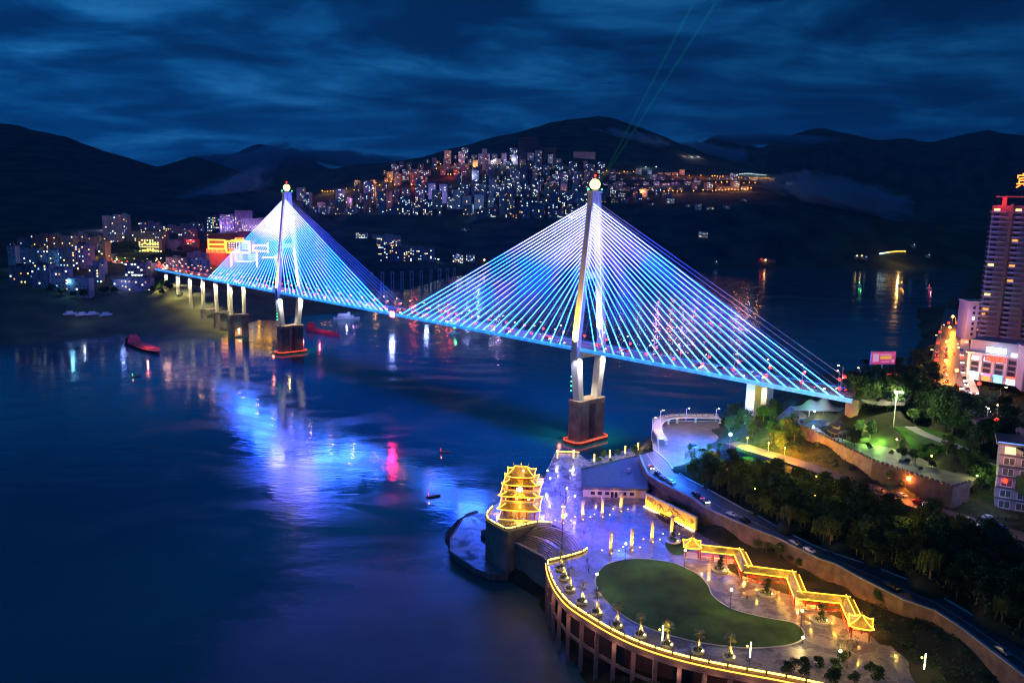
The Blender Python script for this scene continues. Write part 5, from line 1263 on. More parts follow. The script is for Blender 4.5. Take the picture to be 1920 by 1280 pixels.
# bridge traffic
for ln_, (yy, dirn, nm) in enumerate(((-7, 1, 'nearest'), (-2.8, 1, 'second'), (2.8, -1, 'third'), (7, -1, 'farthest'))):
    x = XL + 12 + rnd.uniform(0, 20); c_ = 0
    while x < XR - 8:
        k = rnd.choice(ks); put_car(k, 1, bl(x, yy, DK-.2), BANG + (0 if dirn > 0 else math.pi), '%s car driving over the bridge, %s from the left in the %s lane' % (k, nth(c_), nm), 'cars crossing the bridge'); c_ += 1
        x += rnd.uniform(26, 70)
def along(ptsW, s):
    L_ = 0
    for a, b in zip(ptsW, ptsW[1:]):
        d = (b-a).length
        if L_ + d >= s: return a.lerp(b, (s-L_)/d), math.atan2((b-a).y, (b-a).x)
        L_ += d
    return ptsW[-1], 0
# parked cars on the lower road (beside the wall)
edge = [a.lerp(b, .25) for a, b in zip(RWp, REp)]
s = 22; i = 0
for gap in (9,6,6,17,8,16,7,24,7,33,40,30):
    p, a = along(edge, s); k = ks[i % 3] if i != 0 else 'red'; put_car(k, 1 if i in (0, 5) else 0, p + Vector((0,0,.02)), a, '%s %scar along the retaining wall, %s from the far end' % (k, 'lit-up ' if i in (0,5) else 'parked ', nth(i)), 'cars parked along the lower road'); s += gap; i += 1
for i, (x, y, k, a) in enumerate(((1308,842,'white',2.4),(1318,846,'black',2.4),(1328,850,'silver',2.4),(1340,856,'red',2.3),(1352,862,'white',2.3),(1300,838,'blue',2.4),(1362,868,'silver',2.2))):
    put_car(k, 0, P(x, y, 28.01), a, '%s car parked under the trees of the blue-lit car park, %s of the row' % (k, nth(i)), 'cars in the blue-lit car park')
for i, (x, y, k, l) in enumerate(((1650,921,'tan',0),(1690,930,'white',0),(1722,944,'red',1),(1735,948,'white',0),(1815,978,'silver',0),(1852,972,'white',0),(1878,990,'blue',0))):
    put_car(k, l, P(x, y, 38.02), -1.05 if i != 5 else .2, '%s car by the middle road under the park wall, %s from the left' % (k, nth(i)), 'cars on the middle road')
for i in range(26):
    side = i % 3; p, a = along([P(1785,735,62.8), P(1778,700,62.8), P(1779,660,62.8), P(1786,620,62.8), P(1792,590,62.8)], 4 + (i//3)*17 + rnd.uniform(0, 6)); q = Vector((-math.sin(a), math.cos(a), 0))*(-7, 1.5, 6.5)[side]
    put_car(rnd.choice(ks), 1 if side != 0 or i % 2 else 0, p+q+Vector((0,0,.02)), a + (0 if side else math.pi), 'car on the orange-lit main street, %s from the near end in the %s lane' % (nth(i//3), ('left', 'middle', 'right')[side]), 'cars on the main street')
for i in range(14):
    p, a = along([P(1775,722,62.6), P(1815,745,62.6), P(1850,780,62.6), P(1890,806,62.6)], 3 + i*4.9); q = Vector((-math.sin(a), math.cos(a), 0))*(-4.5, 3.5)[i % 2]
    put_car(rnd.choice(ks), i % 2, p+q+Vector((0,0,.02)), a, 'car on the riverside street below the shops, %s down the street' % nth(i), 'cars below the shops')
# people
def person_proto(seed, cloth):
    rnd = random.Random(seed); me = bpy.data.meshes.new('person'); st = .16 + .05*rnd.random()
    V = [(0,0,.93),(0,0,1.15),(0,0,1.38),(0,0,1.50),(0,0,1.62),(0,.01,1.70), (.10,0,.88),(.11,st*.6,.48),(.11,st,.08),(.11,st+.13,.04), (-.10,0,.88),(-.11,-st*.3,.48),(-.11,-st,.08),(-.11,-st+.13,.04),
         (.19,0,1.40),(.24,-.06,1.12),(.25,.02,.88),(.25,.06,.80), (-.19,0,1.40),(-.24,.06,1.12),(-.25,.12,.88),(-.25,.16,.80)]
    E_ = [(0,1),(1,2),(2,3),(3,4),(4,5),(0,6),(6,7),(7,8),(8,9),(0,10),(10,11),(11,12),(12,13),(2,14),(14,15),(15,16),(16,17),(2,18),(18,19),(19,20),(20,21)]
    RR = [.13,.13,.15,.06,.105,.09,.09,.06,.045,.04,.09,.06,.045,.04,.06,.045,.035,.03,.06,.045,.035,.03]
    me.from_pydata(V, E_, []); o = bpy.data.objects.new('person', me); COL.objects.link(o); o.modifiers.new('skin', 'SKIN')
    for i, r_ in enumerate(RR): me.skin_vertices[0].data[i].radius = (r_, r_)
    me.skin_vertices[0].data[0].use_root = True; sb = o.modifiers.new('s', 'SUBSURF'); sb.levels = 1; sb.render_levels = 1
    bpy.context.view_layer.update(); dg = bpy.context.evaluated_depsgraph_get(); m2 = bpy.data.meshes.new_from_object(o.evaluated_get(dg)); bpy.data.objects.remove(o)
    m2.materials.clear(); m2.materials.append(cloth); o = bpy.data.objects.new('person', m2); COL.objects.link(o); tag(o, 'x', 'person', 'people strolling on the plaza')
    hr = MB().ball((0, -.02, 1.72), .10, 8, 5).build('hair', M_DKMET, o); reg(o); return o
pcol = [('dark', mat('dark_clothes', (.05,.05,.07), .9, noise=.1)), ('pale', mat('pale_clothes', (.4,.38,.36), .9, noise=.1)), ('red', mat('red_clothes', (.35,.05,.05), .9, noise=.1))]
pp = [(n_, person_proto(i, m)) for i, (n_, m) in enumerate(pcol)]; pu = set()
zones = [([(1040,870),(1075,870),(1070,900),(1035,900)], 9, 'behind the tiered pavilion'), ([(1032,905),(1072,905),(1062,955),(1036,955)], 12, 'right of the tiered pavilion'), ([(1075,965),(1200,960),(1230,1000),(1180,1020),(1110,1020),(1070,990)], 13, 'among the lit columns'),
         ([(1095,1045),(1112,1060),(1110,1080),(1098,1070)], 4, 'between the steps and the lawn'), ([(1130,1158),(1235,1208),(1230,1214),(1130,1170)], 3, 'between the palms and the lawn'), ([(1385,1230),(1400,1238),(1390,1242)], 1, 'beside the last palm'), ([(1310,1052),(1345,1050),(1350,1056),(1310,1058)], 4, 'in front of the first kiosk'), ([(1345,1100),(1420,1122),(1400,1128),(1350,1115)], 4, 'on paving beside the corridor'), ([(1120,845),(1200,846),(1195,850)], 2, 'near the garden strip')]
for pg, n, w in zones:
    got = []
    while len(got) < n:
        x = rnd.uniform(min(p[0] for p in pg), max(p[0] for p in pg)); y = rnd.uniform(min(p[1] for p in pg), max(p[1] for p in pg))
        if inpoly(x, y, pg): got.append((x, y))
    for i, (x, y) in enumerate(sorted(got)):
        n_, pr = rnd.choice(pp); lab = 'person in %s clothes, %s from left, %s' % (n_, nth(i), w)
        if pr.name not in pu: pu.add(pr.name); pr.location = P(x, y, 20); pr['label'] = lab; pr.rotation_euler = (0,0,rnd.random()*6)
        else: copy_tree(pr, None, P(x, y, 20), rnd.random()*6, lab)
# ---------------------------------------------------------------- park pavilion, pond, tent
pond = PL([(1499,786),(1530,781),(1553,787),(1545,800),(1520,803),(1503,797)], 46.05)
tag(MB().prism([(p.x, p.y) for p in pond], 46.0, 46.12).build('reflecting_pool', mat('pool_water', (.03,.07,.14), .04, noise=.2)), kind='structure')
light('pool_light', P(1528, 790, 46) + Vector((0, -3, 6)), (.35, .55, 1), 3500)
pg_ = thing('pagoda_pavilion', 'dark two-roofed pagoda pavilion on the park terrace', 'pavilion', P(1572, 826, 46), .4)
MB().box(-3,-3,0,3,3,.5).build('podium', M_PALE, pg_)
for sx in (-1,0,1):
    for sy in (-1,0,1):
        if sx or sy: MB().tube((sx*2.3, sy*2.3, .5), (sx*2.3, sy*2.3, 4), .16, n=6).build('column', mat('dark_red_wood', (.12,.03,.03), .6, noise=.2), pg_)
M_TD = mat('dark_tile', (.05,.03,.04), .5, noise=.2)
m, l = hip_roof(3.7, 3.7, 1.9, 1.9, 4, 5.6, 1.2); m.build('roof', M_TD, pg_); MB().box(-1.7,-1.7,5.4,1.7,1.7,6.6).build('wall', M_TD, pg_)
m, l = hip_roof(2.7, 2.7, .1, .1, 6.6, 9.2, 1.0); m.build('roof', M_TD, pg_)
tn = thing('tensile_canopy', 'blue-lit white tensile tent roof under the bridge end', 'canopy', P(1532, 775, 48)); c = MB(); K = 12
for j in range(K+1):
    for i in range(25):
        u = i/24; v = j/K; x = -13+26*u; y = -5+10*v; z = 3.2 + 4.0*math.exp(-((u-.35)/.12)**2 - ((v-.5)/.3)**2) + 5.2*math.exp(-((u-.62)/.14)**2 - ((v-.5)/.3)**2) - .8*abs(2*v-1)**2
        c.v.append((x, y*(.5+math.sin(math.pi*(.1+.8*u))*.6), z))
c.f = [(j*25+i, j*25+i+1, (j+1)*25+i+1, (j+1)*25+i) for j in range(K) for i in range(24)]
c.build('canopy_skin', mat('white_membrane', (.7,.7,.72), .5, noise=.02), tn, smooth=True)
for x in (-11,-4,3,11): MB().tube((x,0,-2), (x,0,3.6), .15, n=6).build('mast', M_STEEL, tn)
light('tent_light', P(1530, 760, 50) + Vector((0, -14, 10)), (.05, .22, 1), 14000)
light('under_deck_light', P(1480, 760, 45) + Vector((0, 0, 6)), (.05, .2, 1), 3000)
# ---------------------------------------------------------------- billboard and street signs
def text(body, m, parent, loc, rot, size, ext=.04, name='lettering', align='CENTER', sx=1):
    cu = bpy.data.curves.new(name, 'FONT'); cu.body = body; cu.size = size; cu.extrude = ext; cu.align_x = align; cu.align_y = 'CENTER'; cu.resolution_u = 2
    t = bpy.data.objects.new(name, cu); COL.objects.link(t); bpy.context.view_layer.update()
    me = bpy.data.meshes.new_from_object(t.evaluated_get(bpy.context.evaluated_depsgraph_get())); bpy.data.objects.remove(t)
    me.materials.clear(); me.materials.append(m); o = bpy.data.objects.new(name, me); COL.objects.link(o); o.parent = parent; o.location = loc; o.rotation_euler = rot; o.scale = (sx, 1, 1); return o
q = P(1651, 716, 61); BB = thing('billboard', 'pink illuminated billboard on a tall white pole beside the bridge end', 'billboard', q, R(12))
MB().tube((0,0,-3), (0,0,9.5), .5, .45, 10).build('pole', M_WHITE, BB)
MB().box(-7.2,-.5,9.5,7.2,.5,16.4).build('panel', M_STEEL, BB)
MB().box(-7.0,-.56,9.7,7.0,-.5,16.2).build('poster', emit('pink_poster', (.62, .05, .26), .75), BB)
MB().box(-6.2,-.62,11,-2.8,-.56,15.2).build('picture_field', emit('pale_pink', (.8, .4, .7), .7), BB); MB().box(-2.0,-.62,12.3,4.6,-.56,13.9).build('yellow_band', emit('poster_yellow', (.9, .45, .06), .8), BB)
MB().box(-2.0,-.62,14.3,4.6,-.56,15.0).build('title_line', emit('poster_pale', (.8, .35, .6), .7), BB); MB().lathe([(.85,-.03),(.85,.03)], n=16); c = MB(); c.tube((5.6,-.62,11.3),(5.6,-.57,11.3),.85,n=16); c.build('round_emblem', emit('pale_pink', (.8,.4,.7), .7), BB)
MB().box(-1,-.62,10.6,.8,-.56,11.2).build('small_text', emit('poster_pale', (.8,.35,.6), .7), BB); MB().box(1.4,-.62,10.6,3.4,-.56,11.2).build('small_text', emit('poster_pale', (.8,.35,.6), .7), BB)
light('billboard_light', (-9, -4, 8), (.5, .35, 1), 900, BB)
SGN = thing('road_led_sign', 'red LED road sign above the park trees near the bridge end', 'LED sign', P(1671, 722, 62), R(8))
MB().box(-4.2,-.3,3.6,4.2,.2,6.2).build('housing', M_DKMET, SGN); MB().box(-4,-.35,3.8,4,-.3,6).build('red_field', emit('led_red_field', (1, .02, .01), 2.5, False), SGN)
c = MB()
for k in range(7): c.box(-2.9+k*.85,-.42,4.3,-2.9+k*.85+.6,-.36,5.5)
c.build('lit_characters', emit('led_yellow', (1, .55, .1), 8, False), SGN)
for s_ in (-3, 3): MB().tube((s_,0,0), (s_,0,3.6), .15, n=6).build('post', M_STEEL, SGN)
# red lantern lamp posts on the streets
LP2 = []
for i, (x, y) in enumerate(((1610,712),(1578,706),(1756,640),(1763,618),(1770,650),(1790,660),(1800,668),(1752,672),(1812,690),(1780,600),(1872,750),(1866,790),(1790,600),(1815,655),(1835,720))):
    copy_tree(LP, None, P(x, y+16, 62.6), i*1.1, 'red-lantern street lamp on the city streets at the right, %s of fifteen' % nth(i), 1.15, 'lantern lamps of the right-bank streets')
for i, (x, y, pw) in enumerate(((1772,650,9000),(1778,620,26000),(1784,598,22000),(1770,690,32000),(1790,710,20000))):
    q = P(x, y+18, 62.8); r = thing('sodium_street_lamp', 'orange sodium street lamp, %s from the near end of the main street' % nth(4-i if i < 4 else 0) if i < 4 else 'orange sodium street lamp at the street corner', 'street lamp', q, 0, 'orange street lamps')
    MB().tube((0,0,0), (0,0,9), .12, n=6).build('pole', M_STEEL, r); MB().ball((0,0,9.2), .8, 8, 5).build('lamp', E_ORG, r); light('street_light', (1, -1, 9.6), (1, .33, .03), pw, r)
for x, y, z, pw, c_ in ((1440,852,37,50000,(1,.33,.02)),(1470,862,38,50000,(1,.33,.02)),(1400,842,35,30000,(1,.33,.02)),(1668,912,38,26000,(1,.28,.03)),(1700,925,38,22000,(1,.22,.03)),(1735,935,38,15000,(1,.15,.04)),(1830,760,63,4500,(.6,.4,1)),(1850,790,63,3500,(.6,.4,1)),(1805,735,63,3500,(1,.6,.7))):
    q = P(x, y, z); r = thing('street_lamp', 'x', 'street lamp', q, 0, 'lamps of the middle road and riverside street'); 
    r['label'] = '%s street lamp %s' % ('orange' if c_[0] == 1 and c_[2] < .1 else 'pinkish', {1440:'at the centre of the orange stretch above the green trees',1470:'at the right of the orange stretch above the green trees',1400:'at the left of the orange stretch above the green trees',1668:'beside the first bush below the park wall',1700:'between bushes below the park wall',1735:'at the right end below the park wall',1830:'on the riverside street below the white shop signs',1850:'lower down the riverside street',1805:'at the corner of the two streets'}[x])
    MB().tube((0,0,0), (0,0,5.5), .1, n=6).build('pole', M_STEEL, r); MB().ball((0,0,5.6), .32, 8, 5).build('lamp', E_ORG if c_[2] < .1 else E_WHT, r); light('street_light', (0, -.5, 6.3), c_, pw, r)
# ---------------------------------------------------------------- high-rise, podium, shops, apartment house
def facade_windows(r, face, w, h, nx, nf, z0, fh, ww, wh, litp, rnd, x0=0, y0=0, glass=M_GLASS, frames=False, cap=100, lits=(E_WY, E_WW, E_WO)):
    """windows on the -Y face (face='f') or -X face ('s') of a block"""
    n = 0
    for f in range(nf):
        for i in range(nx):
            if n >= cap: return
            a = -w/2 + w*(i+.5)/nx + x0; z = z0 + f*fh
            m = rnd.choice(lits) if rnd.random() < litp else glass
            if face == 'f': b = MB().box(a-ww/2, y0-.06, z, a+ww/2, y0+.05, z+wh)
            else: b = MB().box(y0-.06, a-ww/2, z, y0+.05, a+ww/2, z+wh)
            o = b.build('window', m, r); n += 1
            if frames:
                fr = MB(); fr.box(a-ww/2-.12, y0-.1, z-.15, a+ww/2+.12, y0-.0, z) if face == 'f' else fr.box(y0-.1, a-ww/2-.12, z-.15, y0, a+ww/2+.12, z); fr.build('sill', M_WHITE, o)
def highrise(name, label, loc, rz, w, d, fl, litp, seed, crown=True):
    rnd = random.Random(seed); r = thing(name, label, 'high-rise', loc, rz); h = fl*3.1; M_HW = mat('tower_render', (.30,.19,.13), .8, noise=.12, scale=.1)
    MB().box(-w/2, -d/2, -2, w/2, d/2, h).build('wall', M_HW, r)
    bays = 3; bw_ = w/bays
    nb = 0
    for i in range(bays):
        c = -w/2+bw_*(i+.5)
        MB().box(c+bw_*.36, -d/2-1.6, -2, c+bw_*.5, -d/2, h+2).build('pilaster', M_HW, r)
        for f in range(fl):
            z = f*3.1
            if nb < 96:
                b = MB(); n_ = 7; pts = [(c-bw_*.5 + bw_*.86*k/(n_-1), -d/2-.3-1.6*math.sin(math.pi*k/(n_-1))) for k in range(n_)]
                b.prism(pts + [(pts[-1][0], -d/2), (pts[0][0], -d/2)], z-.1, z+.12); b.wall(pts, .12, z+.12, z+.95); b.build('balcony', mat('balcony_pale', (.42,.38,.40), .6, noise=.05), r); nb += 1
    nb = 0
    for i in range(bays):
        c = -w/2+bw_*(i+.5)
        for f in range(fl):
            m = rnd.choice((E_WY, E_WO)) if rnd.random() < litp else M_GLASS
            MB().box(c-bw_*.4, -d/2-.05, f*3.1+.5, c-bw_*.12, -d/2+.05, f*3.1+2.2).build('window', m, r)
    for f in range(fl): # side face
        if f % 1 == 0:
            b = MB(); b.box(-w/2-1.3, -d*.2, f*3.1-.1, -w/2, d*.25, f*3.1+.12); b.box(-w/2-1.3, -d*.2, f*3.1+.12, -w/2-1.18, d*.25, f*3.1+.95); tag(b.build('side_balcony', mat('balcony_pale', (.42,.38,.40)), r))
    if crown:
        MB().box(-w/2, -d/2, h, w/2, -d/2+.4, h+1.2).box(-w/2, d/2-.4, h, w/2, d/2, h+1.2).build('parapet', M_HW, r)
        for sx in (-.32, .3): MB().box(w*sx-1.2, -d/2+1, h, w*sx+1.2, -d/2+3.4, h+6).build('roof_pier', emit('red_lit_concrete', (1, .03, .02), .55, False, (.3,.1,.1)) if sx < 0 else M_HW, r)  # left pier glows by itself, red light on concrete painted as emission
        MB().box(-w*.46, -d/2+.4, h+6, w*.1, -d/2+4.2, h+6.9).build('roof_frame', M_HW, r)
        MB().box(w*.1, -d/2+2, h, w*.5, d/2-2, h+10).build('lift_house', M_HW, r)
    return r, h
bq = P(1868, 668, 63); HR, hh = highrise('highrise_tower', 'tall brown high-rise with curved balconies and red rooftop letters', bq + Vector((20, 22, 7)), R(-32), 34, 26, 27, .07, 5)
def sgn(parent, body, m, loc, rz, size, nm='sign_lettering', sx=1): return text(body, m, parent, loc, (R(90), 0, rz), size, .12, nm, sx=sx)
sgn(HR, '宾馆大酒店', emit('rooftop_neon', (1, .16, .02), 7), (11.5, -9.6, hh+15.5), 0, 9.5, 'rooftop_letters', .75)
MB().box(1, -9.4, hh+10, 22, -9.2, hh+10.6).build('letter_rail', M_DKMET, HR); light('neon_glow', (4, -14, hh+10), (1, .02, .03), 5000, HR)
light('sign_glow', (-12, -18, hh+2), (1, .02, .03), 2500, HR)
POD = thing('hotel_podium', 'violet-lit stepped hotel podium with white and red signs below the high-rise', 'building', P(1850, 735, 62.8) + Vector((25, 14, 0)), R(-50))
M_POD = mat('podium_render', (.22,.19,.25), .7, noise=.1, scale=.1)
MB().box(-26, 0, 0, 26, 22, 14).build('wall', M_POD, POD); MB().box(-27, -.6, 13.6, 27, 22, 14.6).build('cornice', M_PALE, POD); MB().box(-26, 2, 14.6, 4, 20, 21).build('upper_wall', M_POD, POD)
for i in range(9): MB().box(-25.6+i*5.8, -.5, 0, -24.4+i*5.8, 0, 13.5).build('pilaster', M_PALE, POD)
rnd2 = random.Random(4)
for f in range(3):
    for i in range(8): MB().box(-23.8+i*5.8, -.06, 4.6+f*3, -20.4+i*5.8, .05, 6.6+f*3).build('window', M_GLASS if rnd2.random() < .8 else E_WW, POD)
for i in range(8):
    MB().box(-24+i*5.8, -1.4, 3.2, -20+i*5.8, -.1, 4.2).build('shop_sign', (E_SIGNW, emit('pink_sign', (1, .1, .35), 4), emit('shop_blue', (.1, .35, 1), 4), E_SIGNR)[i % 4], POD)
    MB().box(-24+i*5.8, -.08, .2, -20+i*5.8, .05, 3.0).build('shopfront', (E_WW, E_WO, E_WC)[i % 3], POD)
MB().box(-17, -.9, 15.6, -8, -.2, 18.2).build('white_sign', E_SIGNW, POD); MB().box(-5.4, -.8, 14.9, -3, -.2, 16.4).build('small_white_sign', E_SIGNW, POD)
text('酒店欢迎', emit('red_neon_letters', (1,.05,.02), 6), POD, (-12.5, -.9, 12.2), (R(90), 0, 0), 2.3, .15, 'red_letters'); MB().box(-17.5, -.6, 10.8, -7.5, -.5, 13.5).build('red_glow_board', emit('red_board', (1, .02, .02), 1.6), POD)
light('podium_light', (-8, -12, 15), (.5, .42, 1), 3500, POD); light('podium_light', (12, -9, 9), (.6, .4, 1), 1500, POD); light('podium_light', (-24, -12, 10), (.5, .35, 1), 2200, POD)
W2 = thing('commercial_block', 'pale violet commercial block with a blank white board and dark glazed front', 'building', P(1905, 735, 62.8) + Vector((14, -2, 0)), R(-20))
MB().box(-11, 0, 0, 16, 20, 21).build('wall', M_POD, W2); MB().box(-11, -.4, 20.5, 16, 20, 21.5).build('cornice', M_PALE, W2)
MB().box(-9.5, -.12, 7, 15, 0, 14.5).build('glazed_front', M_GLASS, W2); MB().box(-9.5, -.12, 1.5, 15, 0, 5.5).build('glazed_front', M_GLASS, W2); MB().box(-10, -.3, 15.2, 15.5, -.05, 19.8).build('board', M_WHITE, W2)
light('block_light', (-2, -8, 18), (.4, .45, 1), 2500, W2)
WH = thing('narrow_white_block', 'narrow violet-white building at the far end of the hotel podium', 'building', P(1822, 640, 62.8) + Vector((6, 8, 0)), R(-8))
MB().box(-6, 0, 0, 10, 16, 26).build('wall', mat('violet_white_render', (.34,.3,.4), .7, noise=.05), WH); MB().box(-6.4, -.4, 26, 10.4, 16.4, 27).build('parapet', M_PALE, WH)
facade_windows(WH, 'f', 12, 24, 3, 6, 3, 3.7, 1.6, 1.9, .2, random.Random(2), x0=2)
light('white_block_light', (-8, -9, 16), (.5, .4, 1), 4000, WH)
AP = thing('apartment_house', 'six-storey pale apartment house with deep white window frames and one red lantern', 'apartment house', P(1880, 985, 38) + Vector((19.5, 11, -1)), R(-28))
MB().box(-14, 0, -4, 16, 14, 26).build('wall', mat('apartment_render', (.33,.26,.30), .8, noise=.15, scale=.2), AP); MB().box(-15.5, -1.6, 26, 17, 15, 27).build('roof', M_TILEG, AP)
MB().wall([(-15.2,-1.3),(16.8,-1.3)], .2, 27.05, 27.3).build('roof_light', emit('roof_blue_led', (.08, .2, 1), 3), AP)
for f in range(6):
    if f: MB().box(-14.3, -.9, f*4.2+1.0, 16, 0, f*4.2+1.4).build('floor_ledge', M_TILEG, AP)
    for i in range(5):
        x = -12.6+i*5.6; z = f*4.2+1.9; m = E_WY if (f, i) == (5, 0) else mat('dim_window', (.12,.11,.09), .2, noise=.3)
        o = MB().box(x, -.1, z, x+3.4, .05, z+2.5).build('window', m, AP); fr = MB(); fr.wall([(x-.15,-.12),(x+3.55,-.12)], .3, z-.3, z); fr.wall([(x-.15,-.12),(x+3.55,-.12)], .3, z+2.5, z+2.7)
        for xx in (x-.15, x+1.65, x+3.4): fr.box(xx, -.26, z, xx+.2, -.02, z+2.5)
        fr.build('frame', M_WHITE, o)
MB().ball((-11.5, -1.2, 12.6), .9, 10, 7).build('red_lantern', E_RED, AP); light('house_light', (-12, -7, 24), (1, .5, .35), 2500, AP); light('house_light', (-16, -10, 8), (.3, .4, 1), 2500, AP); light('house_light', (6, -10, 14), (1, .5, .45), 1500, AP)
# ================================================================ far hillside city
rnd = random.Random(77)
WALLS = [mat('city_wall_%s' % n, c, .8, noise=.15, scale=.05) for n, c in (('grey', (.26,.25,.30)), ('cream', (.40,.33,.26)), ('mauve', (.28,.22,.33)), ('pale', (.46,.44,.50)), ('brown', (.26,.17,.14)))]
WN = ['grey', 'cream', 'mauve', 'pale', 'brown']
LITS = [E_WW, E_WW, E_WC, E_WY, E_WY, E_WY, E_WO]
def block(name, w, d, h, wall, wr, nx, nf, litp, ww, wh, seed, maxw=26, lits=LITS, roof=True, cat='building'):
    rn = random.Random(seed); r = thing(name, 'x', cat)
    MB().box(-w/2, -d/2, -12, w/2, d/2, h).build('wall', wall, r)
    if roof:
        c = MB(); c.box(-w/2-.3, -d/2-.3, h, w/2+.3, d/2+.3, h+.9); x = rn.uniform(-w*.25, w*.2); c.box(x, -d*.2, h+.9, x+w*.3, d*.25, h+3.6); c.build('roof', M_TILEG if rn.random() < .5 else wall, r)
    # unlit windows as one recessed grid of glass strips per storey, lit rooms as windows of their own
    fh = h/nf; n = 0; g = MB()
    for f in range(nf):
        for i in range(nx):
            a = -w/2+w*(i+.5)/nx; z = f*fh+fh*.28
            if rn.random() < litp and n < maxw:
                MB().box(a-ww/2, -d/2-.12, z, a+ww/2, -d/2+.05, z+wh).build('window', rn.choice(lits), r); n += 1
            elif wr: 
                if n < 90 and rn.random() < wr: MB().box(a-ww/2, -d/2-.1, z, a+ww/2, -d/2+.05, z+wh).build('window', M_GLASS, r); n += .5
    return r
protos = []
for i in range(16):
    w = rnd.uniform(15, 30); nf = rnd.choice((7, 9, 11, 14, 17, 20)); wl = i % 5
    protos.append((block('city_block', w, rnd.uniform(12, 18), nf*3.2, WALLS[wl], 0, max(3, int(w/4.6)), nf, (.07, .12, .2)[i % 3], 2.4, 2.0, 100+i, 22), WN[wl], nf)); reg(protos[-1][0])
pused = set()
def place_block(pr, loc, rz, lab, sc=1, grp=None):
    if pr.name not in pused: pused.add(pr.name); pr.location = loc; pr.rotation_euler = (0,0,rz); pr['label'] = lab; pr.scale = (sc if isinstance(sc, tuple) else (sc,)*3); pr['group'] = grp; return pr
    return copy_tree(pr, None, loc, rz, lab, sc, grp)
ROWS = [(409, 900, 1090), (402, 555, 1100), (390, 560, 1110), (379, 645, 1200), (368, 690, 1260), (357, 840, 1400), (347, 665, 1330), (338, 730, 1420), (328, 720, 1300), (317, 735, 1100), (308, 800, 1050), (299, 855, 965)]
for ri, (y, xa, xb) in enumerate(ROWS):
    x = xa + rnd.uniform(0, 8); k = 0
    while x < xb:
        if not (800 < x < 880 and 336 < y < 352) and not (y > 400 and 830 < x < 870):
            pr, wn, nf = rnd.choice(protos if y > 345 else protos[:8] + protos[:4]); w = hillz(x, y)
            sc = (rnd.uniform(.8, 1.15), 1, rnd.uniform(.55, .95) if y < 350 else rnd.uniform(.7, 1.15)); 
            if y > 375 and x < 1130: pr, wn, nf = rnd.choice(protos[3:] if nf > 9 else protos); sc = (sc[0]*1.1, 1, rnd.uniform(.9, 1.35))
            if x > 1130: sc = (sc[0], 1, sc[2]*.55)
            ht = 'low' if nf*sc[2] < 7 else 'tall' if nf*sc[2] > 13 else 'mid-height'
            place_block(pr, w + Vector((0,0,-1)), R(rnd.uniform(-20, 14)), '%s %s apartment block, %s from left, %s row up the far hillside' % (ht, wn, nth(k), nth(ri)), sc, 'apartment blocks of the far hillside city'); k += 1
        x += rnd.uniform(13, 27)
# two unlit towers near the summit and a slim spire block
for x, w_, top, lab in ((990, 34, 262, 'wide unlit black tower on the skyline above the far city'), (1027, 30, 280, 'second unlit black tower just right of the wide one above the far city')):
    q = hillz(x, 306); h = (306-top)/1500*q.y; W_ = w_/1500*q.y; r = thing('unlit_tower', lab, 'tower block', q); MB().box(-W_/2,-14,-10,W_/2,14,h).build('wall', mat('dark_tower_wall', (.03,.03,.04), .8, noise=.1), r); MB().box(-W_/2-.5,-14.5,h,W_/2+.5,14.5,h+2).build('roof', M_TILEG, r)
for x, y, wd, ht, lab in ((1095, 290, 40, 14, 'long hazy terrace building on the ridge right of the black towers'),):
    q = hillz(x, y+10); r = thing('ridge_building', lab, 'building', q); s_ = q.y/1500; MB().box(-wd*s_/2,-10,-8,wd*s_/2,10,ht*s_).build('wall', WALLS[3], r); MB().box(-wd*s_/2-1,-11,ht*s_,wd*s_/2+1,11,ht*s_+2).build('roof', M_TILEG, r)
# street lamps strung over the hillside
FL = thing('hill_street_lamp', 'x', 'street lamp'); MB().tube((0,0,-6), (0,0,9), .35, n=5).build('pole', M_STEEL, FL); MB().ball((0,0,9.5), 1.45, 8, 5).build('lamp', emit('hill_lamp_orange', (1, .42, .04), 7, False), FL); reg(FL)
FW = thing('hill_street_lamp', 'x', 'street lamp'); MB().tube((0,0,-6), (0,0,9), .35, n=5).build('pole', M_STEEL, FW); MB().ball((0,0,9.5), 1.3, 8, 5).build('lamp', emit('hill_lamp_white', (.7, .9, 1), 7, False), FW); reg(FW)
fu = set()
def farlamps(pts, white, phrase, pw=0, col=(1,.4,.08), every=3, zoff=0):
    for i, (x, y) in enumerate(pts):
        q = hillz(x, y+5); pr = FW if white else FL; lab = '%s street lamp, %s from left, %s' % ('white' if white else 'orange', nth(i), phrase)
        if pr.name not in fu: fu.add(pr.name); pr.location = q; pr['label'] = lab; pr['group'] = 'street lamps of the far hillside'
        else: copy_tree(pr, None, q, 0, lab, random.uniform(.7, 1.15), 'street lamps of the far hillside')
        if pw and i % every == 0: light('hill_street_light', q + Vector((0, -14, 16)), col, pw*(.6 if col[0] == 1 else .8), None, 'POINT', 2)
farlamps([(604+i*5.2, 357 + (i % 3)) for i in range(8)], 0, 'row left of the tall cream blocks', 60000)
farlamps([(684+i*7, 341 + (i*5 % 7)) for i in range(9)], 0, 'bright cluster above the cream blocks', 90000)
farlamps([(650, 352), (664, 355), (728, 335), (780, 330), (782, 322), (818, 316), (826, 307), (838, 307), (890, 313), (705, 362), (700, 365), (712, 363)], 0, 'scattered on the left half of far city', 80000, every=2)
farlamps([(858, 307), (893, 303), (906, 301), (912, 304), (926, 303), (940, 305), (962, 303), (1012, 307), (1045, 308), (1050, 312)], 1, 'along the upper edge of the far city', 50000, (.6, .7, 1), 2)
farlamps([(1125+i*6.2, 319) for i in range(5)] + [(1170,321),(1176,321),(1188,321)], 0, 'just right of the near pylon head', 60000)
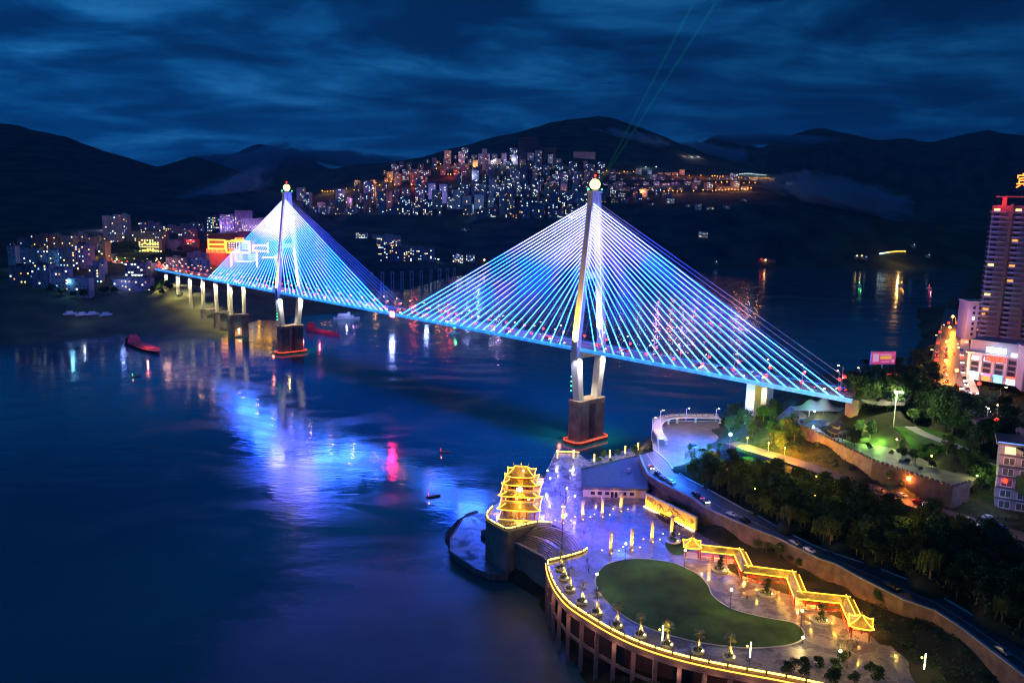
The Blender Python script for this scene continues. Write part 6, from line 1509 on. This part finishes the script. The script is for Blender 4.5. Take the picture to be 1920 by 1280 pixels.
farlamps([(1335+i*5.0, 329 + i*.25) for i in range(24)], 0, 'long upper row right of the city', 45000, every=4)
farlamps([(1374+i*4.4, 325 + abs(i-6)*.3) for i in range(15)], 1, 'short white row above the orange one', 30000, (.7, .8, 1), 5)
farlamps([(1342+i*10.5, 341 + (i % 2)) for i in range(8)], 0, 'middle row right of the city', 50000, (1,.2,.06))
farlamps([(1245+i*8.2, 358.5 - i*.1) for i in range(5)] + [(1300,358),(1318,357)] + [(1336+i*6, 357 - i*.3) for i in range(13)] + [(1194,364),(1202,363)], 0, 'lowest row right of the city', 50000, (1,.3,.08))
farlamps([(1270,327),(1292,328),(1314,328)], 0, 'among three large ones right of the pylon', 120000, (1,.2,.03), 1)
farlamps([(1283,292),(1290,293),(1296,293.5),(1302,294),(1308,294),(1314,295)], 1, 'misty cluster below the right-hand peak', 60000, (.9,.7,.8), 2)
farlamps([(772,347),(779,346),(852,306),(840,326),(845,327)], 0, 'among red-lit blocks in mid far city', 90000, (1,.08,.03), 1)
farlamps([(1211,312),(1230,312),(1224,326)], 1, 'over the ground right of the pylon', 60000, (.5,.7,1), 2)
for x, y, c_, pw in ((720,392,(1,.35,.12),160000),(745,385,(1,.4,.15),90000),(665,385,(.55,.35,1),100000),(590,392,(.5,.35,1),90000),(900,395,(.3,.5,1),70000),(820,380,(.4,.35,1),70000),(960,370,(.3,.45,1),90000),(1040,360,(.5,.4,1),90000),(1240,345,(.6,.3,.8),90000),(1300,350,(1,.3,.3),80000),(940,310,(.7,.5,1),60000),(880,345,(.4,.5,1),60000),(780,350,(1,.2,.2),60000)):
    light('city_fill_light', hillz(x, y) + Vector((0, -45, 25)), c_, pw*(1.3 if c_[0] < .8 else .14), None, 'POINT', 3)  # added lights without lamp posts that make the far facades visible
# small lonely houses on the dark slope below the city
for i, (x, y) in enumerate(((872,433),(1290,388),(1256,381),(1309,393),(1330,392),(1362,391),(1222,385),(1318,445),(1570,386),(1615,390),(1395,378),(1215,375),(1480,350),(1640,395))):
    pr, wn, nf = protos[i % 5]; q = hillz(x, y); place_block(pr, q, R(rnd.uniform(-20, 20)), 'small lit house alone on the dark slope below the far city, %s of fourteen' % nth(i), (.9, 1, .28), 'lone houses on the dark slope')
# cluster of blocks above the old pier row
def pxblock(l, r_, top, base, at, wall, seed, litp, lab, name='apartment_block', fl=None, d=14, lits=LITS, dark=.25, grp=None, ww=2.4):
    w_ = at((l+r_)/2, base); s_ = w_.y/1500; w = (r_-l)*s_; h = (base-top)*s_; nf = fl or max(2, round(h/3.4))
    b = block(name, w, d, h, wall, dark, max(2, int(w/4)), nf, litp, min(ww, w/max(2, int(w/4))*.7), h/nf*.5, seed, 40, lits); b.location = w_ + Vector((0, d/2, 0)); b['label'] = lab; b.rotation_euler = (0,0,R(rnd.uniform(-8, 8)))
    if grp: b['group'] = grp
    return b
midat = lambda x, y: hillz(x, y) 
for i, (l, r_, t, b, wl, lp, nm) in enumerate(((667,688,437,462,3,.5,'slim block with lit windows standing above the left of the cluster'),(698,751,442,464,3,.3,'wide block standing above the middle of the cluster'),(639,669,462,491,2,.15,'violet block at the left end of the shore cluster'),(671,697,461,491,2,.2,'second violet block of the shore cluster'),(698,751,463,490,2,.15,'wide violet block in the middle of the shore cluster'),(752,772,463,490,0,.2,'narrow block right of the middle of the shore cluster'),(773,794,464,490,0,.2,'grey block next to the last of the shore cluster'),(795,813,466,491,3,.12,'pale last block of the shore cluster'),(849,869,479,494,3,.5,'left one of two small lit blocks at the shore'),(873,890,477,493,3,.3,'right one of two small lit blocks at the shore'))):
    pxblock(l, r_, t, b, midat, WALLS[wl], 300+i, lp, nm)
for x, y, c_, pw in ((670,482,(.4,.4,1),26000),(730,455,(.4,.5,1),26000),(760,485,(.4,.4,1),26000),(860,488,(.4,.5,1),15000)): light('cluster_lamp', hillz(x, y) + Vector((0,-40,14)), c_, pw*1.5, None, 'POINT', 2)
for i, (x, y, c_) in enumerate(((816,488,E_WC),(822,489,E_WHT),(908,490,E_WARM),(883,491,E_WC))):
    r = thing('quay_lamp', 'bright quay lamp on the far shore, %s from the left' % nth(i), 'lamp post', hillz(x, y+3)); MB().tube((0,0,-2),(0,0,7),.3,n=5).build('pole', M_STEEL, r); MB().ball((0,0,7.6), 1.3 if i != 2 else 1.8, 8, 5).build('lamp', c_, r)
# row of bare pier frames standing in the far bay
for i, (x, w_, t, b) in enumerate(((697,5,512,540),(717,6.5,511,541),(736,6,511,540),(754,6,510,538),(772,7,509,537),(790,6,508,530),(808,5,506,528),(824,6,505,527),(839,5,504,525),(852,5,503,522))):
    q = P(x, b+3, 0); s_ = q.y/1500; W_ = w_*s_; h = (b-t+2)*s_; r = thing('bare_pier_frame', 'tall bare concrete pier frame across the bay, %s from the left of ten' % nth(i), 'bridge pier', q, 0, 'bare pier frames across the bay')
    for s in (-1, 1): MB().box(s*W_*.36-.9, -1.5, -6, s*W_*.36+.9, 1.5, h).build('leg', mat('old_pier_concrete', (.30,.30,.36), .8, noise=.2), r)
    MB().box(-W_*.5, -1.8, h, W_*.5, 1.8, h+2.2).build('cap_beam', M_CONC, r); MB().box(-W_*.36+.9, -1, h*.5, W_*.36-.9, 1, h*.5+1.4).build('cross_beam', M_CONC, r)
light('bay_lamp', P(735, 560, 30), (.3,.4,1), 30000, None, 'POINT', 3); light('bay_lamp', P(800, 545, 30), (.3,.4,1), 20000, None, 'POINT', 3)
# ================================================================ left-bank town
LT = [(184,215,407,454,3,.10,'pale blank-sided tall block at the top left of the town'),(207,232,404,443,3,.12,'tall pale block behind the blank-sided one'),(230,302,434,453,0,.15,'long dark low block above the yellow-lit building'),(13,61,465,496,0,.10,'dark block second from the left edge of the town'),(46,81,443,468,4,.25,'brown lit block at the upper left of the town'),(83,104,441,466,1,.25,'small lit block beside the brown one'),
      (104,128,443,467,3,.1,'pale gabled block left of the white one'),(125,148,439,454,3,.05,'white-topped block in the upper left of the town'),(62,100,470,500,2,.15,'mauve block in the middle left of the town'),(98,128,468,505,0,.22,'grey block with several white windows in the left town'),(128,158,462,505,2,.20,'mauve block left of the orange-lit tower'),(0,14,462,520,0,.1,'dark block at the left edge of the photo'),
      (0,45,500,532,0,.12,'wide dark block low at the left edge'),(42,80,497,540,0,.16,'grey block low in the left town'),(80,112,506,545,2,.2,'mauve block low beside the grey one'),(110,151,523,556,0,.06,'teal roofed low house by the shore'),(151,173,500,530,0,.2,'narrow grey house left of the violet house'),(160,181,491,515,2,.05,'violet blank house below the orange-lit tower'),
      (197,232,526,546,0,.15,'left low quay house under the white-windowed block'),(232,268,524,548,2,.15,'right low quay house under the white-windowed block'),(302,330,450,472,2,.1,'mauve block right of the yellow-lit building'),(341,376,476,500,2,.08,'mauve block above the blue-lit house'),(300,341,484,505,2,.15,'low block left of the blue-lit house'),(326,358,432,450,2,.15,'low mauve roof behind the red-lit roof'),
      (381,405,408,434,0,.35,'left one of the four lit towers above the neon building'),(406,432,404,434,2,.35,'second of the four lit towers above the neon building'),(434,466,393,434,2,.30,'tallest of the four lit towers with a stepped roof'),(447,488,410,438,3,.35,'right-hand one of the four lit towers'),(376,440,440,456,4,.1,'low red-tinted block under the four towers'),(440,500,436,470,2,.18,'mauve block behind the upper left stay cables'),
      (20,50,448,466,0,.15,'small dark house high at the left'),(150,176,446,470,0,.12,'dark house between white-topped block and orange-lit tower'),(255,290,418,434,2,.15,'low house high behind the long dark block'),(290,330,425,438,0,.2,'low lit houses high in the middle of the town'),(330,372,420,432,0,.15,'low dark house high behind the town')]
for i, (l, r_, t, b, wl, lp, lab) in enumerate(LT):
    pxblock(l, r_, t, b, left_at, WALLS[wl], 500+i, lp*1.0, lab, d=12, dark=.5, name='town_block', ww=1.6)
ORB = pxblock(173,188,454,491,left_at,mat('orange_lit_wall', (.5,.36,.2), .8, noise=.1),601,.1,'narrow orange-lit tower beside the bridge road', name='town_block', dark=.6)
WWB = pxblock(221,262,494,524,left_at,WALLS[2],602,.42,'block with rows of white lit windows and a violet end wall', name='town_block', dark=.5, lits=[E_WW])
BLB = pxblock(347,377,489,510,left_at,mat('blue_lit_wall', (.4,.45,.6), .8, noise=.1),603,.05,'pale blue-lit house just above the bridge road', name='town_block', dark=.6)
VIB = pxblock(258,273,496,524,left_at,WALLS[3],604,.2,'violet-white narrow house at the end of the white-windowed block', name='town_block', dark=.4)
YB = pxblock(250,293,449,473,left_at,WALLS[1],605,.75,'yellow-lit public building with rows of bright windows in the town', name='public_building', lits=[E_WY, emit('lit_window_lime', (.75,1,.35), 2.2, False)])
w_ = YB.location; 
for k in range(3): MB().box(-13, -7.6, 3+k*5.5, 13, -7.3, 3.5+k*5.5).build('yellow_light_line', emit('yellow_line', (1,.75,.05), 5, False), YB)
def tl(x, y, c_, pw, up=12, fr=-22): light('town_lamp', left_at(x, y) + Vector((0, fr, up)), c_, pw*1.6, None, 'POINT', 1)
for a in ((181,480,(1,.45,.10),26000),(200,430,(.5,.45,1),30000),(240,515,(.35,.35,1),9000),(265,515,(.4,.35,1),12000),(362,505,(.12,.3,1),16000),(272,465,(.9,.9,.15),16000),(130,450,(.4,.35,1),14000),(70,460,(.8,.2,.2),9000),(420,430,(.5,.3,1),22000),(470,430,(.6,.3,1),22000),(410,465,(1,.05,.05),22000),(440,480,(1,.06,.04),18000),(330,460,(.6,.1,.4),12000),(110,500,(.1,.4,.6),7000),(60,520,(.08,.35,.6),7000),(30,500,(.1,.3,.6),6000),(225,540,(.2,.3,.8),5000),(130,545,(.1,.35,.6),6000),(170,505,(.6,.3,.6),5000),(300,500,(.5,.15,.3),6000),(250,440,(.6,.4,.5),9000)): tl(*a)
# hotel with red roof light; neon riverside building seen through the cables
NB = thing('neon_terminal', 'large riverside building outlined in yellow neon with red letters behind the left stay cables', 'building', left_at(440, 512))
s_ = NB.location.y/1500; X = lambda px: (px-440)*s_; Zp = lambda py: (512-py)*s_*1.0
MB().box(X(378), 6, -12, X(470), 30, Zp(452)).build('wall', WALLS[4], NB); MB().box(X(418), 0, -12, X(525), 24, Zp(458)).build('front_wing', mat('dark_red_wall', (.15,.06,.06), .8, noise=.1), NB)
E_NY = emit('yellow_neon', (1, .48, .02), 11); E_NW = emit('white_neon', (.7, .9, 1), 1.8, False)
def fr_(a, b, c_, d_, m=E_NY, y=-.8, t=.55, mid=None):
    l = MB()
    for p, q in (((a, b), (c_, b)), ((a, d_), (c_, d_)), ((a, b), (a, d_)), ((c_, b), (c_, d_))) + (tuple(mid) if mid else ()): l.tube((X(p[0]), y, Zp(p[1])), (X(q[0]), y, Zp(q[1])), t, n=5)
    return l.build('neon_outline', m, NB)
fr_(381, 451.5, 412, 468, y=5, mid=[((381, 460), (412, 460))]); fr_(417, 453, 460, 474, mid=[((427, 451), (450, 451))]); fr_(436, 454, 441, 471, E_NW); fr_(467, 460, 494, 470, mid=[((494, 454), (494, 473))])
for a in (((425,474),(425,500)), ((473,474),(473,500)), ((483,482),(514,482))): MB().tube((X(a[0][0]), -.8, Zp(a[0][1])), (X(a[1][0]), -.8, Zp(a[1][1])), .6, n=5).build('neon_line', E_NY, NB)
for c0, rws in ((431, 4), (440, 4), (457, 4), (465, 4), (506, 6)):
    for k in range(rws): MB().box(X(c0), -.9, Zp(478+k*3.6)-.5, X(c0+(9 if c0 == 506 else 6)), -.2, Zp(478+k*3.6)+.5).build('lit_strip', E_NW, NB)
MB().box(X(436), -.9, Zp(491)-.5, X(464), -.2, Zp(490)+.5).build('lit_strip', E_NW, NB)
for i in range(3):
    for j in range(3):
        for g in (421, 446): MB().box(X(g+i*4.6), -.1, Zp(458+j*4.4), X(g+i*4.6+2), .05, Zp(456.6+j*4.4)).build('window', E_WW, NB)
text('巴东客运港', emit('red_neon_big', (1, .12, .02), 7, False), NB, (X(397), 5.0, Zp(472.5)), (R(90), 0, 0), 7.2, .3, 'red_letters')
text('游客中心', emit('red_neon_big', (1, .12, .02), 7, False), NB, (X(432), -1.4, Zp(470.5)), (R(90), 0, 0), 4.6, .3, 'red_letters')
text('欢迎您', emit('red_neon_big', (1, .12, .02), 7, False), NB, (X(440), 3, Zp(449)), (R(90), 0, 0), 4.6, .3, 'red_letters')
light('neon_light', (X(400), -14, Zp(478)), (1, .08, .03), 60000, NB); light('neon_light', (X(440), -14, Zp(485)), (1, .25, .05), 20000, NB)
RR_ = pxblock(336,360,449,462,left_at,WALLS[4],611,.1,'low building with a glowing red roof sign in the middle of the town', name='town_block')
MB().box(-7, -7.6, 8, 7, -7.2, 11).build('red_roof_sign', emit('red_roof_sign', (1,.02,.02), 4, False), RR_)
# road through the town to the bridge, with lamps and cars
tr = [left_at(x, y) for x, y in ((296,507),(270,505),(240,500),(210,494),(188,486),(200,476))]; e0_ = bl(XL, 0, 0)
tr = [Vector((e0_.x, e0_.y, DK-.2))] + [Vector((p.x, p.y, max(p.z+.6, 58 - i*1.2))) for i, p in enumerate(tr)]
q = smooth_line([tuple(v) for v in tr], 4); qq_ = [(v.x, v.y) for v in q]; l_ = offset(qq_, 8); r_ = offset(qq_, -8); n = len(q)
vs = [(*a, v.z) for a, v in zip(l_, q)] + [(*a, v.z) for a, v in zip(r_, q)] + [(*a, v.z-2) for a, v in zip(l_, q)] + [(*a, v.z-2) for a, v in zip(r_, q)]; fs = []
for i in range(n-1): fs += [(i, n+i, n+i+1, i+1), (i, i+1, 2*n+i+1, 2*n+i), (n+i, 3*n+i, 3*n+i+1, n+i+1)]
struct('town_road', MB().add(vs, fs), M_ROAD)
s = 6; i = 0
while s < 300:
    p, a = along(q, s)
    if s > 3 and p.y > 0:
        sd = (-1 if i % 2 else 1); o = Vector((-math.sin(a), math.cos(a), 0))*sd
        put_car(ks[i % 6], 1, p + o*3.2 + Vector((0,0,.05)), a + (math.pi if i % 2 else 0), '%s lit car on the town road, %s from the end of the bridge' % (ks[i % 6], nth(i)), 'cars on the town road')
        if i % 2 == 0: copy_tree(LP, None, p + o*7, a, 'red-lantern lamp post on the town road, %s from the end of the bridge' % nth(i//2), 1.1, 'lantern lamp posts of the town road'); light('town_road_light', p + Vector((0,0,9)), (1,.5,.35), 4000, None, 'POINT', 1)
    s += 13; i += 1
for i, (x, y, c_, s__) in enumerate(((254,451,E_WARM,1.6),(199,456,E_WARM,1.4),(222,447,E_WARM,1.8),(194,477,E_WHT,1.6),(188,486,E_ORG,1.6),(207,490,E_WARM,1.3),(291,488,E_WHT,1.0),(302,488,E_WARM,1.2),(240,437,E_WHT,1),(8,461,E_WC,1.2),(309,431,E_WC,1.2),(316,436,E_WC,1.0),(102,522,E_WARM,1),(132,508,E_WARM,1.1),(175,533,E_WARM,1.1),(216,543,E_WARM,1),(253,421,E_WARM,1.2),(272,428,E_WHT,1),(370,421,E_WHT,.9),(84,461,E_WARM,1))):
    r = thing('town_lamp', 'bright lamp among the houses of the left town, %s of twenty' % nth(i), 'street lamp', left_at(x, y+4), 0, 'single lamps in the left town'); MB().tube((0,0,-2),(0,0,5.5),.12,n=5).build('pole', M_STEEL, r); MB().ball((0,0,6), .7*s__, 8, 5).build('lamp', c_, r)
# town trees
TT = tree_proto('town_tree', 71, M_LEAFD, 13, 8, 16, 60, .9); k = 0
for x, y in ((215,472),(222,470),(230,468),(238,470),(246,474),(225,477),(235,478),(278,490),(286,494),(300,470),(310,468),(320,470),(328,474),(306,478),(275,548),(285,545),(295,542),(305,545),(290,556),(120,560),(100,555),(80,552),(140,560),(180,555),(60,470),(90,490),(150,540),(200,552),(338,485),(395,440)):
    lab = 'dark town tree on the left bank, %s of thirty' % nth(k)
    if k == 0: TT.location = left_at(x, y); TT['label'] = lab; TT['group'] = 'trees of the left-bank town'; TT['category'] = 'tree'
    else: copy_tree(TT, None, left_at(x, y), k, lab, random.uniform(.6, 1), 'trees of the left-bank town')
    k += 1
light('tree_light', left_at(228,482) + Vector((0,-18,8)), (.5, 1, .1), 7000)
# ================================================================ boats
def hull(L_, B, H, m, r, nm='hull'):
    ks_ = 10; vs = []; fs = []
    for i in range(ks_+1):
        x = -L_/2 + L_*i/ks_; t = i/ks_; b = B/2*(1 - max(0, (t-.65)/.35)**2*.95)*(1 if t > .1 else .85); z = H*(1+.35*max(0, t-.6)**1.5*2)
        vs += [(x, -b, z), (x, -b*.7, -.6), (x, b*.7, -.6), (x, b, z)]
    for i in range(ks_):
        for k in range(4): fs.append((4*i+k, 4*i+(k+1)%4, 4*i+4+(k+1)%4, 4*i+4+k))
    fs += [(0,1,2,3), tuple(4*ks_+k for k in (3,2,1,0))]
    return MB().add(vs, fs).build(nm, m, r)
def barge(lab, loc, rz, L_, m, cat='barge'):
    r = thing('cargo_barge', lab, cat, loc, rz); hull(L_, L_*.19, 2.6, m, r); MB().box(-L_*.30, -L_*.06, 2.2, L_*.30, L_*.06, 3.4).build('hatch_cover', m, r)
    MB().box(-L_*.47, -L_*.07, 2.4, -L_*.36, L_*.07, 7).box(-L_*.46, -L_*.05, 7, -L_*.39, L_*.05, 9.5).build('wheelhouse', m, r); MB().tube((L_*.4,0,2.6),(L_*.4,0,7),.12,n=5).build('mast', M_STEEL, r)
    return r
M_RB = mat('red_barge_paint', (.4,.05,.05), .5, noise=.2, scale=.3)
q = P(271, 653, 0); r = barge('long red cargo barge moored off the left bank', q, R(-47), 84, M_RB); light('barge_light', q + Vector((10,-16,12)), (1,.25,.25), 9000)
q = P(607, 624, 0); r = barge('long red barge lying behind the far pylon', q, R(-44), 66, M_RB); light('barge_light', q + Vector((0,-20,12)), (1,.08,.1), 9000); light('barge_light', q + Vector((-20,-14,8)), (1,.08,.1), 4000)
fr = thing('river_ferry', 'two-deck pale river ferry anchored beyond the midspan of the bridge', 'ferry', P(650, 598, 0), R(12)); hull(34, 8, 2.4, M_WHITE, fr)
MB().box(-12,-3.2,2.2,9,3.2,4.9).build('lower_deck', M_WHITE, fr); MB().box(-11,-2.8,5.1,5,2.8,7.4).build('upper_deck', M_WHITE, fr); MB().box(-12,-3.4,4.9,9.5,3.4,5.1).build('deck_slab', M_STEEL, fr); MB().box(1,-1.8,7.4,4.5,1.8,9.3).build('wheelhouse', M_WHITE, fr)
for i in range(7): MB().box(-10.5+i*2.6,-3.28,3.0,-9+i*2.6,-3.18,4.2).build('window', M_GLASS, fr)
light('ferry_light', (0,-16,10), (.5,.6,1), 5000, fr)
def skiff(lab, px, py, rz, lit):
    r = thing('fishing_skiff', lab, 'fishing boat', P(px, py, 0), rz); hull(7.5, 1.9, .75, mat('skiff_wood', (.12,.07,.05), .7, noise=.2), r)
    for x in (-1.8, 0, 1.6): MB().box(x-.15,-.75,.5,x+.15,.75,.6).build('thwart', mat('skiff_wood', (.12,.07,.05)), r)
    MB().tube((.2,.9,.7),(-2.6,2.6,.1),.04,n=5).build('oar', M_BARK, r)
    MB().tube((-2.8,0,.6),(-2.8,0,2.3),.04,n=5).ball((-2.8,0,2.4),.22,8,5).build('lamp', lit, r)
    copy_tree(pp[0][1], None, r.location + Vector((.1,0,.15)), rz+1.2, 'boatman aboard the ' + ' '.join(lab.split()[:13]), None, 'boatmen'); light('skiff_lamp', (-2.4,0,3), (1,.3,.2), 120, r)
skiff('wooden fishing skiff just left of the tiered pavilion', 813, 931, R(24), E_RED); skiff('dark skiff with a red lamp on the open water before the near pylon', 835, 848, R(6), E_RED); skiff('small dark skiff with a green light off the left bank', 255, 706, R(10), E_GRN)
for x, y, lab, c_ in ((1742,541,'lit work boat with yellow and red lamps on the far right reach',E_RED),(1690,535,'small boat with an orange lamp on the far right reach',E_ORG),(1611,536,'small boat with a green lamp on the far right reach',E_GRN),(852,626,'small boat with a green lamp beyond the bridge',E_GRN),(10,606,'small moored boat with a white lamp at the left edge',E_WHT)):
    q = P(x, y, 0); r = thing('small_boat', lab, 'boat', q, R(20)); hull(16, 4.4, 1.6, M_WHITE, r); MB().box(-4,-1.6,1.4,1,1.6,4).build('cabin', M_WHITE, r); MB().tube((0,0,4),(0,0,7),.1,n=5).build('mast', M_STEEL, r); MB().ball((0,0,7.4), 1.0, 8, 5).build('lamp', c_, r)
    light('boat_lamp', (0,-6,9), {E_RED:(1,.2,.5),E_ORG:(1,.4,.05),E_GRN:(.1,1,.3),E_WHT:(.8,.9,1)}[c_], 2500 if x == 1742 else 900, r)
for i, (x, y) in enumerate(((111,592),(134,594),(154,592),(180,593))):
    r = thing('moored_boat', 'pale moored boat in the row off the left shore, %s from the left' % nth(i), 'boat', left_at(x, y) + Vector((0,0,.8)), R(50), 'row of pale moored boats'); hull(15, 4.2, 1.5, M_WHITE, r); MB().box(-4,-1.5,1.3,3,1.5,3.4).build('cabin', M_WHITE, r)
light('mooring_light', left_at(145, 600) + Vector((0,-12,12)), (.5,.6,.8), 2500)
# lit jetty and huts on the far right shore
sj = []
for i in range(12):
    x = 1650 + i*4.2; q = hillz(x, 482 - (.6*i if i < 8 else 4.5)); sj.append((x, q)); c_ = E_WARM if i > 3 else E_WHT
    r = thing('shore_lamp', '%s shore lamp of the bright row on the far right bank, %s from the left' % ('white' if i <= 3 else 'orange', nth(i)), 'lamp post', q, 0, 'lamps of the far right landing'); MB().tube((0,0,-2),(0,0,10),.25,n=5).build('pole', M_STEEL, r); MB().ball((0,0,10.5), 1.5, 8, 5).build('lamp', emit('shore_white', (.75,1,.95), 9) if i <= 3 else emit('shore_orange', (1,.5,.06), 9), r)
light('shore_light', hillz(1675, 484) + Vector((0,-40,16)), (1,.55,.15), 60000)
ft = thing('shore_restaurant', 'low red-lit building with lamps on the far shore right of the bridge', 'building', hillz(1437, 491)); MB().box(-24,-8,-4,24,8,7).build('wall', WALLS[4], ft); MB().box(-26,-10,7,26,10,8.4).build('roof', M_TILEG, ft); MB().ball((-6,-10,6), 1.8, 8, 5).build('lamp', E_WARM, ft); MB().ball((-18,-10,9), 1.5, 8, 5).build('red_lamp', E_RED, ft); light('restaurant_light', (-10,-14,8), (1,.12,.05), 2500, ft)
for i, (x, y) in enumerate(((1605,483),(1614,483),(1712,462),(1740,481),(1342,494),(1622,485))):
    r = thing('shore_hut', 'tiny lit hut on the far right shore, %s of six' % nth(i), 'hut', hillz(x, y), 0, 'lit huts on the far right shore'); MB().box(-6,-5,-4,6,5,4).build('wall', WALLS[1], r); MB().add([(-7,-6,4),(7,-6,4),(7,6,4),(-7,6,4),(-7,0,7),(7,0,7)], [(0,1,5,4),(2,3,4,5),(1,2,5),(3,0,4),(3,2,1,0)]).build('roof', M_TILEG, r); MB().ball((0,-6.5,6), 1.3, 8, 5).build('lamp', E_WARM if i < 2 else E_WC, r)
bpy.data.objects.remove(LP) if False else None
# ================================================================ mist banks and the air
def mist(label_px, Y, w, h, dpt, dens, rot=0, seed=0):
    c = Q(label_px[0], label_px[1], Y); mb = MB(); mb.ball((0,0,0), 1, 20, 12)
    o = tag(mb.build('mist', mist_mat(dens, seed)), kind='stuff'); o.location = c; o.scale = (w, dpt, h); o.rotation_euler = (0, rot, 0); return o
def mist_mat(dens, seed):
    m = bpy.data.materials.new('valley_mist'); m.use_nodes = True; t = m.node_tree; nd = t.nodes; lk = t.links; nd.clear()
    o = nd.new('ShaderNodeOutputMaterial'); v = nd.new('ShaderNodeVolumePrincipled'); c = nd.new('ShaderNodeTexCoord'); lk.new(v.outputs[0], o.inputs['Volume'])
    v.inputs['Color'].default_value = (.35, .72, 1, 1); v.inputs['Anisotropy'].default_value = 0
    n = nd.new('ShaderNodeTexNoise'); n.inputs['Scale'].default_value = 2.6; n.inputs['Detail'].default_value = 5; n.inputs['Distortion'].default_value = .6
    mp = nd.new('ShaderNodeMapping'); mp.inputs['Location'].default_value = (seed*3.7, seed, 0); mp.inputs['Scale'].default_value = (1, 1, .45); lk.new(c.outputs['Object'], mp.inputs[0]); lk.new(mp.outputs[0], n.inputs['Vector'])
    ln = nd.new('ShaderNodeVectorMath'); ln.operation = 'LENGTH'; lk.new(c.outputs['Object'], ln.inputs[0])
    a = nd.new('ShaderNodeMath'); a.operation = 'SUBTRACT'; lk.new(n.outputs[0], a.inputs[0]); s = nd.new('ShaderNodeMath'); s.operation = 'MULTIPLY_ADD'
    lk.new(ln.outputs['Value'], s.inputs[0]); s.inputs[1].default_value = .62; s.inputs[2].default_value = .06; lk.new(s.outputs[0], a.inputs[1])
    g = nd.new('ShaderNodeMath'); g.operation = 'MULTIPLY'; g.use_clamp = False; lk.new(a.outputs[0], g.inputs[0]); g.inputs[1].default_value = dens * 70
    x = nd.new('ShaderNodeMath'); x.operation = 'MAXIMUM'; lk.new(g.outputs[0], x.inputs[0]); x.inputs[1].default_value = 0; lk.new(x.outputs[0], v.inputs['Density'])
    return m
mist((455, 330), 4700, 520, 150, 300, .006, R(-24), 1)
mist((400, 372), 2900, 300, 60, 200, .006, R(-26), 8)
mist((640, 300), 5000, 640, 85, 300, .006, R(4), 2)
mist((430, 300), 5000, 360, 50, 300, .004, R(2), 3)
mist((1575, 366), 2750, 340, 66, 170, .014, R(12), 4)
mist((1310, 285), 4700, 420, 70, 260, .004, R(6), 5)
mist((1450, 262), 5200, 560, 45, 260, .004, R(0), 6)
mist((1180, 262), 4150, 260, 50, 200, .003, R(10), 7)
try: SC.cycles.volume_step_rate = 4; SC.cycles.volume_max_steps = 64
except Exception: pass
hz = MB().box(-7000, -250, -10, 7000, 13200, 1500); m = bpy.data.materials.new('air'); m.use_nodes = True; t = m.node_tree; t.nodes.clear()
o_n = t.nodes.new('ShaderNodeOutputMaterial'); v = t.nodes.new('ShaderNodeVolumePrincipled'); v.inputs['Color'].default_value = (.15, .6, 1, 1); v.inputs['Density'].default_value = 3.4e-5
t.links.new(v.outputs[0], o_n.inputs['Volume']); tag(hz.build('haze', m), kind='stuff')
